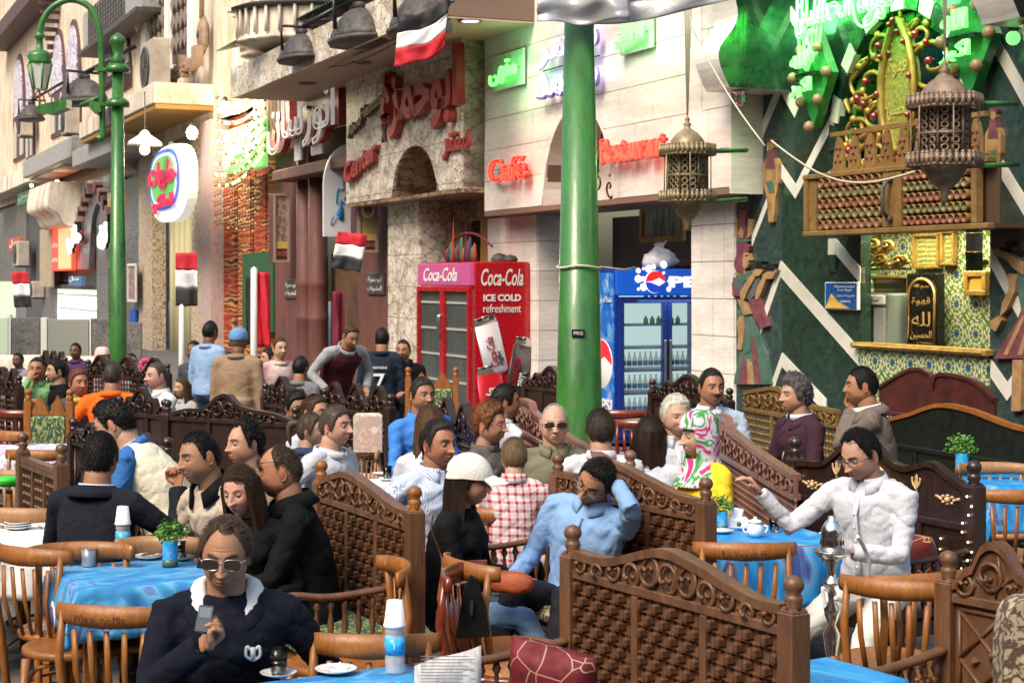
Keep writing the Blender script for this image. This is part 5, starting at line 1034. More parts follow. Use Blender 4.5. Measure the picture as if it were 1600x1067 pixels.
lt=MB(); lt.lathe([(.18,zz(101)),(.1,zz(139)),(.04,zz(142))],(cx,0,0),6,smooth=False); lt.build('lantern_glass',mat('frosted_lantern_glass',(.75,.78,.7),.2,alpha=.75),t)
for i in range(6): a=2*PI*i/6; m=MB(); m.tube([(cx+.19*math.cos(a),.19*math.sin(a),zz(101)),(cx+.11*math.cos(a),.11*math.sin(a),zz(140))],.015,5); m.build('glazing_bar',GREENP,t)
m=MB(); m.tube(spiral(cx+.03,zz(152),.12,1.2,0),.012,5); m.tube([(cx,0,zz(142)),(cx,0,zz(170))],.015,5); m.build('tail_scroll',mat('rusty_iron',(.2,.08,.04),.7),t)
for s_ in (-1,1): m=MB(); m.prism([(0,.12),(s_*.55,.02),(s_*.6,-.08),(s_*.3,-.12),(0,-.02)],-.15,.15); o=m.build('leaf_flood',GREENP,t); o.location=(xx(118)+(.25 if s_>0 else -.1),0,zz(168)); o.scale=(.8 if s_<0 else .01+.3,1,1)
m=MB(); m.tube([(xx(160),0,zz(150)),(xx(125),0,zz(165))],.03,6); m.build('flood_arm',GREENP,t)
# =============== pierced brass lanterns ===============
def lantern(px,pt,pb,label,mt,s,chain_top,w):
    base=PS(px,(pt+pb)/2,s); base.z=CH-(pb-YH)/s; t=thing('pierced_lantern',label,'lantern',base); H=(pb-pt)/s; r=w/s/2
    body0,body1=.30*H,.66*H
    m=MB(); m.lathe([(.0,0),(.03,.01),(.02,.05*H),(.035,.07*H),(.03,.09*H),(r*.35,.14*H),(r*.55,.22*H),(r*.62,.27*H),(r*.6,.3*H)],n=18); m.build('bowl',mt,t)
    m=MB(); m.lathe([(r*.62,body0),(r*.62,body1)],n=6,smooth=False); m.build('inner_sleeve',mat('lantern_dark_inside',(.03,.02,.012),.8),t)
    pc=MB()
    for f in range(6):      # pierced panels: rings and bars on each face
        a0,a1=2*PI*f/6,2*PI*(f+1)/6; A_=Vector((math.cos(a0),math.sin(a0),0))*r*.66; B_=Vector((math.cos(a1),math.sin(a1),0))*r*.66
        for q in (0,1): pc.tube([A_*1.0+Vector((0,0,body0)),A_+Vector((0,0,body1))],r*.05,4)
        for k in range(7):
            z=body0+(body1-body0)*(k+.5)/7
            for u in (.28,.72):
                c=A_.lerp(B_,u)+Vector((0,0,z)); h=(B_-A_).normalized(); rr=(body1-body0)/16
                pc.tube([c+h*math.cos(b)*rr*1.1+Vector((0,0,math.sin(b)*rr)) for b in [2*PI*i/7 for i in range(7)]],r*.035,4,closed=True)
        for z in (body0,(body0+body1)/2,body1): pc.tube([A_+Vector((0,0,z)),B_+Vector((0,0,z))],r*.06,4)
    pc.build('pierced_panels',mt,t)
    for z0,nm in ((.66,'upper_gallery'),(.26,'lower_gallery')):
        g_=MB()
        for f in range(6):
            a0,a1=2*PI*f/6,2*PI*(f+1)/6; A_=Vector((math.cos(a0),math.sin(a0),0))*r; B_=Vector((math.cos(a1),math.sin(a1),0))*r
            zt=H*z0
            for dz in (0,.045*H): g_.tube([A_+Vector((0,0,zt+dz)),B_+Vector((0,0,zt+dz))],r*.05,4)
            for i in range(6):
                c=A_.lerp(B_,(i+.5)/6); g_.tube([c+Vector((0,0,zt)),c+Vector((0,0,zt+.075*H))],r*.07,5); g_.ball(c+Vector((0,0,zt+.08*H)),r*.07,5)
            g_.tube([A_+Vector((0,0,zt)),A_*.62+Vector((0,0,zt))],r*.04,4)
        g_.build(nm,mt,t)
    for f in range(6): a=2*PI*f/6+PI/6; m=MB(); m.tube([(r*.9*math.cos(a),r*.9*math.sin(a),.27*H),(r*.9*math.cos(a),r*.9*math.sin(a),.66*H)],r*.025,5); m.build('side_rod',mt,t)
    m=MB(); m.lathe([(r*.62,.66*H),(r*.66,.7*H),(r*.66,.72*H),(r*.6,.78*H),(r*.4,.84*H),(r*.15,.88*H),(r*.1,.9*H),(r*.16,.92*H),(r*.06,.94*H),(r*.1,.96*H),(0.0,H)],n=18); m.build('dome',mt,t)
    m=MB()
    for i in range(5): m.tube([(0,0,H*.97),(-.02+.012*i,.005*i,H+(chain_top)*.5),(-.05+.03*i,.02*i,H+chain_top)],.005,4)
    m.build('hanging_wires',mat('pale_string',(.6,.55,.4),.8),t)
    for z in (.26*H,.69*H): m=MB(); m.tube([(r*.9,0,z),(r*2.3,.3,z+.03)],.018,8); m.build('stay_rod',GREENP,t)
    return t
lantern(1074,180,362,'pierced brass lantern hanging between the marble cafe and the white console',BRASS,205,1.4,88)
lantern(1476,92,318,'large dark pierced bronze lantern hanging before the gilt arch ornament',BRASSD,235,1.5,118)
# =============== tarpaulin, flags ===============
def cloth(name,label,cat,c0,w,h,mt_cols,yaw,nx=28,nz=18,amp=.05,s=1,droop=0,skew=0,seed=0,group=None,th=.003):
    t=thing(name,label,cat,Matrix.Translation(c0)@Matrix.Rotation(R(yaw),4,'Z'),group); v=[];f=[];mi=[]
    for j in range(nz+1):
        for i in range(nx+1):
            u,q=i/nx,j/nz; y=amp*math.sin(u*7+q*2+seed)*(.3+u)+amp*.6*noise.noise(Vector((u*4,q*4,seed)))
            v.append((u*w+skew*(1-q)*w*.3,y,(q-1)*h-droop*u*u*h+.02*noise.noise(Vector((u*3,q*5,seed+9)))))
    for k,m_ in enumerate(mt_cols):
        a=MB(); j0=int(nz*k/len(mt_cols)); j1=int(nz*(k+1)/len(mt_cols)); n=nx+1
        vv=v[j0*n:(j1+1)*n]; a.add(vv,[(r*n+i,r*n+i+1,(r+1)*n+i+1,(r+1)*n+i) for r in range(j1-j0) for i in range(nx)],0,True)
        o=a.build('cloth' if len(mt_cols)==1 else 'stripe',m_,t,fix=False); sm=o.modifiers.new('t','SOLIDIFY'); sm.thickness=th
    return t
FR_=mat('flag_red',(.55,.015,.03),.7); FWt=mat('flag_white',(.78,.78,.78),.7); FBk=mat('flag_black',(.02,.02,.022),.7)
s=230; cloth('waving_flag','waving black white and red flag under the top edge of the marble canopy','flag',PS(625,25,s)+Vector((0,0,.0)),.36,.34,[FR_,FWt,FBk],-10,amp=.05,droop=-.35,skew=-.4,seed=3)
def pflag(px0,py0,px1,py1,s,label,cols=(FBk,FWt,FR_),skew=0,pole=0,seed=0,droop=0):
    t=cloth('striped_flag',label,'flag',PS(px0,py0,s),(px1-px0)/s,(py1-py0)/s,list(cols),0,amp=.03,seed=seed,skew=skew,droop=droop,group='red white and black flags on the square')
    if pole: m=MB(); m.tube([(-.01,0,.02),(-.01+.02,0,-(pole-py0)/s)],.03,8); m.build('pole',WHITE,t)
    return t
pflag(274,395,308,478,110,'striped flag hanging beside the mosaic pier left of the tapestries',seed=1)
pflag(18,425,45,480,90,'striped flag fluttering at the left edge of the picture',skew=.5,seed=2); pflag(528,362,574,420,150,'striped flag partly behind the coffee shop sign',skew=-.8,seed=4,droop=.1)
t=cloth('red_flag','dark red furled flag hanging beside the white pole','flag',PS(400,425,130),.16,.9,[FR_],0,amp=.05,seed=5,skew=.5); 
t=cloth('black_flag','long furled black flag on the white pole in front of the tapestries','flag',PS(384,430,128),.12,.85,[FBk],0,amp=.04,seed=6,skew=.2)
for px,pt,pb,l,s in ((397,420,560,'white flag pole in front of the tapestries',130),(284,478,572,'white flag pole beside the mosaic pier',110)):
    b=PS(px,pb,s); zt=CH-(pt-YH)/s; b.z=0; t=thing('flag_pole',l,'pole',b); m=MB(); m.lathe([(.05,0),(.04,zt),(.0,zt+.03)],n=10); m.build('shaft',WHITE,t)
# maroon cloth hanging in the doorway
o=cloth('maroon_cloth','maroon cloth hanging on the brown door panel','cloth',PS(519,455,105),.18,1.2,[mat('deep_maroon_cloth',(.14,.01,.03),.85)],0,amp=.05,seed=7)
TARP=mat('silver_tarpaulin',(.5,.5,.52),.35,metal=.3,bump=.7,bscale=12)
t=cloth('silver_tarpaulin','rumpled silver tarpaulin blowing above the thick green post','tarpaulin',PS(838,-25,235)+Vector((0,-.3,0)),.6,.3,[TARP],0,amp=.08,seed=11)
v=t; t=cloth('silver_tarpaulin','long silver tarpaulin edge stretched right from the thick green post','tarpaulin',PS(925,-40,235)+Vector((0,-.2,0)),1.15,.36,[TARP],0,amp=.06,seed=13,droop=-.75)
# garland rope on the marble
m=MB(); a=PS(1060,0,200); b=PS(1195,228,215); m.tube([a.lerp(b,k/12)+Vector((0,0,-.08*math.sin(PI*k/12))) for k in range(13)],.008,4)
a=PS(1205,220,210); b=PS(1430,268,230); m.tube([a.lerp(b,k/12)+Vector((0,0,-.18*math.sin(PI*k/12))) for k in range(13)],.008,4)
o=m.build('pale_rope',mat('pale_string',(.6,.55,.4),.8),None); tag(o,'pale rope slung from the brass lantern across the green marble','rope')
# =============== furniture builders ===============
FIN=[(.034,0),(.026,.012),(.034,.03),(.03,.045),(.022,.052),(.036,.07),(.038,.085),(.03,.105),(.012,.115),(0,.117)]
def finial(m,x,y,z,k=1,mi=0,n=12): m.lathe([(r*k,h*k) for r,h in FIN],(x,y,z),n,mi)
def spool(m,x,y,z0,z1,r,n=7,mi=0):
    h=z1-z0; m.lathe([(r*.5,0),(r,.12*h),(r*.45,.2*h),(r*.5,.3*h),(r*.95,.5*h),(r*.5,.7*h),(r*.45,.8*h),(r,.88*h),(r*.5,h)],(x,y,z0),n,mi)
_blk={}
def bench(A,B,style,mt,label,zt=1.15,prof=None,seat=UPHB,arms=(1,1),depth=.5,zr=.97,npan=3,near=0,front=-1,seaton=1,post=.07,zb=.42,posts=(1,1),band=True,group='carved wooden benches on the square',det=1,capmat=None,Bs=None,finmat=None):
    a=PZ(A[0],A[1],zt); b=PZ(B[0],B[1],zt if Bs is None else Bs); a.z=b.z=0; d=b-a; L=d.length; d.normalize()
    Mx=Matrix(((d.x,-d.y,0,a.x),(d.y,d.x,0,a.y),(0,0,1,0),(0,0,0,1)))
    t=thing('carved_bench',label,'bench',Mx,group)
    prof=prof or [(0,1.04),(.18,1.03),(.42,1.12),(.62,1.1),(.85,1.04),(1,1.04)]
    if style=='cusp': P_=None
    cs=cat_spline([(u,0,z) for u,z in prof],8 if len(prof)<14 else 3); pu=[p.x for p in cs]; pz=[p.z for p in cs]
    top=lambda x:float(np.interp((x)/L,pu,pz))
    h=post/2
    for k,(x,on) in enumerate(((0,posts[0]),(L,posts[1]))):
        if not on: continue
        m=MB(); m.box(x-h,x+h,-h,h,0,zt-.12,0,.006); m.build('post',mt,t); m=MB(); m.lathe([(h*.9,-.005),(h*1.0,.0),(h*.75,.012)],(x,0,zt-.118),4,0,1.25,1.25,a0=PI/4,smooth=False); finial(m,x,0,zt-.112,h/.038*.95); m.build('finial',finmat or mt,t)
    xs=[h+(L-2*h)*i/48 for i in range(49)]
    m=MB(); m.strip([(x,top(x)) for x in xs],[(x,top(x)-.03) for x in xs],-.028,.028); m.build('top_rail',capmat or mt,t)
    m=MB(); m.strip([(x,top(x)-.03) for x in xs],[(x,min(zr,top(x)-.035)) for x in xs],-.012,.012); m.build('frieze',mt,t)
    m=MB(); m.box(h,L-h,-.026,.026,zr-.035,zr,0,.005); m.build('middle_rail',mt,t)
    m=MB(); m.box(h,L-h,-.026,.026,zb-.04,zb+.01,0,.005); m.build('lower_rail',mt,t)
    if band:   # carved scrolls along the frieze on both faces
        m=MB(); n=max(4,int(L/.11))
        for i in range(n):
            xm=h+(L-2*h)*(i+.5)/n; hh=top(xm)-.03-zr; zc=zr+hh*.5; r=min(hh*.42,(L/n)*.42)
            if r<.008: continue
            for f in ((-.014,.014) if near else (-.014,)):
                sg=1 if i%2 else -1
                sp=spiral(xm,zc,r,1.1,-PI/2*sg,sg,n=14,y=f,lead=[(xm-L/n*.5,zc-sg*hh*.1),(xm-L/n*.2,zc-sg*r)]); m.tube(sp,.008*(1 if near else 1.2),5)
                if hh>.06: m.tube([(xm+L/n*.2,f,zr+.01),(xm+L/n*.35,f,zc+.1*hh),(xm+L/n*.3,f,zc+hh*.4)],.006,4)
        m.build('carved_scrolls',mt,t,kind='stuff')
    pw=(L-2*h)/npan
    for i in range(1,npan): m=MB(); m.box(h+pw*i-.018,h+pw*i+.018,-.024,.024,zb+.01,zr-.035,0,.004); m.build('mullion',mt,t)
    for i in range(npan):
        x0=h+pw*i+(.018 if i else 0); x1=h+pw*(i+1)-(.018 if i<npan-1 else 0); z0,z1=zb+.01,zr-.035
        if style=='block':
            m=MB(); m.box(x0,x1,-.004,.004,z0,z1); m.build('panel',mt,t)
            pt=.043; nx=max(2,int((x1-x0)/pt)); nz=int((z1-z0)/.047); m=MB(); dx=(x1-x0)/nx; dz=(z1-z0)/nz
            for j in range(nz):
                for q in range(nx):
                    x=x0+dx*(q+.5); z=z0+dz*(j+.5); o=(q+j)%2; f=-1
                    m.add([(x-dx*.5,-.004,z-dz*.5),(x,-.016,z-dz*.5),(x,-.016,z+dz*.5),(x-dx*.5,-.004,z+dz*.5),(x+dx*.02,-.004,z+dz*.5),(x+dx*.02,-.004,z-dz*.5)],[(0,1,2,3),(1,5,4,2)])
                    m.box(x-dx*.52,x+dx*.3,-.02,-.004,z-dz*.5,z-dz*.36)
                    if o: m.box(x+dx*.15,x+dx*.42,-.024,-.004,z-dz*.5,z+dz*.2)
                    if not near and not o: m.box(x-dx*.2,x+dx*.26,-.034,-.004,z-dz*.3,z+dz*.38,0,.006)
            m.build('strapwork',mt,t,kind='stuff')
            if near:
                key=round(dx,4)
                if key not in _blk: m=MB(); m.box(-dx*.25,dx*.25,-.036,-.004,-dz*.36,dz*.36,0,.007); _blk[key]=m.mesh('block',mt)
                for j in range(nz):
                    for q in range(nx):
                        if (q+j)%2==0: o=obj('block',_blk[key],t); o.location=(x0+dx*(q+.55),0,z0+dz*(j+.5)); o.rotation_euler=(0,R(random.uniform(-2,2)),0)
        elif style=='spool':
            m=MB(); pt=.036 if near else .05; nx=max(2,int((x1-x0)/pt)); nz=int((z1-z0)/pt); dx=(x1-x0)/nx; dz=(z1-z0)/nz
            for j in range(nz+1): m.box(x0,x1,-.006,.006,z0+dz*j-.004,z0+dz*j+.004)
            for q in range(nx+1): m.box(x0+dx*q-.004,x0+dx*q+.004,-.0055,.0055,z0,z1)
            for j in range(nz+1):
                for q in range(nx+1): m.ball((x0+dx*q,0,z0+dz*j),pt*.34,6 if near else 5)
            m.build('turned_lattice',mt,t,kind='stuff')
        elif style=='geo':
            m=MB(); m.box(x0,x1,-.004,.01,z0,z1); m.build('panel',mt,t)
            cx_,cz_=(x0+x1)/2,(z0+z1)/2; w,hh=(x1-x0)/2-.02,(z1-z0)/2-.02
            for (a0,a1) in (((-1,1),(1,-1)),((-1,-1),(1,1)),((-1,1),(1,1)),((-1,-1),(1,-1)),((-1,-1),(-1,1)),((1,-1),(1,1)),((-1,0),(0,1)),((0,1),(1,0)),((1,0),(0,-1)),((0,-1),(-1,0))):
                m=MB(); m.tube([(cx_+a0[0]*w,-.008,cz_+a0[1]*hh),(cx_+a1[0]*w,-.008,cz_+a1[1]*hh)],.009,4); m.build('moulding',mt,t)
            for a_,b_ in ((0,.62),(0,-.62),(.62,0),(-.62,0),(.2,.2),(-.2,-.2),(.2,-.2),(-.2,.2)): m=MB(); m.lathe([(.02,0),(.012,-.02),(0,-.022)],(cx_+a_*w,-.006,cz_+b_*hh),4,0,1,1,'y',smooth=False); m.build('boss',mt,t,fix=False)
        else:
            m=MB(); m.box(x0,x1,-.006,.006,z0,z1); m.box(x0+.03,x1-.03,-.011,-.0062,z0+.04,z1-.04,0,.004); m.build('panel',mt,t)
    f=front
    if seaton:
        y0,y1=sorted((f*depth,-.03*(-f) if f>0 else -.03)); y0,y1=(min(f*depth,f*.03),max(f*depth,f*.03))
        m=MB(); m.box(0,L,y0,y1,.33,.41,0,.008); m.build('seat_frame',mt,t)
        if seat: m=MB(); m.box(.04,L-.04,y0+.01,y1-.005,.41,.5,0,.03); m.build('seat_cushion',seat,t)
        for x in (0,L): m=MB(); m.box(x-.03,x+.03,f*depth-.03,f*depth+.03,0,.62 if arms[0 if x==0 else 1] else .4,0,.006); m.build('leg',mt,t)
    for k,x in enumerate((0,L)):
        if not arms[k]: continue
        m=MB(); m.tube(cat_spline([(x,f*.03,.72),(x,f*.2,.70),(x,f*depth*.8,.69),(x,f*(depth+.05),.71),(x,f*(depth+.1),.70)],4),.026,8,flat=.62); m.build('arm_rail',mt,t)
        m=MB(); m.box(x-.018,x+.018,min(f*.03,f*depth),max(f*.03,f*depth),.42,.46,0,.004); m.build('arm_lower_rail',mt,t)
        nb=7
        for i in range(nb): m=MB(); spool(m,x,f*(.07+(depth-.12)*i/(nb-1)),.46,.68,.017,7); m.build('baluster',mt,t,fix=False)
    t['L']=L; return t,L,top
def chair(px,py,yaw,mt,label,z=.86,seatmat=None,slats=5,txt=None,group='bentwood cafe chairs',k=1.0):
    p=PZ(px,py,z); t=thing('cafe_chair',label,'chair',Matrix.Translation((p.x,p.y,0))@Matrix.Rotation(R(yaw),4,'Z')@Matrix.Scale(k,4),group)
    # local: faces -y, back rail at y=0, seat towards -y
    w=.215
    arc=lambda u,dz=0: Vector((w*1.04*math.sin(u),.06*math.cos(u)-.06+.02,dz))
    m=MB(); n=14; v=[];f=[]
    for i in range(n+1):
        u=-1.25+2.5*i/n; c=Vector((w*math.sin(u)/math.sin(1.25)*1.05,-.10*(1-math.cos(u))*1.3+.03,0)); nn=Vector((math.sin(u)*.7,math.cos(u),0)).normalized()
        zt=.86-.012*abs(u)**2*.5; zb=.772+.01*abs(u)
        for o,zz in ((-.01,zb+.006),(.01,zb+.006),(.013,(zb+zt)/2),(.008,zt),(-.008,zt),(-.012,(zb+zt)/2)): v.append(c+nn*o+Vector((0,0,zz)))
    for i in range(n):
        for q in range(6): f.append((i*6+q,i*6+(q+1)%6,(i+1)*6+(q+1)%6,(i+1)*6+q))
    f.append(tuple(range(6))); f.append(tuple(n*6+q for q in range(5,-1,-1))); m.add(v,f,0,True); m.build('backrest',mt,t)
    for s in(-1,1): m=MB(); m.tube([(s*.185,-.1,.0),(s*.185,-.06,.25),(s*.19,-.035,.46),(s*.195,.0,.66),(s*.19,-.022,.83)],[.015,.018,.018,.017,.014],8); m.build('rear_leg',mt,t)
    for s in(-1,1): m=MB(); m.tube([(s*.19,-.46,0),(s*.165,-.43,.44)],[.013,.019],8); m.build('leg',mt,t)
    for i in range(slats):
        u=-.62+1.24*i/(slats-1); x=u*w*1.0; m=MB(); m.tube([(x*.85,-.04,.455),(x*.95,.005,.62),(x*1.02,.02-.05*u*u,.765)],[.012,.013,.012],6,flat=.4,up=(0,1,0)); m.build('slat',mt,t)
    m=MB(); m.lathe([(.0,.43),(.2,.43),(.215,.435),(.215,.458),(.205,.465),(.19,.462),(0,.456)],(0,-.25,0),24,0,1,1.02); m.build('seat',mt,t)
    m=MB(); m.tube([(.16*math.cos(a),-.26+.17*math.sin(a),.22) for a in [2*PI*i/20 for i in range(20)]],.009,6,closed=True); m.build('ring_stretcher',mt,t)
    for s in(-1,1): m=MB(); m.tube(cat_spline([(s*.18,-.44,.12),(s*.15,-.4,.36),(s*.0+s*.06,-.42,.41)],5),.009,6); m.build('bent_brace',mt,t)
    if seatmat: m=MB(); m.lathe([(.0,.467),(.15,.466),(.17,.462)],(0,-.25,0),20); m.build('pressed_seat_pattern',seatmat,t)
    if txt: o=lettering(txt,.2,.04,INK,t,(.11,.056,.79),(R(90),0,R(180)),ext=.002); 
    return t
def turned_chair(px,py,z,yaw,mt,label,w=.5,zp=1.0,up=UPHG,peaks=2):
    p=PZ(px,py,z); t=thing('upholstered_chair',label,'chair',Matrix.Translation((p.x,p.y,0))@Matrix.Rotation(R(yaw),4,'Z'),'square posted chairs with patterned backs')
    for s in(-1,1):
        m=MB(); m.box(s*w/2-.03,s*w/2+.03,-.03,.03,0,zp-.1,0,.005); m.build('post',mt,t); m=MB(); finial(m,s*w/2,0,zp-.1,.9); m.build('finial',mt,t)
        m=MB(); m.box(s*w/2-.025,s*w/2+.025,-.48,-.43,0,.44,0,.005); m.build('leg',mt,t)
    m=MB(); m.box(-w/2+.035,w/2-.035,-.05,.04,.45,zp-.22,0,.02); m.build('back_cushion',up,t)
    for i in range(peaks):
        x=-w/2+.03+(w-.06)*(i+.5)/peaks; q=(w-.06)/peaks/2; m=MB(); m.prism([(x-q,zp-.215),(x+q,zp-.215),(x+q*.55,zp-.13),(x+q*.2,zp-.08),(x,zp-.05),(x-q*.2,zp-.08),(x-q*.55,zp-.13)],-.02,.02); m.build('carved_crest',mt,t)
    m=MB(); m.box(-w/2,w/2,-.46,-.03,.38,.43,0,.005); m.build('seat_frame',mt,t); m=MB(); m.box(-w/2+.02,w/2-.02,-.45,-.04,.43,.49,0,.02); m.build('seat',up,t)
    return t
def table(px,py,size,yaw,cm,label,z=.75,drop=.3,mt=WOOD_O,sx=None,seed=0,clabel=None,ccol='blue'):
    p=PZ(px,py,z); T=Matrix.Translation((p.x,p.y,0))@Matrix.Rotation(R(yaw),4,'Z'); t=thing('cafe_table',label,'table',T,'cafe tables'); sx=sx or size
    m=MB(); m.box(-sx/2,sx/2,-size/2,size/2,z-.035,z-.006,0,.005); m.build('tabletop',mt,t)
    for a in(-1,1):
        for b in(-1,1): m=MB(); m.box(a*(sx/2-.06)-.025,a*(sx/2-.06)+.025,b*(size/2-.06)-.025,b*(size/2-.06)+.025,0,z-.035,0,.005); m.build('leg',mt,t)
    m=MB(); m.box(-sx/2+.06,sx/2-.06,-size/2+.04,size/2-.04,z-.1,z-.036); m.build('apron',mt,t)
    if cm:
        # cloth: grid that follows the top then hangs with folds, corners longer
        n=36; a_=sx/2+drop; b_=size/2+drop; v=[];f=[]
        for j in range(n+1):
            for i in range(n+1):
                x=-a_+2*a_*i/n; y=-b_+2*b_*j/n; ex=max(0,abs(x)-sx/2-.004); ey=max(0,abs(y)-size/2-.004)
                d=math.hypot(ex,ey); qx=math.copysign(min(abs(x),sx/2+.006),x); qy=math.copysign(min(abs(y),size/2+.006),y)
                wv=.028*min(1,d/.1)*(math.sin((x if ey>ex else y)*19+seed)+.6*noise.noise(Vector((x*5,y*5,seed)))) 
                if ex>ey: qx+=math.copysign(abs(wv)+.02*d,x); 
                elif ey>0: qy+=math.copysign(abs(wv)+.02*d,y)
                if ex>0 and ey>0: kk=min(ex,ey)/max(ex,ey); qx+=math.copysign(.05*kk*min(1,d/.15),x); qy+=math.copysign(.05*kk*min(1,d/.15),y)
                zz=z-.001-max(ex,ey)-.12*min(ex,ey)+.0015*noise.noise(Vector((x*9,y*9,seed)))
                v.append((qx,qy,zz))
        f=[(j*(n+1)+i,j*(n+1)+i+1,(j+1)*(n+1)+i+1,(j+1)*(n+1)+i) for j in range(n) for i in range(n)]
        m=MB(); m.add(v,f,0,True); o=m.build('tablecloth',cm,None,fix=False); o.matrix_world=T; tag(o,clabel or (label+', its cloth'),'tablecloth','tablecloths on the cafe tables')
        s=o.modifiers.new('t','SOLIDIFY'); s.thickness=.002
    return p,T
def on(p,dx,dy,z=.752): return Vector((p.x+dx,p.y+dy,z))
def water_bottle(px,py,label,z=.752,cup=True,k=1.0):
    p=PZ(px,py,z); t=thing('water_bottle',label,'bottle',Matrix.Translation(p)@Matrix.Scale(k,4),'water bottles on the tables')
    m=MB(); m.lathe([(.028,0),(.032,.006),(.033,.05),(.031,.056),(.033,.062),(.033,.12),(.03,.125),(.033,.13),(.032,.15),(.022,.178),(.013,.19),(.013,.205)],n=20); m.build('body',PET,t)
    m=MB(); m.lathe([(.0337,.062),(.0337,.118)],n=20); m.build('label',mat('blue_bottle_label',(.02,.25,.7),.35,kind='print',col2=(.6,.75,.9),scale=22),t)
    m=MB(); m.lathe([(.0335,.08),(.0345,.081),(.0345,.1),(.0335,.101)],(0,0,0),8,0,.5,1.0); m.build('label_mark',WHITE,t)
    if cup:
        c=MB(); c.lathe([(.036,.15),(.038,.152),(.038,.158),(.035,.162),(.026,.235),(.0,.236)],n=20); o=c.build('foam_cup',CUPW,None); o.matrix_world=Matrix.Translation(p)@Matrix.Scale(k,4); tag(o,'white foam cup upside down over the '+label,'cup','foam cups over the bottles')
    else: m=MB(); m.lathe([(.015,.2),(.015,.22),(0,.221)],n=12); m.build('cap',mat('label_blue_cap',(.05,.2,.6),.4),t)
    return t
def potted(px,py,label,z=.752,r=.075,k=1.0,n=420):
    p=PZ(px,py,z); t=thing('herb_in_can',label,'plant',Matrix.Translation(p)@Matrix.Scale(k,4),'small green plants in blue cans')
    m=MB(); m.lathe([(.03,0),(.033,.004),(.033,.105),(.031,.11),(.03,.1),(0,.1)],n=18); m.build('can',mat('blue_bottle_label'),t)
    m=MB(); m.lathe([(.0335,0),(.0338,.03)],n=18); m.build('can_foot',mat('can_green_foot',(.07,.12,.08),.4),t)
    m=MB(); rd=random.Random(int(px))
    for i in range(n):
        a=rd.uniform(0,2*PI); e=rd.uniform(-.3,1.45); rr=r*rd.uniform(.45,1)*(1+.2*math.sin(a*3)); c=Vector((math.cos(a)*math.cos(e)*rr,math.sin(a)*math.cos(e)*rr,.13+math.sin(e)*rr*.85)); s=.009*rd.uniform(.6,1.3)
        u=Vector((rd.gauss(0,1),rd.gauss(0,1),rd.gauss(0,1))).normalized(); w=u.orthogonal().normalized()
        m.add([c-u*s,c-w*s*.6,c+u*s,c+w*s*.6],[(0,1,2,3)])
    m.build('leaves',PLANT,t,kind='stuff',fix=False)
    m=MB()
    for i in range(9): a=i*.7; m.tube([(0,0,.08),(math.cos(a)*r*.5,math.sin(a)*r*.5,.14)],.002,4)
    m.build('stems',PLANT,t,kind='stuff'); return t
def saucer(t,r=.06,mt=CERAM): m=MB(); m.lathe([(0,0),(r*.5,.0),(r*.95,.012),(r,.016),(r*.93,.015),(r*.5,.005),(0,.004)],n=24); m.build('saucer',mt,t)
def tea_glass(px,py,label,fill,z=.752,h=.085,sau=1,foam=0):
    p=PZ(px,py,z); t=thing('glass',label,'glass',p,'glasses and cups on the tables'); z0=.006 if sau else 0
    if sau: saucer(t)
    m=MB(); m.lathe([(0,z0+.004),(.02,z0),(.024,z0+.002),(.03,z0+h),(.028,z0+h),(.0225,z0+.008),(0,z0+.01)],n=20); m.build('glass_body',GLASS,t)
    m=MB(); m.lathe([(0,z0+.011),(.0222,z0+.011),(.0262,z0+h*.62),(0,z0+h*.62)],n=20); m.build('drink',fill,t)
    if foam: m=MB(); m.lathe([(0,z0+h*.625),(.0263,z0+h*.625),(.0268,z0+h*.72),(0,z0+h*.72)],n=20); m.build('foam',FOAM,t)
    return t
def cushion(px,py,z,sz,mt,label,rot=(0,0,0),cat='cushion',group='crimson brocade cushions',s=None):
    p=PZ(px,py,z) if s is None else PS(px,py,s); v=[];f=[]; n=16
    for sgn in(1,-1):
        for j in range(n+1):
            for i in range(n+1):
                u,w=-1+2*i/n,-1+2*j/n; e=(1-u**4)*(1-w**4); v.append((u*sz[0]*(1-.06*(1-abs(w))),sgn*sz[1]*e**.45,w*sz[2]*(1-.06*(1-abs(u)))))
    q=(n+1)**2
    for k in(0,1):
        for j in range(n):
            for i in range(n):
                a=k*q+j*(n+1)+i; fc=(a,a+1,a+n+2,a+n+1); f.append(fc if k else fc[::-1])
    m=MB(); m.add(v,f,0,True); o=m.build('cushion',mt,None,fix=False); o.matrix_world=Matrix.Translation(p)@Matrix.Rotation(R(rot[2]),4,'Z')@Matrix.Rotation(R(rot[0]),4,'X')@Matrix.Rotation(R(rot[1]),4,'Y'); tag(o,label,cat,group)
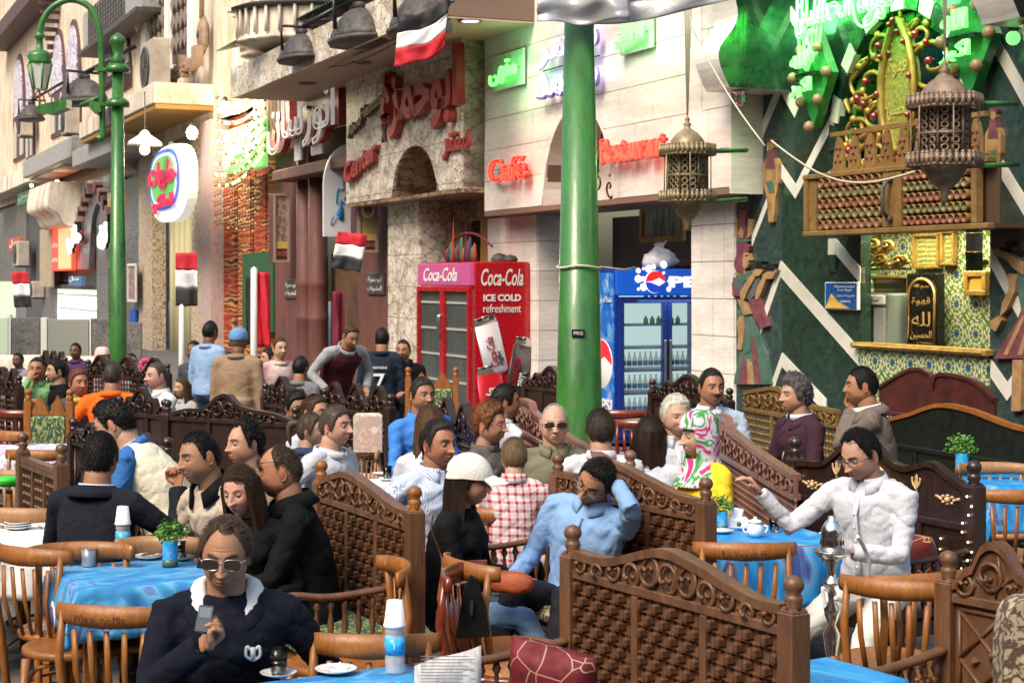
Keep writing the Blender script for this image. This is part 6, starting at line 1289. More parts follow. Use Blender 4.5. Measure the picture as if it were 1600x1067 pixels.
# =============== people ===============
SKIN=mat('skin',(.5,.3,.2),.5,attr='Col',bump=.12,bscale=220,sss=.12,spec=.35)
HAIRM={}
def hairmat(c):
    k=tuple(round(x,3) for x in c)
    if k not in HAIRM: HAIRM[k]=mat('hair_%d'%len(HAIRM),c,.42,col2=tuple(x*1.7+.003 for x in c),scale=60,stretch=(1,1,.12),bump=.5,bscale=160,spec=.2)
    return HAIRM[k]
def fab(name,col,**k):
    k.setdefault('bump',.35); k.setdefault('fold',.2); k.setdefault('bscale',70); k.setdefault('rough',.9); k.setdefault('spec',.2); k.setdefault('sheen',0)
    if 'kind' not in k and 'col2' not in k: k['col2']=tuple(min(1,x*1.18+.002) for x in col); k['scale']=4
    return mat(name,col,**k)
def g(x): return np.exp(-x*x)
def head_arrays(skin,hair,fem=0,stub=0,must=0,brow=1,age=0,closed=0,nc=64,nr=50,nose=1,lips=1,wide=1,jaw=0,chin=1,smile=0):
    t=np.linspace(-1,1,nc,endpoint=False)+1/nc; az=PI*np.sign(t)*np.abs(t)**1.35
    u_=np.linspace(-1,1,nr); el=(u_*.55+.45*u_**3)*(PI/2-.02)-.02*(1-u_*u_); AZ,EL=np.meshgrid(az,el)
    dx,dy,dz=np.sin(AZ)*np.cos(EL),-np.cos(AZ)*np.cos(EL),np.sin(EL)
    fr=np.clip(-dy,0,1); x=dx*.077*wide; y=np.where(dy<0,dy*.094,dy*.104); z=dz*.118
    lo=np.clip(-z/.118,0,1); x=x*(1-(.24+.08*fem+jaw)*lo**1.7); y=np.where(dy>0,y*(1-.5*lo**1.3),y*(1+.06*lo))
    # fuller jaw and flatter face
    x=x*(1+.10*g((z+.06)/.03)*(fr<.75)*(1-.5*fem)); ax=np.abs(x); w=np.clip((fr-.15)/.35,0,1); w=w*w*(3-2*w)
    f=0*x
    f-=nose*(g(x/np.where(z<-.02,.0135,.0095))*np.clip((.024-z)/.052,0,1)**1.1*np.clip((z+.040)/.010,0,1))*.027
    f-=nose*.008*g((ax-.012)/.006)*g((z+.029)/.008)
    f+=.011*g((ax-.031)/.017)*g((z-.006)/.014)
    f-=(.006-.003*fem)*g((ax-.027)/.022)*g((z-.028)/.009)
    f-=.006*g((ax-.040)/.018)*g((z+.028)/.022)
    f+=.003*g((ax-.030)/.012)*g((z+.055)/.02)
    f-=.008*g(x/.030)*g((z+.062)/.022); f-=.0032*lips*g(x/.018)*g((z+.0565)/.0042); f-=.004*lips*g(x/.016)*g((z+.068)/.005); f+=.005*g(x/.022)*g((z+.0620)/.0022)
    f+=.004*g(x/.018)*g((z+.079)/.006); f-=.008*chin*g(x/.021)*g((z+.096)/.014)
    f+=.002*age*(g((z-.045)/.002)+g((z-.055)/.002))*g(x/.04)+.002*age*g((ax-.026-.3*(-.035-z))/.004)*g((z+.05)/.02)
    y=y+f*w
    V=np.stack([x,y,z],-1).reshape(-1,3)
    sk=np.array(skin); C=np.tile(sk,(V.shape[0],1)); X,Z=V[:,0],V[:,2]; A=np.abs(X); F=w.reshape(-1)*(V[:,1]<-.03)
    def bl(m,c): nonlocal C; m=np.clip(m,0,1)[:,None]; C=C*(1-m)+np.array(c)*m
    hc=np.array(hair)
    bl(.35*F*g((A-.042)/.02)*g((Z+.03)/.018),sk*np.array([1.15,.75,.7]))
    bl(.3*F*g(X/.012)*g((Z+.025)/.012),sk*np.array([1.1,.75,.7]))
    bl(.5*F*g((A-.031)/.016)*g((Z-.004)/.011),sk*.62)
    if stub: bl(stub*F*np.clip((-.035-Z)/.02,0,1)*(1-g(X/.012)*g((Z+.045)/.01)),sk*.45+hc*.3)
    bl(.85*F*g(X/(.021))**1.0*(np.exp(-((Z+.062)/.0085)**4)),sk*np.array([.85,.5,.48]) if not fem else sk*np.array([.9,.36,.36]))
    bl(.8*F*g(X/.02)*g((Z+.0622)/.0018),sk*.25)
    br=np.abs(Z-(.0275+.004*np.sin(np.clip((A-.012)/.04,0,1)*PI)))
    bl(1.6*brow*F*np.exp(-(br/(.0050 if not fem else .0028))**2)*np.exp(-((A-.03)/.0185)**4),hc*.7+.01)
    bl(.7*F*g((A-.008)/.003)*g((Z+.038)/.002),sk*.25)
    if must: bl(1.2*F*np.exp(-(X/.026)**4)*np.exp(-((Z+.049-.08*A)/.0065)**4),hc*.8+.008)
    faces=[]
    for j in range(nr-1):
        a=j*nc
        for i in range(nc): k=(i+1)%nc; faces.append((a+i,a+k,a+nc+k,a+nc+i))
    faces.append(tuple(range(nc-1,-1,-1))); faces.append(tuple((nr-1)*nc+i for i in range(nc)))
    parts=[(V,faces,C)]
    for s in(-1,1):
        m=MB(); m.lathe([(0,-.031),(.010,-.026),(.016,-.01),(.019,.01),(.016,.026),(0,.032)],(s*.076*wide,.012,-.002),10,0,.42,1); m.tube([(s*(.079*wide),.012+.016*math.cos(a),-.002+.029*math.sin(a)) for a in [-2.0+4.3*i/9 for i in range(10)]],.0045,6)
        v=np.array(m.v); parts.append((v,m.f,np.tile(sk*np.array([1.03,.86,.84]),(len(v),1))))
        m=MB(); m.ball((s*.031,-.0725,.0065),.0128,14); v=np.array(m.v); r=np.hypot(v[:,0]-s*.031,v[:,2]-.0065)
        c=np.where((r<.0058)[:,None]&(v[:,1]<-.0725)[:,None],np.array([.012,.007,.005]),np.array([.30,.26,.23]))
        if closed: c=np.tile(sk*.8,(len(v),1))
        parts.append((v,m.f,c))
        m=MB(); m.ball((s*.031,-.0725,.0068),.0142,14); v=np.array(m.v); n_=14
        keep=[q for q in m.f if np.mean([v[i][2] for i in q])>(.0088 if not closed else -.02)]; parts.append((v,keep,np.tile(sk*.72,(len(v),1))))
        keep=[q for q in m.f if np.mean([v[i][2] for i in q])<.0005]; parts.append((v,keep,np.tile(sk*.85,(len(v),1))))
    return parts
_hair_pts={'short':([0,30,50,60,67,74,82,88,100,112,125,180],[43,42,39,33,20,6,-14,6,12,-10,-28,-40]),'receding':([0,15,32,48,58,66,74,82,88,100,112,125,180],[52,54,62,50,34,20,6,-12,6,12,-10,-28,-40]),'bald':([0,40,60,75,84,90,102,114,125,180],[89,86,50,22,-6,10,14,-6,-22,-34]),'full':([0,30,50,58,66,74,84,90,100,112,125,180],[38,35,30,24,8,-8,-18,-2,0,-16,-36,-46])}
def hair_mesh(style,th,nz=.25,seed=0,nc=72,nr=44,strands=900,rd=None,curl=0,length=.03):
    pts=_hair_pts[style]; t=np.linspace(-PI,PI,nc,endpoint=False); el=np.linspace(-.85,PI/2-.015,nr)
    V=[];M=[]
    for e in el:
        for a in t:
            h=math.radians(np.interp(abs(math.degrees(a)),*pts)); d=Vector((math.sin(a)*math.cos(e),-math.cos(a)*math.cos(e),math.sin(e)))
            p=Vector((d.x*.0775,d.y*(.095 if d.y<0 else .104),d.z*.118)); lo=max(0,-p.z/.118); p.x*=1-.3*lo**1.7
            if d.y>0: p.y*=1-.5*lo**1.3
            q=min(1,max(0,(e-h)/.22)); q=q*q*(3-2*q); n=noise.noise(d*(3+curl*4)+Vector((seed,0,0))); n2=noise.noise(d*(14 if not curl else 18)+Vector((seed,3,0)))
            r=th*q*(1+nz*2*n+nz*(1.0+curl)*n2)*(1+.35*max(0,d.z))-.0022*(1-q); V.append(p+d*r); M.append(e>h-.09)
    F=[]
    for j in range(nr-1):
        for i in range(nc):
            k=(i+1)%nc; q=(j*nc+i,j*nc+k,(j+1)*nc+k,(j+1)*nc+i)
            if all(M[x] for x in q): F.append(q)
    F.append(tuple((nr-1)*nc+i for i in range(nc)))
    m=MB(); m.add(V,F,0,True)
    if strands:
        rd=random.Random(seed+5); Q=[q for q in F if len(q)==4]; sv=[];sf=[]
        for _ in range(strands):
            q=rd.choice(Q); u,w=rd.random(),rd.random(); p=(V[q[0]]*(1-u)+V[q[1]]*u)*(1-w)+(V[q[3]]*(1-u)+V[q[2]]*u)*w; n=p.normalized()
            dn=Vector((rd.gauss(0,.25)+n.x*.3,n.y*.6+(.2 if p.z>.06 else 0)+rd.gauss(0,.25),-.8 if p.z<.085 else -.1)); 
            if p.y<-.02 and p.z>.03: dn=Vector((.5+rd.gauss(0,.3),.35,.0))
            if curl: dn=Vector((rd.gauss(0,1),rd.gauss(0,1),rd.gauss(0,1)))
            dn=(dn-n*dn.dot(n)); dn=dn.normalized() if dn.length>1e-3 else n.orthogonal(); s=n.cross(dn)*.0011; L=length*rd.uniform(.5,1.1)*(.6 if curl else 1)
            o=len(sv); lift=.0015+(.007 if curl else .0035)*rd.random()**2; sv+=[p-s,p+s,p+dn*L*.5+n*lift*1.6+s*.8,p+dn*L*.5+n*lift*1.6-s*.8,p+dn*L+n*lift*.6]; sf+=[(o,o+1,o+2,o+3),(o+3,o+2,o+4)]
        m.add(sv,sf,0,False)
    return m
def long_hair(m,length,seed,side_open=62,w=.088,flare=.02,strands=500,back=0):
    rows_=16; cols=34; V=[]; a0=math.radians(side_open)
    for j in range(rows_+1):
        f=j/rows_; z=.045-f*(length+.045)
        for i in range(cols+1):
            a=a0+(2*PI-2*a0)*i/cols; nn=noise.noise(Vector((math.cos(a)*5,math.sin(a)*5,f*1.5+seed)))*.012+noise.noise(Vector((a*9,0,f*2+seed)))*.006
            r=w*(1+.03*math.sin(f*3))+flare*f; rx=r+nn; ry=(r+.022)*(1-.22*f)+nn
            V.append(Vector((math.sin(a)*rx,-math.cos(a)*ry+.008+.01*f+back*f,z-.03*abs(noise.noise(Vector((a*6,seed,0))))*f)))
    F=[(j*(cols+1)+i,j*(cols+1)+i+1,(j+1)*(cols+1)+i+1,(j+1)*(cols+1)+i) for j in range(rows_) for i in range(cols)]
    n=len(V); V2=[Vector((p.x*.86,(p.y-.01)*.86+.01,p.z)) for p in V]; F2=[tuple(n+x for x in q[::-1]) for q in F]; E=[]
    for j in range(rows_):
        for i in (0,cols): a=j*(cols+1)+i; b=a+cols+1; E.append((a,b,n+b,n+a))
    for i in range(cols): a=rows_*(cols+1)+i; E.append((a,a+1,n+a+1,n+a))
    m.add(V+V2,F+F2+E,0,True); rd=random.Random(seed); sv=[];sf=[]
    for _ in range(strands):
        i=rd.randint(0,cols-1); j=rd.randint(0,rows_-5); L=rd.randint(3,5); ps=[V[(j+k)*(cols+1)+i]*(1.012+.01*rd.random()) for k in range(0,L+1)]
        s=(V[j*(cols+1)+i+1]-V[j*(cols+1)+i]).normalized()*.0013; o=len(sv)
        for p in ps: sv+=[p-s,p+s]
        for k in range(L): sf.append((o+2*k,o+2*k+1,o+2*k+3,o+2*k+2))
    m.add(sv,sf,0,False)
def tex(nm,sc,hard=True):
    t=bpy.data.textures.get(nm)
    if not t: t=bpy.data.textures.new(nm,'CLOUDS'); t.noise_scale=sc; t.noise_depth=1; t.noise_type='HARD_NOISE' if hard else 'SOFT_NOISE'
    return t
def voxel(m,size,smooth=4,folds=0,seed=0):
    me=bpy.data.meshes.new('v'); me.from_pydata(m.v,[],m.f)
    o=bpy.data.objects.new('v',me); COL.objects.link(o)
    r=o.modifiers.new('r','REMESH'); r.mode='VOXEL'; r.voxel_size=size; r.adaptivity=0
    if smooth: q=o.modifiers.new('s','SMOOTH'); q.factor=.5; q.iterations=smooth
    if folds:
        d=o.modifiers.new('d','DISPLACE'); d.texture=tex('folds_a',.16); d.strength=-folds; d.mid_level=.55; d.texture_coords='LOCAL'
        d=o.modifiers.new('e','DISPLACE'); d.texture=tex('folds_b',.045,False); d.strength=folds*.35; d.mid_level=.5; d.texture_coords='LOCAL'
    dg=bpy.context.evaluated_depsgraph_get(); e=o.evaluated_get(dg).to_mesh()
    n=len(e.vertices); V=np.empty(n*3); e.vertices.foreach_get('co',V); V=V.reshape(-1,3); F=[tuple(p.vertices) for p in e.polygons]
    bpy.data.objects.remove(o); bpy.data.meshes.remove(me); return V,F
_hands={}
def hand_arrays(pose,side):
    """hand along +z from the wrist, palm facing -y, thumb on side*x"""
    k=(pose,side)
    if k in _hands: return _hands[k]
    curl={'relaxed':(22,28,18),'flat':(5,6,4),'fist':(80,95,60),'grip':(50,55,35),'point':(10,12,8)}[pose]
    m=MB(); m.tube([(0,0,-.02),(0,0,.01),(0,0,.05),(0,0,.088)],[.027,.03,.042,.040],12,flat=.40,up=(0,1,0)); 
    for i,(x,L) in enumerate(((.030,.072),(.010,.082),(-.010,.077),(-.029,.060))):
        p=Vector((side*x,0,.080)); a=0; pts=[Vector((side*x*.8,0,.045)),p]; cu=curl if not(pose=='point' and i>1) else (60,70,40)
        for q,(c,f) in enumerate(zip(cu,(.45,.32,.25))): a+=math.radians(c+i*3); p=p+Vector((side*x*.12 if q==0 else 0,-math.sin(a),math.cos(a)))*L*f; pts.append(p)
        m.tube(pts,[.010,.0098,.009,.0082,.0062],8)
    th={'fist':[(.022,-.004,.02),(.044,-.022,.045),(.032,-.042,.07),(.008,-.044,.075)],'grip':[(.022,-.004,.02),(.048,-.018,.045),(.05,-.042,.07),(.036,-.06,.085)]}.get(pose,[(.02,-.002,.018),(.045,-.012,.045),(.06,-.018,.072),(.064,-.024,.094)])
    m.tube([(side*a,b,c) for a,b,c in th],[.016,.0135,.0108,.0078],8)
    V,F=voxel(m,.0036,2); _hands[k]=(V,F); return V,F
def ik(S_,T,l1,l2,pole):
    d=T-S_; D=min(d.length,(l1+l2)*.995); d.normalize(); T=S_+d*D; a=(l1*l1-l2*l2+D*D)/(2*D); h=math.sqrt(max(0,l1*l1-a*a)); p=pole-d*pole.dot(d); p.normalize(); return S_+d*a+p*h,T
CNT=[0]
def person(hx,hy,s,yaw,label,skin=(.40,.235,.15),hair=('short',(.012,.009,.007),.012),top=None,legs=None,pose='sit',head=(0,0,0),lean=4,side=0,armR='lap',armL='lap',fem=0,k=1.0,collar='shirt',extra=(),det=1,sleeve=1.0,hd={},belly=.0,build=1.0,roll=0,handR='relaxed',handL='relaxed',under=None,hands=True,vest=None,legf=None,group=None,colm=None,kneeout=.11):
    CNT[0]+=1; sd=CNT[0]; build=1+(build-1)*.45
    # ---- skeleton in the local frame (faces -y) ----
    Ls=.50*k*(.95 if fem else 1); la,lb=R(lean),R(side)
    up=Vector((math.sin(lb),-math.sin(la)*math.cos(lb),math.cos(la)*math.cos(lb))); mid=Vector((math.sin(lb*.5),-math.sin(la*.55),math.cos(la*.55))).normalized()
    pel=Vector((0,0,0)); sp1=pel+mid*Ls*.5; neck=sp1+up*Ls*.5
    HR=Matrix.Rotation(R(head[0]),4,'Z')@Matrix.Rotation(R(-head[1]) if False else R(head[1]),4,'X')@Matrix.Rotation(R(head[2]),4,'Y')
    hc=neck+up*.035*k+Vector((0,-.012,.040*k))+HR@Vector((0,-.022,.082*k))
    hw=PS(hx,hy,s); yz=Matrix.Rotation(R(yaw),4,'Z'); off=yz@hc; org=Vector((hw.x-off.x,hw.y-off.y,0)); ph=hw.z-hc.z   # pelvis height
    ph=max(.12,ph)
    up0=Vector((0,0,ph)); pel=pel+up0; sp1=sp1+up0; neck=neck+up0; hc=hc+up0
    t=thing('person',label,'person',Matrix.Translation(org)@yz,group)
    sw=(.185 if not fem else .158)*k*build; vox=.011 if s>270 else (.014 if s>200 else .02)
    def pt(sp,dx=0,dy=0,dz=0): return sp+Vector((dx,dy,dz))
    xa=Vector((math.cos(lb),0,-math.sin(lb)))
    shl=[neck-up*.048*k+xa*(q*sw) for q in(-1,1)]
    # arms: R is side -1 (left in the picture when facing us)
    def target(a,q):
        if isinstance(a,(tuple,list)): return Vector((a[0],a[1],ph+a[2]))
        return {'lap':Vector((q*.13,-.30*k,ph+.13)),'table':Vector((q*.12,-.42*k,ph+.24)),'side':Vector((q*.27,-.02,ph+.02)),'back':Vector((q*.1,-.25,ph+.2)),'down':Vector((q*.24,-.05,ph-.12)),'face':hc+Vector((q*.06,-.12,-.09))}[a]
    arms=[]
    for q,a,sh in((-1,armR,shl[0]),(1,armL,shl[1])):
        T=target(a,q); pole=Vector((q*.6,.35,-1.0)) if T.z<sh.z-.05 else Vector((q*.55,-.35,-1.0)); E,T=ik(sh,T,.285*k,.255*k,pole); arms.append((q,sh,E,T))
    def torso(m,infl,full=True,hem=0):
        b=build; rx=[.165,.168,.150-.01*fem,.158,.172,.165,.10,.062]; ry=[.115,.120,.105+belly,.112+belly*.6,.122+.008*fem,.105,.075,.056]; fs=[-.10,.0,.28,.5,.72,.88,.985,1.06]
        v=[];n=20
        for f,a,c in zip(fs,rx,ry):
            c0=(pel+mid*Ls*f) if f<.5 else (sp1+up*Ls*(f-.5)); d=mid if f<.5 else up; yv=d.cross(xa).normalized()*-1
            if yv.y<0: yv=-yv
            a=a*k*(b if .2<f<.95 else 1)*(.92 if fem else 1)+infl; c=c*k+infl; fy=-.012 if f>.6 and f<.9 else 0
            for i in range(n):
                an=2*PI*i/n; v.append(c0+xa*(math.cos(an)*a)+yv*(math.sin(an)*c+fy))
        F=[(i*n+j,i*n+(j+1)%n,(i+1)*n+(j+1)%n,(i+1)*n+j) for i in range(len(fs)-1) for j in range(n)]+[tuple(range(n-1,-1,-1)),tuple((len(fs)-1)*n+j for j in range(n))]
        m.add(v,F,0,True)
        if fem:
            for q in(-1,1): m.ball(sp1+up*Ls*.2+xa*(q*.07)+Vector((0,-.085*k,0)),.05+infl,10)
    def arm(m,infl,frac=1.0,cuff=0):
        for q,sh,E,T in arms:
            n0=neck-up*.02*k+xa*(q*.07); wr=E.lerp(T,frac if frac>0 else 0); fl=1 if not fem else .86
            pts=[n0,neck-up*.035*k+xa*(q*sw*.72),sh,sh.lerp(E,.35),sh.lerp(E,.8),E]; rr=[.042,.050,.052,.047,.040,.038]
            if frac>=.99 or frac>0: pts+= [E.lerp(wr,.35),E.lerp(wr,.97)]; rr+=[.038,.028+.006*cuff]
            m.tube(pts,[(r*k*fl*(.5+.5*build))+infl for r in rr],12)
    # ---- skin body ----
    parts=[]
    m=MB(); torso(m,-.012); arm(m,-.011 if sleeve>.8 else 0); V,F=voxel(m,vox*1.15,3); parts.append((V,F,np.tile(np.array(skin),(len(V),1))))
    nh=HR.to_3x3(); m=MB(); nb=neck-up*.05*k; ht=hc+HR@Vector((0,.022,-.045*k)); nr_=(.064 if not fem else .052)*k*(.5+.5*build)
    m.tube([nb,nb.lerp(ht,.35)+Vector((0,.004,0)),nb.lerp(ht,.7),ht],[nr_*1.25,nr_*1.02,nr_*.97,nr_*.95],16); v=np.array(m.v); parts.append((v,m.f,np.tile(np.array(skin)*.93,(len(v),1))))
    HM=Matrix.Translation(hc)@HR@Matrix.Scale(k*1.0,4); Hn=np.array(HM)
    hi=s>200
    rv=random.Random(sd*13+1); hd=dict(hd); hd.setdefault('wide',rv.uniform(.95,1.05)); hd.setdefault('nose',rv.uniform(.85,1.25)); hd.setdefault('lips',rv.uniform(.7,1.4)); hd.setdefault('jaw',rv.uniform(-.06,.05)+(.03 if fem else 0)); hd.setdefault('chin',rv.uniform(.6,1.5)); skin=tuple(c*rv.uniform(.94,1.06) for c in skin)
    for V,F,C in head_arrays(skin,hair[1] if hair else (.02,.015,.01),fem=fem,nc=104 if s>280 else (76 if hi else 48),nr=120 if s>280 else (84 if hi else 48),**hd):
        V=V@Hn[:3,:3].T+Hn[:3,3]; parts.append((V,F,C))
    if hands:
        for (q,sh,E,T),hp,ar in zip(arms,(handR,handL),(armR,armL)):
            d=(T-E).normalized(); pn=Vector((0,0,-1)) if abs(d.z)<.8 else Vector((0,-1,0))
            if ar=='face' or (isinstance(ar,(tuple,list)) and len(ar)>3): 
                pn=Vector(ar[3:6]) if isinstance(ar,(tuple,list)) else (hc-T)
            yv=-(pn-d*pn.dot(d)).normalized(); xv=yv.cross(d).normalized()
            # thumb toward the body / up: side such that thumb points inward when palm is down
            ts=-q if True else q
            M4=np.array([[xv[i],yv[i],d[i]] for i in range(3)])*(1.0*k if not fem else .9*k)
            HV,HF=hand_arrays(hp,ts if xv.x>0 else -ts); V=HV@M4.T+np.array(T-d*.004); parts.append((V,HF,np.tile(np.array(skin)*np.array([1.04,.95,.92]),(len(V),1))))
    vs=[];fs=[];cs=[];o=0
    for V,F,C in parts: vs.append(V); fs+=[tuple(i+o for i in q) for q in F]; cs.append(C); o+=len(V)
    VV=np.concatenate(vs); CC=np.clip(np.concatenate(cs),0,1); me=bpy.data.meshes.new('body'); me.from_pydata(VV.tolist(),[],fs); me.materials.append(SKIN)
    ca=me.color_attributes.new('Col','FLOAT_COLOR','POINT'); ca.data.foreach_set('color',np.concatenate([CC,np.ones((len(CC),1))],1).ravel()); me.polygons.foreach_set('use_smooth',[True]*len(fs)); obj('body',me,t)
    def cl(nm,m,mt,folds,vx=None,solid=False):
        V,F=voxel(m,vx or vox,3,folds*.7); me=bpy.data.meshes.new(nm); me.from_pydata(V.tolist(),[],F)
        N_=np.empty(len(V)*3); me.vertex_normals.foreach_get('vector',N_); N_=N_.reshape(-1,3); A=folds*.5; ds=np.empty(len(V)); nf=noise.noise
        for i,(x,y,z) in enumerate(V.tolist()):
            q=nf(Vector((x*4.2+sd*3.1,y*4.2,z*10+x*5*(1 if x>0 else -1)))); q2=nf(Vector((x*9,y*9+sd,z*17-abs(x)*12)))
            ds[i]=-A*max(0,1-abs(q)*6)**1.3+A*.5*q-A*.55*max(0,1-abs(q2)*5)
        V=V+N_*ds[:,None]; me.vertices.foreach_set('co',V.ravel()); me.materials.append(mt); me.polygons.foreach_set('use_smooth',[True]*len(F)); return obj(nm,me,t)
    # ---- clothes ----
    fo={'suit':.010,'jacket':.014,'knit':.011,'shirt':.015}.get(collar,.013)
    nm={'suit':'jacket','jacket':'jacket','knit':'sweater','robe':'robe'}.get(collar,'shirt')
    m=MB(); th=.009 if collar in('shirt','tee','polo') else .014; torso(m,th); arm(m,th*.8,sleeve,1 if collar!='tee' else 2)
    if collar=='robe': m.tube([pel+Vector((0,0,.1)),pel-Vector((0,0,.35)),Vector((pel.x,pel.y,.15))],[.18,.19,.24],16)
    cl(nm,m,top,fo)
    if vest: m=MB(); torso(m,th+.014); cl('vest',m,vest,fo*.6)
    cm=colm or top; nz_=neck+up*.012*k; cr=nr_*1.16
    fwd=(Vector((0,-1,0))-up*up.dot(Vector((0,-1,0)))).normalized()
    def ring(r0,r1,z0,z1,gap,name,mt,drop=0,thick=.004):
        n=26; v=[];a_=R(gap)
        for i in range(n+1):
            a=a_+(2*PI-2*a_)*i/n; c=xa*math.sin(a)+fwd*math.cos(a)*1.08; dz=drop*max(0,math.cos(a))**2
            for rr,zz in ((r0,z0),(r1,z1)): v.append(nz_+c*rr+up*(zz-dz*(1 if zz==z0 or True else 0)))
            v[-1]=v[-1]+fwd*(.0)
        F=[(2*i,2*i+1,2*i+3,2*i+2) for i in range(n)]; q=MB(); q.add(v,F,0,True); o=q.build(name,mt,t,fix=False); sm=o.modifiers.new('t','SOLIDIFY'); sm.thickness=thick; sm.offset=0; return o
    if collar in('shirt','polo'):
        ring(cr*1.0,cr*1.03,-.01,.034,16,'collar_stand',cm); ring(cr*1.30,cr*1.03,-.012,.036,17,'collar',cm,drop=.03,thick=.003)
        # placket with buttons
        if s>180:
            q=MB(); bt=MB(); pr=[]
            for i in range(7):
                f=.93-.13*i; c0=(sp1+up*Ls*(f-.5)) if f>.5 else (pel+mid*Ls*f); w=(.122+belly if f<.85 else .10)*k+th+.004; pr.append(c0+fwd*w); 
                if i and i<6: bt.ball(c0+fwd*(w+.006),.0055,6,0,1)
            if collar=='shirt': q.tube(pr,.016,6,flat=.28,up=tuple(fwd)); q.build('placket',cm,t); bt.build('buttons',CERAM,t,kind='stuff')
    elif collar=='suit':
        ring(cr*1.05,cr*1.05,-.01,.03,14,'shirt_collar',under or WHITE); ring(cr*1.75,cr*1.18,-.03,.022,28,'jacket_collar',cm,drop=.05,thick=.007)
        q=MB(); tp=neck+up*.0+fwd*.07; bo=sp1+fwd*.14
        q.add([tp+xa*.035,tp-xa*.035,bo+fwd*.012],[(0,1,2)]) ; q.build('shirt_front',under or WHITE,t,fix=False)
    elif collar=='jacket': ring(cr*1.6,cr*1.15,-.02,.045,24,'jacket_collar',cm,drop=.03,thick=.008)
    elif collar in('knit','robe'): ring(cr*1.28,cr*1.14,-.02,.026,0,'neckband',cm,thick=.010)
    elif collar=='tee': ring(cr*1.35,cr*1.22,-.03,.012,0,'neckband',cm,thick=.005)
    # ---- legs ----
    lt=MB(); q_=[]; sh=MB()
    for q in(-1,1):
        hip=pel+Vector((q*.085*k,0,-.01)); 
        if pose=='sit': ft=Vector((q*.13,-.50*k,.08)) if not legf else Vector((legf[0 if q<0 else 1]))
        else: ft=Vector((q*.11,-.02 if ph>.55 else -.1,.08)) if not legf else Vector((legf[0 if q<0 else 1]))
        K,ft2=ik(hip,ft,.43*k,.42*k,Vector((q*kneeout,-1,.45))); 
        if pose=='stand' and ft2.z>.1: ft2.z=ft2.z
        r_=.088 if not fem else .084
        lt.tube([hip,hip.lerp(K,.4),hip.lerp(K,.85),K,K.lerp(ft2,.3),K.lerp(ft2,.97)],[r_*k*x for x in(1.05,.98,.76,.72,.66,.58)],12); q_.append((K,ft2))
        fd=Vector((0,-1,0)); a=ft2+Vector((0,.03,-.03)); sh.tube([a+Vector((0,.03,.0)),a+fd*.02+Vector((0,0,.015)),a+fd*.10,a+fd*.19+Vector((0,0,-.01)),a+fd*.23+Vector((0,0,-.015))],[.034,.043,.042,.036,.02],10)
    lt.tube([pel+Vector((-.09,0,0)),pel+Vector((.09,0,0))],.115*k,12)
    cl('trousers',lt,legs or DENIMD,.010,vox*1.2)
    V,F=voxel(sh,.012,2); me=bpy.data.meshes.new('shoes'); me.from_pydata(V.tolist(),[],F); me.materials.append(BLACK); me.polygons.foreach_set('use_smooth',[True]*len(F)); obj('shoes',me,t)
    # ---- hair and headgear ----
    def onhead(m,name,mt,kind=None):
        o=m.build(name,mt,t,kind=kind,fix=False); o.matrix_local=HM; return o
    if hair:
        stl,hcx,th=hair[:3]; th*=.8; opt=hair[3] if len(hair)>3 else {}
        m=hair_mesh({'long':'full','pony':'full'}.get(stl,stl if stl in _hair_pts else 'short'),th,seed=sd*1.7,strands=int((3600 if s>300 else 2000 if s>200 else 500)),curl=opt.get('curl',0),nz=opt.get('nz',.14),length=opt.get('len',.032 if th>.008 else .012),nc=72 if hi else 48,nr=44 if hi else 30)
        if stl=='long': long_hair(m,opt.get('L',.28),sd,side_open=opt.get('open',62),strands=700 if hi else 200,back=opt.get('back',0),w=opt.get('w',.088))
        if stl=='pony':
            m.tube(cat_spline([(0,.10,.05),(0,.15,.04),(0,.17,-.02),(0,.155,-.12)],5),[.018,.02,.024,.028,.03,.03,.03,.028,.026,.024,.022,.02,.018,.014,.01,.004],9)
        onhead(m,'hair',hairmat(hcx))
    for e in extra:
        if callable(e): e(t,HM,hc,arms,onhead,neck,up,fwd,xa,sp1,pel)
    return t,arms,hc,HM
DENIMD=fab('dark_trousers',(.02,.022,.03))
# ---- extras worn on the head ----
def sunglasses(z=.006,dark=True,up=0,fr=None,yoff=0):
    def f(t,HM,hc,arms,onhead,*r):
        g_=MB(); zz=z+up
        for s in(-1,1):
            pl=[(s*.0355+.029*abs(math.cos(a))**.7*math.copysign(1,math.cos(a)),zz+(.019 if dark else .014)*abs(math.sin(a))**.75*math.copysign(1,math.sin(a))) for a in [2*PI*i/16 for i in range(16)]]
            g_.tube([(x,-.098+yoff-.25*(abs(x)-.034)*-1*.3,z_) for x,z_ in pl],.0014,5,closed=True)
            g_.tube([(s*.058,-.094+yoff,zz+.006),(s*.077,-.06+yoff,zz+.006),(s*.083,.015+yoff,zz+.002)],.0018,5)
        g_.tube([(-.011,-.1+yoff,zz+.004),(0,-.102+yoff,zz+.007),(.011,-.1+yoff,zz+.004)],.0017,5); fr_=onhead(g_,'glasses_frame',fr or (SILVER if dark else BLACK))
        l=MB()
        for s in(-1,1): l.add([(s*.0355+.029*abs(math.cos(a))**.7*math.copysign(1,math.cos(a)),-.0985+yoff,zz+(.019 if dark else .014)*abs(math.sin(a))**.75*math.copysign(1,math.sin(a))) for a in [2*PI*i/16 for i in range(16)]],[tuple(range(16))])
        onhead(l,'lenses',mat('dark_brown_lens',(.035,.018,.01),.05,spec=1) if dark else mat('clear_lens',(.9,.95,1),.03,alpha=.12,spec=.8))
    return f
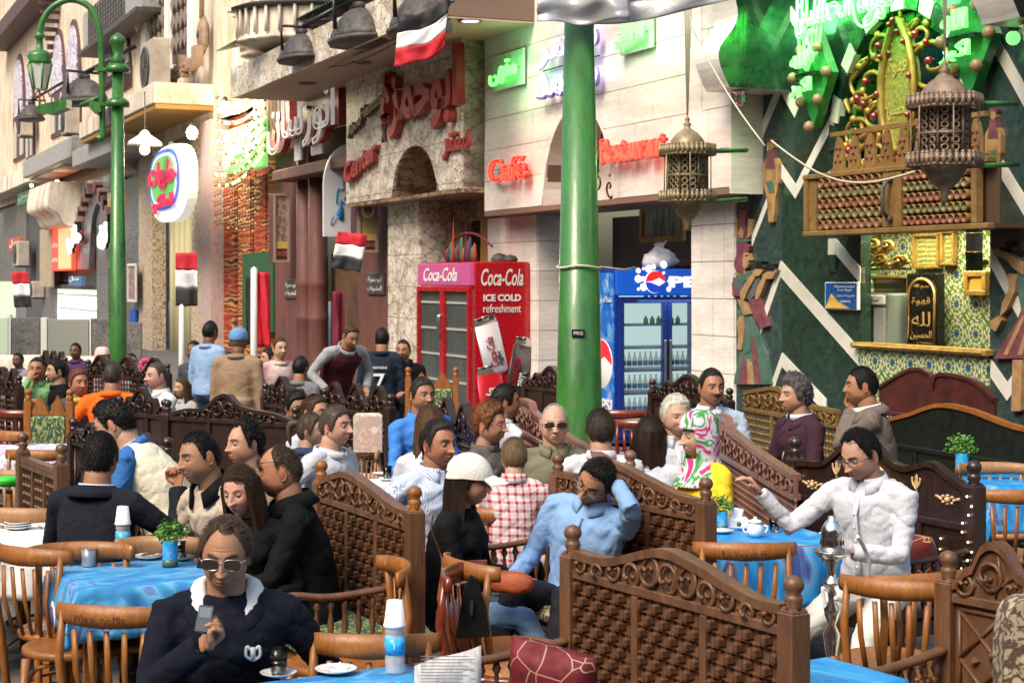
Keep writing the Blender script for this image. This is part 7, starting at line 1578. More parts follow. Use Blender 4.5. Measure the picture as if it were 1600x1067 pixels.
def cap(mt):
    def f(t,HM,hc,arms,onhead,*r):
        m=MB(); V=[]; n=32; k=10
        for j in range(k+1):
            e=PI/2*(j/k); 
            for i in range(n):
                a=2*PI*i/n; d=Vector((math.sin(a)*math.cos(e),-math.cos(a)*math.cos(e),math.sin(e))); V.append((d.x*.098,d.y*.121+.004,.024+d.z*.118-(.02*max(0,d.y) if j<3 else 0)))
        m.add(V,[(j*n+i,j*n+(i+1)%n,(j+1)*n+(i+1)%n,(j+1)*n+i) for j in range(k) for i in range(n)],0,True); c=onhead(m,'cap_crown',mt)
        m=MB(); V=[]; 
        for j in range(5):
            for i in range(17):
                u=-1+2*i/16; fo=j/4; V.append((u*.088*(1-.06*fo*fo),-.075-.02-(1-u*u)*.02-fo*.085*(1-.55*u*u),.034+.012*(1-u*u)-.028*fo-.0*u))
        nn=len(V); V2=[(a,b,c_-.004) for a,b,c_ in V]; F=[(j*17+i,j*17+i+1,(j+1)*17+i+1,(j+1)*17+i) for j in range(4) for i in range(16)]
        m.add(V+V2,F+[tuple(nn+x for x in q[::-1]) for q in F],0,True); onhead(m,'cap_peak',mt); m=MB(); m.ball((0,.004,.137),.008,8,0,.5); onhead(m,'cap_button',mt)
    return f
def hijab(mt):
    def f(t,HM,hc,arms,onhead,*r):
        m=MB(); V=[];n=40; prof=[(1.0,.142),(.70,.132),(.93,.10),(1.05,.05),(1.08,-.02),(1.02,-.07),(.92,-.11),(1.02,-.15),(1.5,-.20),(1.75,-.235),(1.85,-.26)]
        F=[]
        for j,(r,z) in enumerate(prof):
            if j==0: r=.3
            for i in range(n):
                a=2*PI*i/n; nn=.004*math.sin(a*5+j)+.003*noise.noise(Vector((a*2,j*.7,1))); fx=1; y=-math.cos(a)*(.103 if r<1.15 else .085)*r; x=math.sin(a)*.086*r; V.append((x*(1+nn*8),y*(1+nn*8)+.006,z))
        for j in range(len(prof)-1):
            for i in range(n):
                a=2*PI*(i+.5)/n; a=min(a,2*PI-a); zc=(prof[j][1]+prof[j+1][1])/2
                if a<R(50) and -.098<zc<.075: continue
                F.append((j*n+i,j*n+(i+1)%n,(j+1)*n+(i+1)%n,(j+1)*n+i))
        F.append(tuple(range(n))); m.add(V,F,0,True); o=onhead(m,'headscarf',mt); sb=o.modifiers.new('sb','SUBSURF'); sb.levels=1; sb.render_levels=2; s=o.modifiers.new('t','SOLIDIFY'); s.thickness=.006; s.offset=-1
    return f
def beanie(mt):
    def f(t,HM,hc,arms,onhead,*r):
        m=MB(); m.lathe([(.088,.015),(.093,.02),(.094,.05),(.085,.1),(.05,.135),(0,.145)],(0,.006,0),24,0,1,1.18); onhead(m,'knitted_cap',mt)
    return f
# =============== benches ===============
B1,L1,T1=bench((895,815),(1240,893),'block',WOOD_D,'carved walnut bench in the very front with interlocking block panels',near=1,prof=[(0,1.055),(.2,1.055),(.45,1.13),(.62,1.11),(.85,1.05),(1,1.05)],seat=UPHN,zr=.985,arms=(1,0),capmat=WOOD_D)
B2,L2,T2=bench((872,705),(1103,742),'block',WOOD_D,'carved bench of block panels behind the dozing man in light blue',near=1,prof=[(0,1.05),(.2,1.06),(.42,1.14),(.62,1.10),(.85,1.045),(1,1.04)],seat=UPHB,arms=(1,0),finmat=WOOD_D)
bench((502,715),(648,755),'block',WOOD_D,'carved bench with rolling scroll top behind the bald man in black',near=1,prof=[(0,1.04),(.2,1.10),(.35,1.12),(.6,1.08),(.85,1.03),(1,1.03)],seat=UPHG,finmat=WOOD_O)
Bg,Lg,Tg=bench((1243,683),(1522,720),'plain',WOOD_B,'black brown bench with gilt scroll ornaments and tiny bulbs behind the man in white',prof=[(0,1.02),(.08,1.03),(.2,1.05),(.33,1.16),(.45,1.19),(.58,1.1),(.66,1.08),(.72,1.1),(.8,1.12),(.9,1.06),(1,1.0)],seat=UPHP,band=False,arms=(0,1),zr=.84,npan=4,post=.08)
for i,(u,k) in enumerate(((.12,'r'),(.27,'f'),(.55,'s'),(.72,'f'),(.88,'r'))):
    x=u*Lg; z=Tg(x)-.13; m=MB()
    if k=='s':
        m.tube(spiral(x+.07,z-.03,.04,1.3,-PI/2,1,n=12,y=-.02,lead=[(x-.16,z+.14),(x-.1,z+.06),(x-.02,z+.05)]),.011,5); m.tube(spiral(x-.12,z+.12,.035,1.2,PI/2,-1,n=10,y=-.02),.009,5); m.tube(cat_spline([(x-.05,-.02,z),(x,-.02,z-.03),(x+.03,-.02,z+.0)],4),.012,5)
    elif k=='f':
        m.lathe([(.006,-.08),(.012,-.02),(.022,.0),(.008,.02),(.014,.03),(0,.05)],(x,-.016,z+.03),8,0,1,.4); 
        for s in(-1,1): m.tube(cat_spline([(x,-.018,z+.0),(x+s*.025,-.018,z+.03),(x+s*.03,-.018,z+.06)],4),.006,5)
    else:
        for q in range(8): a=q*PI/4; m.ball((x+.045*math.cos(a),-.014,z+.02*math.sin(a)),.012,6,0,.7)
        m.ball((x,-.016,z),.018,8)
        for s in(-1,1): m.tube([(x+s*.04,-.014,z),(x+s*.085,-.014,z+.012)],.008,5)
    m.build('gilt_ornament',mat('gilt_cream_ornament',(.6,.42,.22),.45,metal=.2),Bg)
m=MB()
for x0,z0,z1 in ((.0,.45,.98),(Lg,.45,.98)):
    for i in range(13): m.ball((x0+.035*math.sin(i*1.3),-.05,z0+(z1-z0)*i/12),.006,5)
for i in range(26): m.ball((.1+(Lg-.2)*random.random(),-.018,.5+.35*random.random()),.005,5)
m.build('tiny_bulbs',glow('tiny_warm_bulb',(1,.8,.5),3),Bg,kind='stuff')
B5,L5,T5=bench((1482,855),(1845,913),'geo',WOOD_D,'carved bench with pointed crest and geometric panel at the right edge',zt=1.08,prof=[(0,.96),(.06,.975),(.1,1.02),(.14,1.04),(.17,1.10),(.23,1.13),(.29,1.10),(.33,1.04),(.38,1.02),(.5,.97),(.6,1.02),(.75,1.13),(1,.96)],near=1,arms=(1,0),zr=.925,npan=2,seat=UPHN,zb=.5)
m=MB()
for j in range(3):
    for i in range(12): m.ball((0,-.08-.035*i,.52+.05*j),.017,7)
    m.tube([(0,-.05,.52+.05*j),(0,-.5,.52+.05*j)],.006,5)
m.build('arm_lattice',WOOD_D,B5,kind='stuff')
RP=[(0,1.1),(.02,1.17),(.16,1.17),(.18,1.12),(.35,1.09),(.6,1.06),(1,1.03)]
bench((812,625),(985,700),'spool',WOOD_R,'rosy brown bench with stepped pediment behind the man in olive',prof=RP,posts=(0,1),zr=.95,seat=UPHP,near=0,arms=(0,0),npan=2)
bench((1122,650),(1246,706),'spool',WOOD_R,'rosy brown bench with stepped pediment left of the gilt ornamented bench',prof=RP,posts=(0,0),zr=.93,seat=UPHP,near=1,arms=(0,0),npan=1)
CU=[(0,1.02),(.08,1.08),(.14,1.06),(.22,1.14),(.3,1.12),(.5,1.22),(.7,1.12),(.78,1.14),(.86,1.06),(.92,1.08),(1,1.02)]
bench((1020,590),(1140,604),'plain',WOOD_B,'dark scalloped bench in front of the blue fridge',prof=CU,arms=(0,0),zr=1.0)
bench((1163,606),(1312,630),'spool',WOOD_G,'straw gold lattice bench along the green marble wall',prof=[(0,1.12),(.2,1.17),(.4,1.2),(.6,1.12),(1,1.1)],posts=(0,0),arms=(0,0),zr=1.0)
bench((1372,598),(1560,618),'spool',mat('dark_oxblood_wood',(.05,.012,.01),.4,col2=(.09,.02,.015),scale=6),'dark oxblood double humped bench under the tiled kitchen window',prof=[(0,1.06),(.3,1.26),(.46,1.24),(.5,1.12),(.54,1.24),(.8,1.22),(1,1.06)],posts=(0,0),arms=(0,0),band=False,zt=1.1,zr=.86)
bench((1335,628),(1665,668),'plain',WOOD_K,'big blackish green bench back with one ball finial at the right',prof=[(0,.96),(.14,.97),(.3,1.05),(.45,1.145),(.6,1.135),(.8,1.06),(1,1.05)],band=False,arms=(0,0),zr=.81,capmat=WOOD_O,zt=1.08,zb=.38)
bench((822,578),(905,588),'plain',WOOD_B,'small dark crested bench between the red fridge and the green post',prof=CU,arms=(0,0),zr=1.0)
PK=[(0,1.03),(.04,1.05),(.16,1.2),(.28,1.05),(.33,1.04),(.38,1.06),(.5,1.2),(.62,1.06),(.67,1.04),(.72,1.05),(.84,1.2),(.96,1.05),(1,1.03)]
bench((508,604),(610,613),'spool',WOOD_B,'dark bench with three carved peaks in front of the leaning man',prof=PK,arms=(0,0),zr=.98,seat=UPHP)
bench((688,628),(770,650),'spool',WOOD_B,'dark peaked bench back behind the woman in glasses',prof=PK,arms=(0,0),zr=.98)
bench((262,622),(462,632),'plain',WOOD_B,'long dark plain bench with wavy carved crest left of centre',prof=[(0,1.03),(.15,1.08),(.3,1.1),(.42,1.19),(.5,1.2),(.6,1.12),(.85,1.08),(1,1.03)],arms=(0,0),zr=1.02)
bench((187,616),(258,621),'plain',WOOD_B,'short dark scalloped bench end behind the curly haired waiter',prof=CU,arms=(0,0),zr=1.02)
bench((115,650),(262,680),'geo',WOOD_B,'dark carved bench with cusped crest behind the waiter in blue',prof=CU,arms=(1,0),zr=1.0,seat=UPHB)
bench((138,560),(262,566),'spool',WOOD_B,'low dark peaked bench in front of the woman in pink scarf',prof=PK,arms=(0,0)); bench((66,553),(102,556),'spool',WOOD_B,'small dark peaked bench behind the man in green shirt',prof=PK,arms=(0,0)); bench((-20,578),(30,584),'spool',WOOD_B,'dark peaked bench cut by the left edge of the picture',prof=PK,arms=(0,0))
bench((36,672),(96,690),'spool',WOOD_M,'brown spindle armed bench between the left tables',prof=[(0,1.0),(1,1.0)],arms=(0,0))
bench((415,596),(470,604),'plain',WOOD_B,'narrow dark bench end behind the man in yellow',prof=CU,arms=(0,0))
# =============== chairs ===============
_o,_p,_r2=WOOD_O,WOOD_OP,WOOD_RED
SP=mat('pressed_seat_pattern',(.28,.1,.025),.35,col2=(.45,.2,.06),scale=40,bump=.5)
for a in ((40,853,150,_o,'honey wood chair at the left edge with a glossy patterned seat',SP),(170,944,168,_o,'honey wood chair with pen scribbles standing left of the man in navy',None,'Wba xi  ح ~ Mhr'),
 (130,847,5,_o,'honey wood chair tucked behind the blue table, the left one'),(262,838,-8,_p,'pale wood chair tucked behind the blue table, the right one'),
 (24,792,170,_p,'pale chair back above the white left table'),(24,733,172,_p,'chair back below the lilac cloth table'),(55,702,175,_o,'honey chair back right behind the lilac cloth table'),
 (578,988,176,_o,'honey wood chair behind the bottle on the front table'),(625,876,-75,_o,'curved honey wood chair back touching the red chair'),(712,884,72,_r2,'red stained chair with pale scrawls under the woman in the cap',SP),(722,872,120,_o,'honey chair back behind the red stained chair'),
 (1165,846,178,_o,'honey wood chair with pen script in front of the right blue table',None,arabic('قهوتنا')),(1395,903,152,_o,'honey wood chair right of the water pipe'),(1448,893,-160,_o,'darker chair back half behind the right bench post'),
 (1588,764,178,_o,'honey wood chair at the right edge before the far blue table'),(1548,722,0,_p,'pale orange chair back behind the far blue table'),(975,640,178,_r2,'red brown chair back between the two men and the fridge'),(1000,655,170,_r2,'second red brown chair back beside the dark haired woman'),
 (577,700,-60,_p,'pale wood chair by the small white table'),(800,792,180,_o,'honey wood chair holding the child in plaid'),(20,640,170,_r2,'dark red chair back among the left rear tables'),(30,622,172,_p,'pale rear chair at the left edge'),(8,672,150,_o,'honey chair at the far left beneath the dark red one')):
    chair(a[0],a[1],a[2],a[3],a[4],seatmat=a[5] if len(a)>5 else None,txt=a[6] if len(a)>6 else None)
turned_chair(77,608,1.12,175,WOOD_O,'honey posted chair with green patterned back at left',zp=1.12,w=.36); turned_chair(675,574,1.12,176,WOOD_O,'honey posted chair with green patterned back before the red fridge',zp=1.12,w=.5)
turned_chair(1625,800,1.12,200,WOOD_O,'chair with brown floral padded back at the right edge',zp=1.12,w=.5,up=UPHB) if 0 else None
# =============== tables ===============
tA,TA=table(215,893,.62,24,CLOTHB,'square table with blue printed cloth left of the man in navy',seed=1,drop=.22,clabel='blue printed oilcloth with a white and violet emblem on the left table')
tB,TB=table(560,1100,.86,30,CLOTHB,'front table under blue cloth at the bottom edge',seed=2,clabel='blue printed oilcloth with pale lettering on the front table')
tC,TC=table(1190,836,.66,20,CLOTHB2,'table with blue cloth beside the water pipe',seed=3,clabel='bright blue cloth hanging in a point beside the water pipe')
tD,TD=table(1288,1052,.36,32,CLOTHB2,'low corner of a blue clothed table behind the front bench post',seed=4,drop=.1,clabel='blue cloth corner right of the front bench post')
tE,TE=table(1595,748,.7,8,CLOTHB2,'far table with bright blue cloth at the right edge',seed=5,clabel='bright blue and white cloth at the right edge')
tF,TF=table(30,700,.72,6,CLOTHL,'table with folded lilac and white cloth at left',seed=6,clabel='white cloth with lilac flowers folded over the left table')
tG,TG=table(8,826,.7,0,CLOTHW,'white clothed table at the left edge',seed=7,clabel='plain white cloth at the left edge')
tH,TH=table(600,756,.6,20,CLOTHW,'small white clothed table between the white shirt man and the striped shirt man',seed=8,clabel='white cloth on the small centre table',drop=.12)
table(375,604,.7,0,mat('faded_blue_cloth',(.12,.25,.45),.6),'far table with pale blue cloth behind the wavy bench',seed=9,clabel='pale blue cloth on the far table'); [table(px_,py_,.9,5,mat('cream_cloth',(.75,.68,.55),.7),'far cream clothed table, %s in the far left row'%lb_,seed=px_,clabel='cream cloth of the %s table in the far left row'%lb_) for px_,py_,lb_ in ((20,556,'first'),(130,558,'second'))]
table(12,592,1.1,0,mat('cream_cloth',(.75,.68,.55),.7),'far left table with cream cloth',seed=10,clabel='cream cloth on the far left table')
m=MB(); m.lathe([(.1,0),(.13,.003),(.1,.006)],n=24); m.lathe([(.045,.001),(.06,.008),(.05,.01)],n=20); 
o=lettering(arabic('نستله'),.4,.07,mat('cloth_print_white',(.7,.75,.85),.4),None,ext=.0008); o.matrix_world=Matrix.Translation((tB.x+.02,tB.y+.12,.7535))@Matrix.Rotation(R(25),4,'Z'); tag(o,'pale script printed across the front blue cloth','print')
t=thing('cloth_emblem','violet and white printed emblem on the hanging left corner of the blue cloth','print',TA@Matrix.Translation((-.368,-.1,.6))@Matrix.Rotation(R(-90),4,'Z'))
m=MB(); m.lathe([(0,-.012),(.07,-.011)],n=20,axis='y',sx=1); m.build('white_disc',WHITE,t); m=MB(); m.lathe([(0,-.016),(.05,-.0155)],n=20,axis='y',sx=.7); m.build('violet_disc',mat('violet_print',(.12,.06,.3),.4),t)
# =============== things on the tables ===============
water_bottle(192,870,'water bottle on the left blue table'); water_bottle(617,1050,'water bottle on the front blue table'); water_bottle(1116,806,'small water bottle beside the second bench post',cup=False,k=.9)
potted(266,884,'leafy herb in a blue can on the left blue table',k=1.05); potted(1128,828,'leafy herb in a blue can beside the right bench post',k=.9); potted(1503,742,'leafy green herb in front of the big black bench',r=.085,k=1.3)
tea_glass(243,866,'glass of red tea on the plate on the left blue table',TEA); tea_glass(283,874,'glass of red tea half behind the herb can',TEA); tea_glass(435,1056,'glass of black coffee with brown foam on the front table',COFFEE,foam=1)
t=thing('ashtray','white saucer with crumpled ash and butts on the front table','saucer',PZ(525,1050,.752)); saucer(t,.07); m=MB()
for i in range(7): a=i*.9; m.tube([(.03*math.cos(a),.03*math.sin(a),.012),(.045*math.cos(a+.5),.045*math.sin(a+.5),.022)],.004,5)
m.build('butts',CUPW,t,kind='stuff')
t=thing('biscuit_plate','small plate of biscuits by the tea glass on the left blue table','plate',PZ(232,872,.752)); saucer(t,.07); m=MB(); [m.box(-.03+.02*i,-.01+.02*i,-.02,.03,.01+.004*i,.02+.004*i,0,.003) for i in range(3)]; m.build('biscuits',mat('biscuit',(.5,.3,.14),.8),t,kind='stuff')
t=thing('metal_mug','blue grey metal mug on the left corner of the blue table','mug',PZ(139,884,.752)); m=MB(); m.lathe([(0,.0),(.028,0),(.03,.004),(.033,.078),(.031,.078),(.028,.01),(0,.008)],n=24); m.build('body',mat('blue_grey_enamel',(.16,.22,.33),.35,col2=(.4,.42,.42),scale=14,metal=.3),t); m=MB(); m.tube([(.033*math.cos(a),.033*math.sin(a),.078) for a in [2*PI*i/20 for i in range(20)]],.0018,5,closed=True); m.build('rim',SILVER,t)
# newspaper
t=thing('newspaper','folded newspaper page propped on the right corner of the front table','newspaper',PZ(715,1062,.74)@Matrix.Identity(3) if 0 else PZ(712,1075,.75)); m=MB(); v=[];n=12
for j in range(2):
    for i in range(n+1): v.append((-.13+.21*i/n,.02*math.sin(i*.5)+.03*j,-.06+.19*j*(.65+.35*i/n)))
m.add(v,[(i,i+1,n+2+i,n+1+i) for i in range(n)],0,True); o=m.build('page',mat('newsprint',(.55,.53,.52),.8,col2=(.38,.37,.37),scale=70,stretch=(1,1,.3)),t); s=o.modifiers.new('t','SOLIDIFY'); s.thickness=.003
for k in range(14): m=MB(); m.box(-.11,.06-.02*(k%3),-.003,-.002,-.03+.01*k,-.0275+.01*k); o=m.build('column_rule',mat('grey_ink',(.2,.2,.22),.8),t)
# right table things
t=thing('sugar_pot','white glazed sugar pot with lid on the right blue table','pot',PZ(1180,838,.752)); m=MB(); m.lathe([(0,0),(.028,0),(.04,.02),(.042,.045),(.032,.065),(.03,.07)],n=24); m.build('body',CERAM,t); m=MB(); m.lathe([(.036,.07),(.03,.082),(.008,.088),(.01,.098),(0,.1)],n=20); m.build('lid',CERAM,t)
for s in(-1,1): m=MB(); m.tube(cat_spline([(s*.038,0,.055),(s*.06,0,.05),(s*.055,0,.025),(s*.04,0,.022)],5),.005,6); m.build('handle',CERAM,t)
t=thing('tissue_packet','white tissue packet with a green print on the right blue table','tissues',PZ(1150,826,.752)); m=MB(); m.box(-.06,.06,-.035,.035,0,.06,0,.01); m.build('packet',CUPW,t); m=MB(); m.add([(-.02,0,.06),(.03,.01,.06),(.04,0,.1),(.0,.01,.11),(-.04,-.01,.1)],[(0,1,2,3,4)],0); m.build('tissue',CUPW,t,fix=False); m=MB(); m.lathe([(0,-.038),(.012,-.0365)],(.01,0,.03),10,axis='y'); m.build('green_print',PLANT,t)
tea_glass(1210,830,'empty clear glass with a red mark at the right edge of the table',mat('clear_water',(.8,.8,.8),.05,trans=.9),h=.07,sau=0)
t=thing('saucer','blue white saucer with a spoon on the right blue table','saucer',PZ(1128,832,.752)); saucer(t,.06); m=MB(); m.tube([(-.02,0,.02),(.09,.01,.012)],.0025,5); m.build('spoon',SILVER,t)
t=thing('green_tub','bright green plastic tub on the white left table','tub',PZ(12,758,.8)); m=MB(); m.lathe([(.09,0),(.1,.03),(.1,.05),(0,.052)],n=20); m.build('tub',mat('bright_green_plastic',(.03,.55,.03),.35),t)
for px,py,l in ((595,742,'white cup and saucer on the small centre table'),(622,760,'white plate on the small centre table')): t=thing('cup',l,'cup',PZ(px,py,.752)); saucer(t,.06)
tea_glass(605,750,'small glass on the centre white table',COFFEE)
for i in range(3):
    t=thing('saucer_stack',['lowest','middle','topmost'][i]+' of the stacked saucers on the white left table','saucer',PZ(28,826,.752)+Vector((0,0,.012*i)),'stacked saucers'); saucer(t,.07)
# cushions
cushion(0,0,0,(.2,.075,.13),CUSHR,'dark crimson cushion with pale vines on the front bench seat',rot=(-20,5,-58),s=1) if 0 else None
def on_bench(B,x,y,z,sz,mt,label,rot=(0,0,0),cat='cushion'):
    n=16; 
    cushion(800,500,1,sz,mt,label,rot,cat); o=bpy.context.scene.objects[-1]
    for q in COL.objects:
        if q.get('label')==label: o=q
    o.matrix_world=B.matrix_world@Matrix.Translation((x,y,z))@Matrix.Rotation(R(rot[2]),4,'Z')@Matrix.Rotation(R(rot[0]),4,'X')@Matrix.Rotation(R(rot[1]),4,'Y')
on_bench(B1,.22,-.22,.62,(.17,.08,.16),CUSHR,'crimson cushion with pale vines on the front bench seat',(18,8,25))
on_bench(B2,.42,-.16,.66,(.21,.08,.13),CUSHR2,'dark red cushion under the elbow of the dozing man',(15,0,0))
on_bench(Bg,1.12,-.18,.64,(.2,.08,.15),CUSHR2,'dark red cushion behind the man in white',(14,0,0))
# padded floral back at right edge
x=PS(1612,1010,520); t=thing('floral_armchair','brown floral padded chair back cut by the right edge','armchair',(x.x,x.y,0)); m=MB(); pl=sup(.10,.21,28,.6); m.prism([(a,b+x.z-.06) for a,b in pl],-.06,.06); o=m.build('padded_back',UPHB,t); bv=o.modifiers.new('b','BEVEL'); bv.width=.03; bv.segments=3; m=MB(); m.box(-.02,.02,-.02,.02,0,x.z-.2); m.box(.1,.14,-.02,.02,0,x.z-.2); m.build('legs',WOOD_OP,t,kind='stuff')
# upholstered small back at centre
o=None
t=thing('padded_chair_back','pink beige padded chair back leaning by the three peaked bench','chair',(PS(575,672,225).x,PS(575,672,225).y,0)); m=MB(); z=PS(575,672,225).z; m.box(-.1,.1,-.03,.03,z-.17,z+.12,0,.02); m.build('pad',UPHP,t); m=MB(); m.box(-.12,.12,-.04,.3,.4,.45); m.build('seat',UPHP,t)
for s in(-1,1): m=MB(); m.box(s*.1-.015,s*.1+.015,-.015,.015,0,z-.1); m.build('leg',WOOD_B,t)
# =============== water pipe ===============
p=PZ(1299,975,.02); s=(975-YH)/2.01; t=thing('water_pipe','tall polished steel water pipe with tray and domed cap beside the man in white','water pipe',(p.x,p.y,0))
b_=PS(1300,900,355); t.location=(b_.x,b_.y,0); zz=lambda py: CH-(py-YH)/355
m=MB(); m.lathe([(.06,.0),(.11,.03),(.12,.1),(.1,.18),(.05,.24),(.03,.27)],n=24); m.build('water_vase',SILVER,t)
m=MB(); m.lathe([(.028,.26),(.035,.3),(.02,.34),(.04,zz(990)),(.018,zz(975)),(.034,zz(960)),(.036,zz(950)),(.016,zz(938)),(.02,zz(925)),(.014,zz(918)),(.042,zz(912)),(.044,zz(909)),(.02,zz(903)),(.018,zz(890)),(.03,zz(876)),(.028,zz(870))],n=20); m.build('stem',SILVER,t)
m=MB(); m.lathe([(.02,zz(874)),(.06,zz(869)),(.083,zz(861)),(.085,zz(859)),(.06,zz(865)),(.0,zz(868))],n=32); m.build('tray',SILVER,t)
m=MB(); m.lathe([(.045,zz(862)),(.05,zz(858)),(.05,zz(838)),(.048,zz(836)),(.05,zz(832)),(.046,zz(826)),(.036,zz(818)),(.024,zz(813)),(.018,zz(811)),(.016,zz(806)),(0,zz(805))],n=24); m.build('wind_cap',SILVER,t)
m=MB()
for i in range(14): a=2*PI*i/14; m.box(.049*math.cos(a)-.004,.049*math.cos(a)+.004,.049*math.sin(a)-.004,.049*math.sin(a)+.004,zz(850),zz(843))
m.build('cap_slots',BLACK,t,kind='stuff')
hp=[PS(1305,934,356),PS(1318,938,352),PS(1340,935,350),PS(1352,915,350),PS(1358,880,352),PS(1350,855,354),PS(1340,838,358)]; hp=[q-Vector((b_.x,b_.y,0)) for q in hp]
m=MB(); m.tube(cat_spline(hp,8),.0095,8); m.tube(cat_spline([Vector((-.01,0,zz(925))),Vector((-.04,0,zz(918))),Vector((-.035,0,zz(935))),Vector((-.02,0,zz(960)))],6),.008,8); m.build('hose',mat('white_hose',(.7,.72,.72),.4),t)
# =============== the people ===============
SKM=(.38,.19,.11); SKL=(.50,.29,.195); SKD=(.19,.09,.05); SKP=(.56,.33,.24)
BK=(.006,.005,.005); BR=(.035,.018,.009); DB=(.015,.009,.006); GY=(.16,.15,.14); WHH=(.45,.42,.36); RB=(.11,.04,.015); GB=(.06,.045,.035)
NAVY=fab('navy_fleece',(.004,.0055,.013)); BLKC=fab('black_cotton',(.003,.003,.004)); SUIT=fab('charcoal_suit',(.009,.011,.018)); WSH=fab('white_cotton',(.50,.52,.58)); LBL=fab('light_blue_cotton',(.20,.34,.58)); STB=fab('striped_shirt',(.66,.72,.85),kind='stripes',col2=(.2,.3,.55),scale=900); PLD=fab('plaid_shirt',(.62,.55,.56),kind='plaid',col2=(.36,.02,.05),scale=150)
def phone(ar,hc,t,q,label,rot=(60,0,0),dz=(0,0,0)):
    T=t.matrix_world@(ar[q][3]+Vector(dz)); M4=Matrix.Translation(T)@Matrix.Rotation(R(rot[2]),4,'Z')@Matrix.Rotation(R(rot[0]),4,'X')@Matrix.Rotation(R(rot[1]),4,'Y'); th=thing('mobile_phone',label,'phone',M4)
    m=MB(); m.box(-.023,.023,-.007,.007,-.045,.05,0,.005); m.build('case',mat('dark_grey_phone',(.03,.035,.045),.3,coat=.3),th); m=MB(); m.box(-.018,.018,-.0085,-.0072,.005,.04); m.build('screen',mat('grey_screen',(.12,.16,.2),.1),th)
def crest(t,HM,hc,arms,onhead,neck,up,fwd,xa,sp1,pel):
    c=sp1+up*.12+fwd*.165+xa*.10; m=MB(); k=.022
    for s in(-1,1): m.tube(cat_spline([c+xa*(s*.2*k)-up*k,c+xa*(s*k)-up*.3*k+fwd*.004,c+xa*(s*.9*k)+up*k,c+xa*(s*.4*k)+up*.6*k],5),.0055,5)
    m.tube([c-up*k*1.1,c+up*k*.9+fwd*.003],.009,6); m.build('stitched_crest',mat('crest_thread',(.45,.5,.7),.6,col2=(.5,.5,.3),scale=80),t,kind='stuff')
def hood(mt,lin):
    def f(t,HM,hc,arms,onhead,neck,up,fwd,xa,sp1,pel):
        for nm,mm,prof,gap in (('hood_lining',lin,[(.066,.055),(.084,.068),(.110,.050),(.128,.018),(.132,-.008)],20),('hood',mt,[(.118,.03),(.145,.012),(.16,-.03),(.155,-.06)],34)):
            n=30; V=[]
            for i in range(n+1):
                a=R(gap)+(2*PI-2*R(gap))*i/n; c=xa*math.sin(a)+fwd*math.cos(a); fr=max(0,math.cos(a))
                for r,z in prof: w=.006*noise.noise(Vector((a*2,r*30,1))); V.append(neck+c*(r*(1-.12*fr)+w)+up*(z*(1-.55*fr)-.055*fr+w))
            q=len(prof); m=MB(); m.add(V,[(i*q+k,i*q+k+1,(i+1)*q+k+1,(i+1)*q+k) for i in range(n) for k in range(q-1)],0,True); o=m.build(nm,mm,t,fix=False); sm=o.modifiers.new('t','SOLIDIFY'); sm.thickness=.007
    return f
def cuff(q,mt,r=.036):
    def f(t,HM,hc,arms,onhead,*a):
        _,sh,E,T=arms[0 if q<0 else 1]; m=MB(); d=(T-E).normalized(); m.tube([T-d*.05,T-d*.012],[r,r*.95],14,caps=False); o=m.build('shirt_cuff',mt,t,fix=False)
    return f
def strap_bag(t,HM,hc,arms,onhead,neck,up,fwd,xa,sp1,pel): pass
N_=[]
# foreground
t,a,hc,_=person(352,868,475,4,'man in black hooded sweater and brown sunglasses holding a phone in the foreground',SKM,('receding',(.05,.032,.02),.011),NAVY,DENIMD,head=(-2,12,2),lean=8,armR=(-.05,-.30,.40,.2,-.6,.8),armL=(.30,-.08,.02),collar='hooded',colm=fab('white_jersey',(.62,.62,.64)),extra=(sunglasses(),hood(NAVY,fab('white_jersey',(.62,.62,.64))),crest,cuff(-1,STB)),handR='grip',build=1.08,belly=.02,hd=dict(stub=.25,age=1,brow=1.1,nose=1.15),side=0)
phone(a,hc,t,0,'small grey phone in the right hand of the man in the hooded sweater',rot=(-35,8,8),dz=(.01,-.05,.085))
t,a,hc,_=person(437,738,345,-78,'shaven headed man in black with sunglasses pushed up on his head',SKM,('bald',(.05,.035,.025),.002),BLKC,DENIMD,head=(-4,6,0),lean=14,armR=(-.1,-.42,.15),armL=(.12,-.42,.12),collar='jacket',extra=(sunglasses(z=.004,up=.050,fr=BLACK,yoff=.004),),build=1.15,belly=.02,hd=dict(stub=.45,age=1,nose=1.2))
person(377,768,352,-10,'long brown haired girl with pale face beside the shaven headed man',SKP,('long',BR,.012,{'L':.36,'open':48}),BLKC,head=(-12,12,-4),fem=1,k=.93,collar='tee',armR='lap',build=.95,lean=5,side=-3)
person(312,716,338,-42,'smiling short haired man in beige sweater with dark collar',SKM,('short',BK,.006,{'len':.01}),fab('beige_knit',(.45,.37,.30)),head=(-10,6,-6),lean=26,side=-8,collar='jacket',colm=BLKC,armR=(-.2,-.35,.1),hd=dict(stub=.4,brow=1.2),under=BLKC)
person(382,694,290,-38,'man with receding curly hair half hidden behind the smiling man',SKL,('receding',BK,.018,{'curl':.9,'nz':.35}),fab('taupe_knit',(.2,.15,.12)),head=(-12,0,0),collar='tee',hd=dict(stub=.3))
person(157,716,330,158,'balding man in charcoal suit seen from behind with a raised fist',SKM,('full',BK,.008,{'len':.02}),SUIT,fab('charcoal_trousers',(.014,.015,.02)),head=(14,2,0),lean=6,collar='suit',colm=SUIT,under=fab('pale_blue_shirt',(.45,.55,.75)),armR=(-.30,-.27,.52,0,.3,-.2),armL=(.25,-.35,.15),handR='fist',build=1.15)
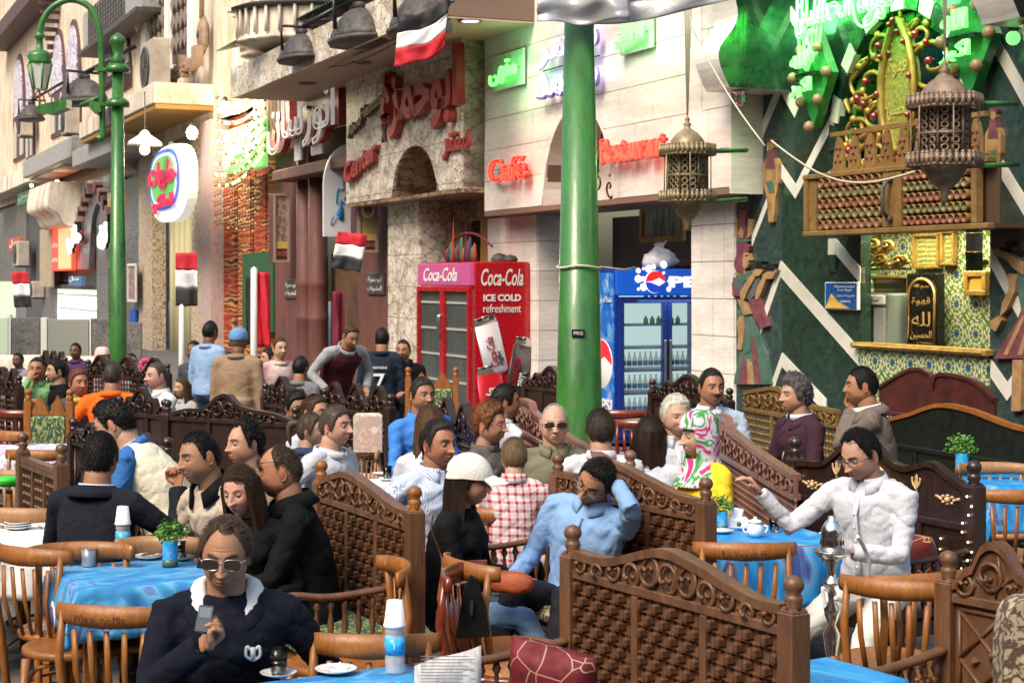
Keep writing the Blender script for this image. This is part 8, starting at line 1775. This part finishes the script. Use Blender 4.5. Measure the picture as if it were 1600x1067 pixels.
person(178,664,300,-95,'curly haired waiter in blue sweater and cream vest bending over',SKL,('short',BK,.018,{'curl':.8,'nz':.3}),fab('mid_blue_knit',(.035,.13,.36)),vest=fab('cream_vest',(.72,.66,.5)),pose='stand',lean=38,head=(0,28,0),collar='tee',armR=(-.1,-.45,.05),armL=(.1,-.45,.05),hd=dict(stub=.3),belly=.03)
# left rear
person(57,577,150,8,'man in green shirt and open black jacket holding a hand to his face',SKM,('short',BK,.007),fab('green_print_shirt',(.12,.36,.14),col2=(.35,.5,.25),scale=20),collar='shirt',armR='face',armL=(.42,.02,.45),hd=dict(stub=.3),build=1.1)
person(88,580,150,-60,'dark haired person half behind the man in green',SKL,('full',BK,.016,{'nz':.4}),BLKC,collar='tee')
person(123,598,178,38,'red brown haired person in grey sweater with yellow collar',SKM,('full',(.09,.03,.02),.015),fab('slate_grey_knit',(.06,.07,.085)),collar='knit',colm=fab('yellow_collar',(.5,.36,.05)),armR=(-.1,-.4,.15))
person(177,588,178,176,'broad man in bright orange top seen from behind',SKM,('full',(.03,.025,.022),.006,{'len':.012}),fab('orange_fleece',(.75,.13,.012)),collar='knit',build=1.2,armR='side',armL='side',k=1.05)
person(213,604,140,-50,'black haired child between the orange and white shirted men',SKL,('full',BK,.016),WSH,k=.75,collar='tee')
person(244,588,175,-48,'grey haired man in white polo shirt at the rear left',SKP,('short',(.05,.04,.035),.008),WSH,collar='polo',sleeve=.15,armL='table',build=1.15,hd=dict(age=1))
person(284,606,165,-40,'long haired child beside the man in white polo',SKL,('long',(.05,.03,.018),.012,{'L':.2}),fab('grey_tee',(.3,.3,.32)),k=.8,fem=1,collar='tee')
person(160,560,125,40,'woman in pale pink headscarf at the far rear left',SKP,None,fab('pale_pink_cloth',(.62,.42,.4)),fem=1,collar='knit',extra=(hijab(fab('pale_pink_scarf',(.66,.46,.43))),))
person(118,549,108,-10,'man in dark clothes at the far rear left',SKD,('short',BK,.007),fab('violet_grey_knit',(.06,.03,.08)),collar='knit')
person(303,549,135,-20,'dark clad man bending beside the man in pale blue',SKD,('short',BK,.007),fab('slate_shirt',(.05,.06,.08)),pose='stand',lean=20,collar='tee',armR='down',armL='down')
person(329,519,140,150,'man in pale blue shirt standing in front of the tapestries',SKD,('full',BK,.008),fab('pale_denim_shirt',(.24,.36,.55)),fab('blue_jeans',(.1,.17,.3)),pose='stand',collar='tee',armR='down',armL='down')
person(373,534,155,170,'man in brown robe and blue knitted cap seen from behind',SKD,None,fab('brown_robe',(.27,.18,.115)),pose='stand',collar='robe',extra=(beanie(fab('blue_knit',(.12,.25,.48))),),armR='down',armL='down',build=1.15,k=1.02)
person(438,545,140,30,'thin person in pink and white at the edge of the tapestries',SKL,('short',BR,.008),fab('dusty_pink_shirt',(.5,.2,.22),col2=(.6,.5,.48),scale=5),pose='stand',collar='tee',armR='down',armL=(.2,-.3,.2))
person(548,526,150,35,'man in maroon vest over grey sleeves leaning over the far table',SKM,('short',BR,.008),fab('grey_jersey',(.28,.29,.31)),pose='stand',lean=42,head=(0,25,0),collar='knit',armR=(-.25,-.3,.0),armL=(.22,-.3,.0),build=1.2,belly=.02,vest=fab('deep_maroon_vest',(.055,.01,.02)))
t7,_,_,_=person(597,530,140,176,'man in dark football shirt with a big white seven on the back',SKM,('full',BK,.008),fab('midnight_jersey',(.012,.02,.035)),pose='stand',collar='tee',armR='down',armL='down',build=1.1)
person(630,548,140,-10,'man in black jacket standing beside the man with the number shirt',SKM,('short',BK,.007),BLKC,pose='stand',collar='jacket',armR='down',armL=(.1,-.3,.2),hd=dict(stub=.3))
# middle
person(463,636,205,35,'man in yellow shirt with a dark quiff',SKM,('full',BK,.014),fab('pale_yellow_shirt',(.68,.58,.16)),collar='tee',lean=14,head=(0,10,0),armR='side')
person(486,672,250,150,'brown haired girl with a ponytail beside the man in white shirt',SKL,('pony',(.06,.04,.025),.012),fab('navy_tee',(.03,.04,.09)),fem=1,k=.85,collar='tee',head=(-70,0,0))
person(525,666,262,62,'fair man in plain white shirt turned to the right',SKP,('full',(.055,.04,.028),.009),WSH,collar='tee',lean=10,build=1.1,armR='side')
person(492,645,225,60,'dark haired head just behind the man in white shirt',SKL,('full',BR,.011),WSH,collar='tee')
person(660,618,228,32,'man in bright blue shirt turning to the right',SKM,('full',(.02,.014,.01),.009),fab('royal_blue_shirt',(.05,.2,.6)),collar='shirt',lean=8,side=-6,armR=(-.2,-.3,.0),hd=dict(stub=.35,nose=1.2))
person(672,668,262,172,'woman with long chestnut hair seen from behind near the striped shirt',SKL,('long',(.075,.038,.018),.014,{'L':.26}),WSH,fem=1,collar='tee',head=(20,0,0))
person(686,694,302,38,'young man with short dark hair in blue and white striped shirt',SKM,('short',(.02,.016,.013),.012,{'nz':.15}),STB,collar='shirt',lean=8,armR='side',armL='lap',head=(6,2,0),hd=dict(brow=1.2))
t,a,hc,_=person(733,752,330,72,'woman in black with a pale baseball cap facing right',SKL,('long',DB,.010,{'L':.34,'open':78,'back':-.02,'len':.012}),BLKC,fab('blue_denim',(.09,.17,.30),col2=(.16,.26,.4),scale=9),fem=1,k=.97,collar='knit',head=(4,6,0),lean=10,armR=(.0,-.30,.16),armL=(.1,-.34,.14),extra=(cap(fab('pale_canvas',(.62,.62,.57))),),legf=((-.08,-.62,.12),(.12,-.66,.1)))
person(766,663,262,62,'woman with short reddish curls and dark rimmed glasses',SKL,('full',RB,.022,{'curl':.45,'nz':.3}),fab('taupe_cardigan',(.10,.085,.08)),fem=1,collar='knit',head=(4,4,0),extra=(sunglasses(dark=False,fr=RED_P),),hd=dict(age=1))
person(790,628,228,125,'dark haired man in white shirt turned away with an arm raised',SKM,('full',BK,.009),WSH,collar='shirt',armR=(.25,-.35,.22),armL='table',lean=8,head=(-25,0,0))
person(803,714,300,172,'fair child in red and white plaid shirt seen from behind',SKP,('full',(.13,.085,.045),.011),PLD,k=.8,collar='shirt',head=(15,0,0))
person(866,664,268,4,'bald man in olive polo shirt and tinted glasses smiling',SKP,('bald',(.3,.27,.24),.002),fab('olive_polo',(.15,.145,.10)),collar='polo',extra=(sunglasses(),),build=1.15,belly=.03,hd=dict(age=1))
person(938,673,268,178,'man with brown hair and white shirt seen from behind',SKL,('full',(.028,.02,.014),.012),WSH,collar='shirt',build=1.1,head=(8,2,0))
person(1016,683,262,165,'woman with straight dark bob in white top seen from behind',SKL,('long',(.02,.011,.008),.013,{'L':.19,'open':60,'w':.094}),WSH,fem=1,collar='tee',head=(8,0,0))
person(1056,650,262,14,'white haired man in white shirt smiling between the two women',SKP,('full',WHH,.014),WSH,collar='shirt',head=(4,4,0),hd=dict(age=1),build=1.1)
person(1092,682,285,-62,'woman in yellow with green and magenta patterned headscarf',SKP,None,fab('bright_yellow_top',(.85,.55,.03)),fem=1,collar='knit',head=(-8,4,0),extra=(hijab(mat('multicolour_scarf',(.6,.6,.66),.8,kind='scarf',scale=4.5)),))
t,a,hc,_=person(930,752,330,-30,'dozing man in light blue shirt and glasses resting his head on his hand',SKM,('short',BK,.010,{'nz':.2}),LBL,fab('black_trousers',(.012,.013,.018)),head=(-8,24,34),lean=4,side=13,collar='shirt',armR=(-.20,-.30,.17),armL=(.235,-.06,.60,-.9,-.1,.1),handR='grip',handL='relaxed',extra=(sunglasses(dark=False),),hd=dict(closed=1,brow=1.1),build=1.12,belly=.03,legf=((-.2,-.52,.2),(.15,-.55,.2)))
phone(a,hc,t,0,'black phone held by the dozing man',rot=(70,0,-30),dz=(0,-.06,.02))
N_.append((t,a))
# right
person(1112,606,240,8,'moustached man in pale blue shirt sitting before the white pillar',SKM,('short',BK,.008),fab('ice_blue_shirt',(.45,.55,.68)),collar='shirt',hd=dict(must=1),head=(8,0,0),build=1.05)
person(1242,618,238,-68,'man with wild grey curls in plum jacket facing left',SKL,('full',(.07,.065,.065),.026,{'curl':1,'nz':.4}),fab('plum_jacket',(.045,.018,.03)),collar='suit',colm=fab('plum_jacket',(.045,.018,.03)),under=WSH,armL='lap',build=1.05)
person(1346,604,250,-95,'man in grey brown jacket leaning his chin on his fist',SKM,('full',BK,.007,{'len':.012}),fab('grey_brown_jacket',(.14,.115,.10)),collar='suit',colm=fab('grey_brown_jacket',(.14,.115,.10)),armL=(-.04,-.18,.50,0,0,1),armR='lap',handL='fist',lean=12,build=1.12)
t,a,hc,_=person(1344,712,342,-42,'man in rolled white shirt and trousers reaching over the table',SKL,('receding',BK,.014,{'curl':.3}),WSH,fab('off_white_trousers',(.62,.60,.56)),head=(-12,22,0),lean=10,collar='shirt',armR=(-.42,-.34,.43,0,.2,-1),armL=(.06,-.34,.20),handR='relaxed',extra=(sunglasses(dark=False),),hd=dict(stub=.4,nose=1.15),build=1.12,belly=.03,legf=((-.28,-.55,.1),(.16,-.52,.1)),kneeout=.3,k=.95)
person(1530,510,150,178,'person in cream shirt with his back turned inside the kitchen window',SKD,('full',BK,.009),fab('cream_shirt',(.6,.55,.42)),pose='stand',collar='tee',armR='down',armL='down')
# number on the football shirt
o=lettering('7',.13,.21,mat('white_number',(.75,.75,.75),.6),None,ext=.012,name='shirt_number'); M7=t7.matrix_world; o.parent=t7; bb=[c for c in t7.children if c.name.startswith('shirt') and 'number' not in c.name][0]
ys=[v.co.y for v in bb.data.vertices if abs(v.co.x)<.05 ]; zs=max(v.co.z for v in bb.data.vertices)
o.location=(.07,max(ys)+.004,zs-.46); o.rotation_euler=(R(90),0,R(180)); o=lettering('EMPORIO ARMANI'.split()[1],.16,.03,mat('white_number'),t7,(.08,max(ys)-.004,zs-.2),(R(90),0,R(180)),ext=.01)
# shoulder bag of the woman in black
tw=[o for o in COL.objects if o.get('label','').startswith('woman in black with a pale')][0]; W0=tw.matrix_world
b0=PS(795,905,345); t=thing('orange_handbag','soft orange leather handbag with long strap on the lap of the woman in black','handbag',Matrix.Translation(b0)@Matrix.Rotation(R(-20),4,'Z'))
m=MB(); m.lathe([(.0,-.06),(.10,-.055),(.12,-.03),(.11,.02),(.07,.035),(0,.035)],(0,0,0),24,0,1,.5); o=m.build('bag',mat('burnt_orange_leather',(.27,.045,.012),.6,bump=.8,bscale=24,col2=(.36,.08,.025),scale=8),t)
for v in o.data.vertices: v.co+=Vector(noise.noise_vector(v.co*14))*.012
q=[PS(705,905,352),PS(690,860,350),PS(676,822,350),PS(678,800,340)]; m=MB(); m.tube(cat_spline([Vector((-.09,0,.03))]+[t.matrix_world.inverted()@(x+Vector((0,-.12,0))) for x in q],6),.016,6,flat=.25); m.build('strap',mat('tan_strap',(.2,.1,.06),.5),t)
# black handbag hanging on the red chair
b0=PS(735,945,385); t=thing('black_bag','black bag hanging from the red chair behind the woman in the cap','bag',Matrix.Translation(b0)); m=MB(); m.prism([(-.06,-.13),(.08,-.12),(.06,.0),(.03,.1),(.0,.12),(-.03,.05)],-.03,.03); o=m.build('bag',BLKC,t); bv=o.modifiers.new('b','BEVEL'); bv.width=.02; bv.segments=3; m=MB(); m.box(.0,.012,-.05,-.041,-.03,.03); m.build('zip_pull',SILVER,t)
# waiter's blue sleeve panels
# foam cups and small extras in the foreground
t=thing('door_flower','small pink blossom on the rear bench by the woman in pink','flower',PS(228,570,140)); m=MB()
for i in range(9): a=i*.7; m.ball((.05*math.cos(a),.0,.05*math.sin(a)),.035,6)
m.build('petals',mat('pink_petal',(.6,.05,.2),.6),t,kind='stuff')

# far left row of planters and people hiding the foot of the granite front
b=P(-30,YH,0.001+FPX/64); t=thing('low_stone_screen','low granite and white panel screen along the foot of the far left shop fronts','screen wall',(b.x,b.y,0))
for k,(p0,p1,z,mt) in enumerate(((-30,14,1.12,mat('pale_green_lit_window')),(15,19,1.2,WHITE),(20,64,1.12,GREYST),(65,75,1.12,WHITE),(76,140,1.08,mat('pale_screen_panel',(.3,.31,.28),.5)),(141,144,1.12,WHITE),(145,172,1.1,GREYST),(200,222,1.0,GREYST))):
    q0=(p0+30)/64; q1=(p1+30)/64; m=MB(); m.box(q0,q1-.01,-.08,.08,0,z,0,.01); m.build('panel',mt,t)
for a in ((28,566,100,-20,'man in grey at the far left row between cream tables',(.2,.2,.22)),(205,566,112,60,'person in pale top far behind the orange shirted man',(.5,.48,.45)),(5,590,120,70,'person in dark red at the left picture edge',(.15,.03,.03))):
    person(a[0],a[1],a[2],a[3],a[4],SKD,('short',BK,.008),fab('cloth_far_%d'%a[0],a[5]),collar='tee')

person(420,560,135,-60,'slim passer by in dusty white beside the man in the brown robe',SKL,('full',BK,.008),fab('dusty_white',(.5,.46,.42)),pose='stand',collar='tee',armR='down',armL='down')
person(470,575,150,160,'passer by in grey seen from behind left of the leaning man',SKM,('full',BK,.008),fab('mid_grey_shirt',(.16,.16,.17)),pose='stand',collar='tee',armR='down',armL='down')
person(512,560,140,-30,'passer by in dull rose shirt by the maroon pilasters',SKM,('full',BK,.008),fab('dull_rose_shirt',(.3,.12,.12)),pose='stand',collar='tee',armR='down',armL='down')
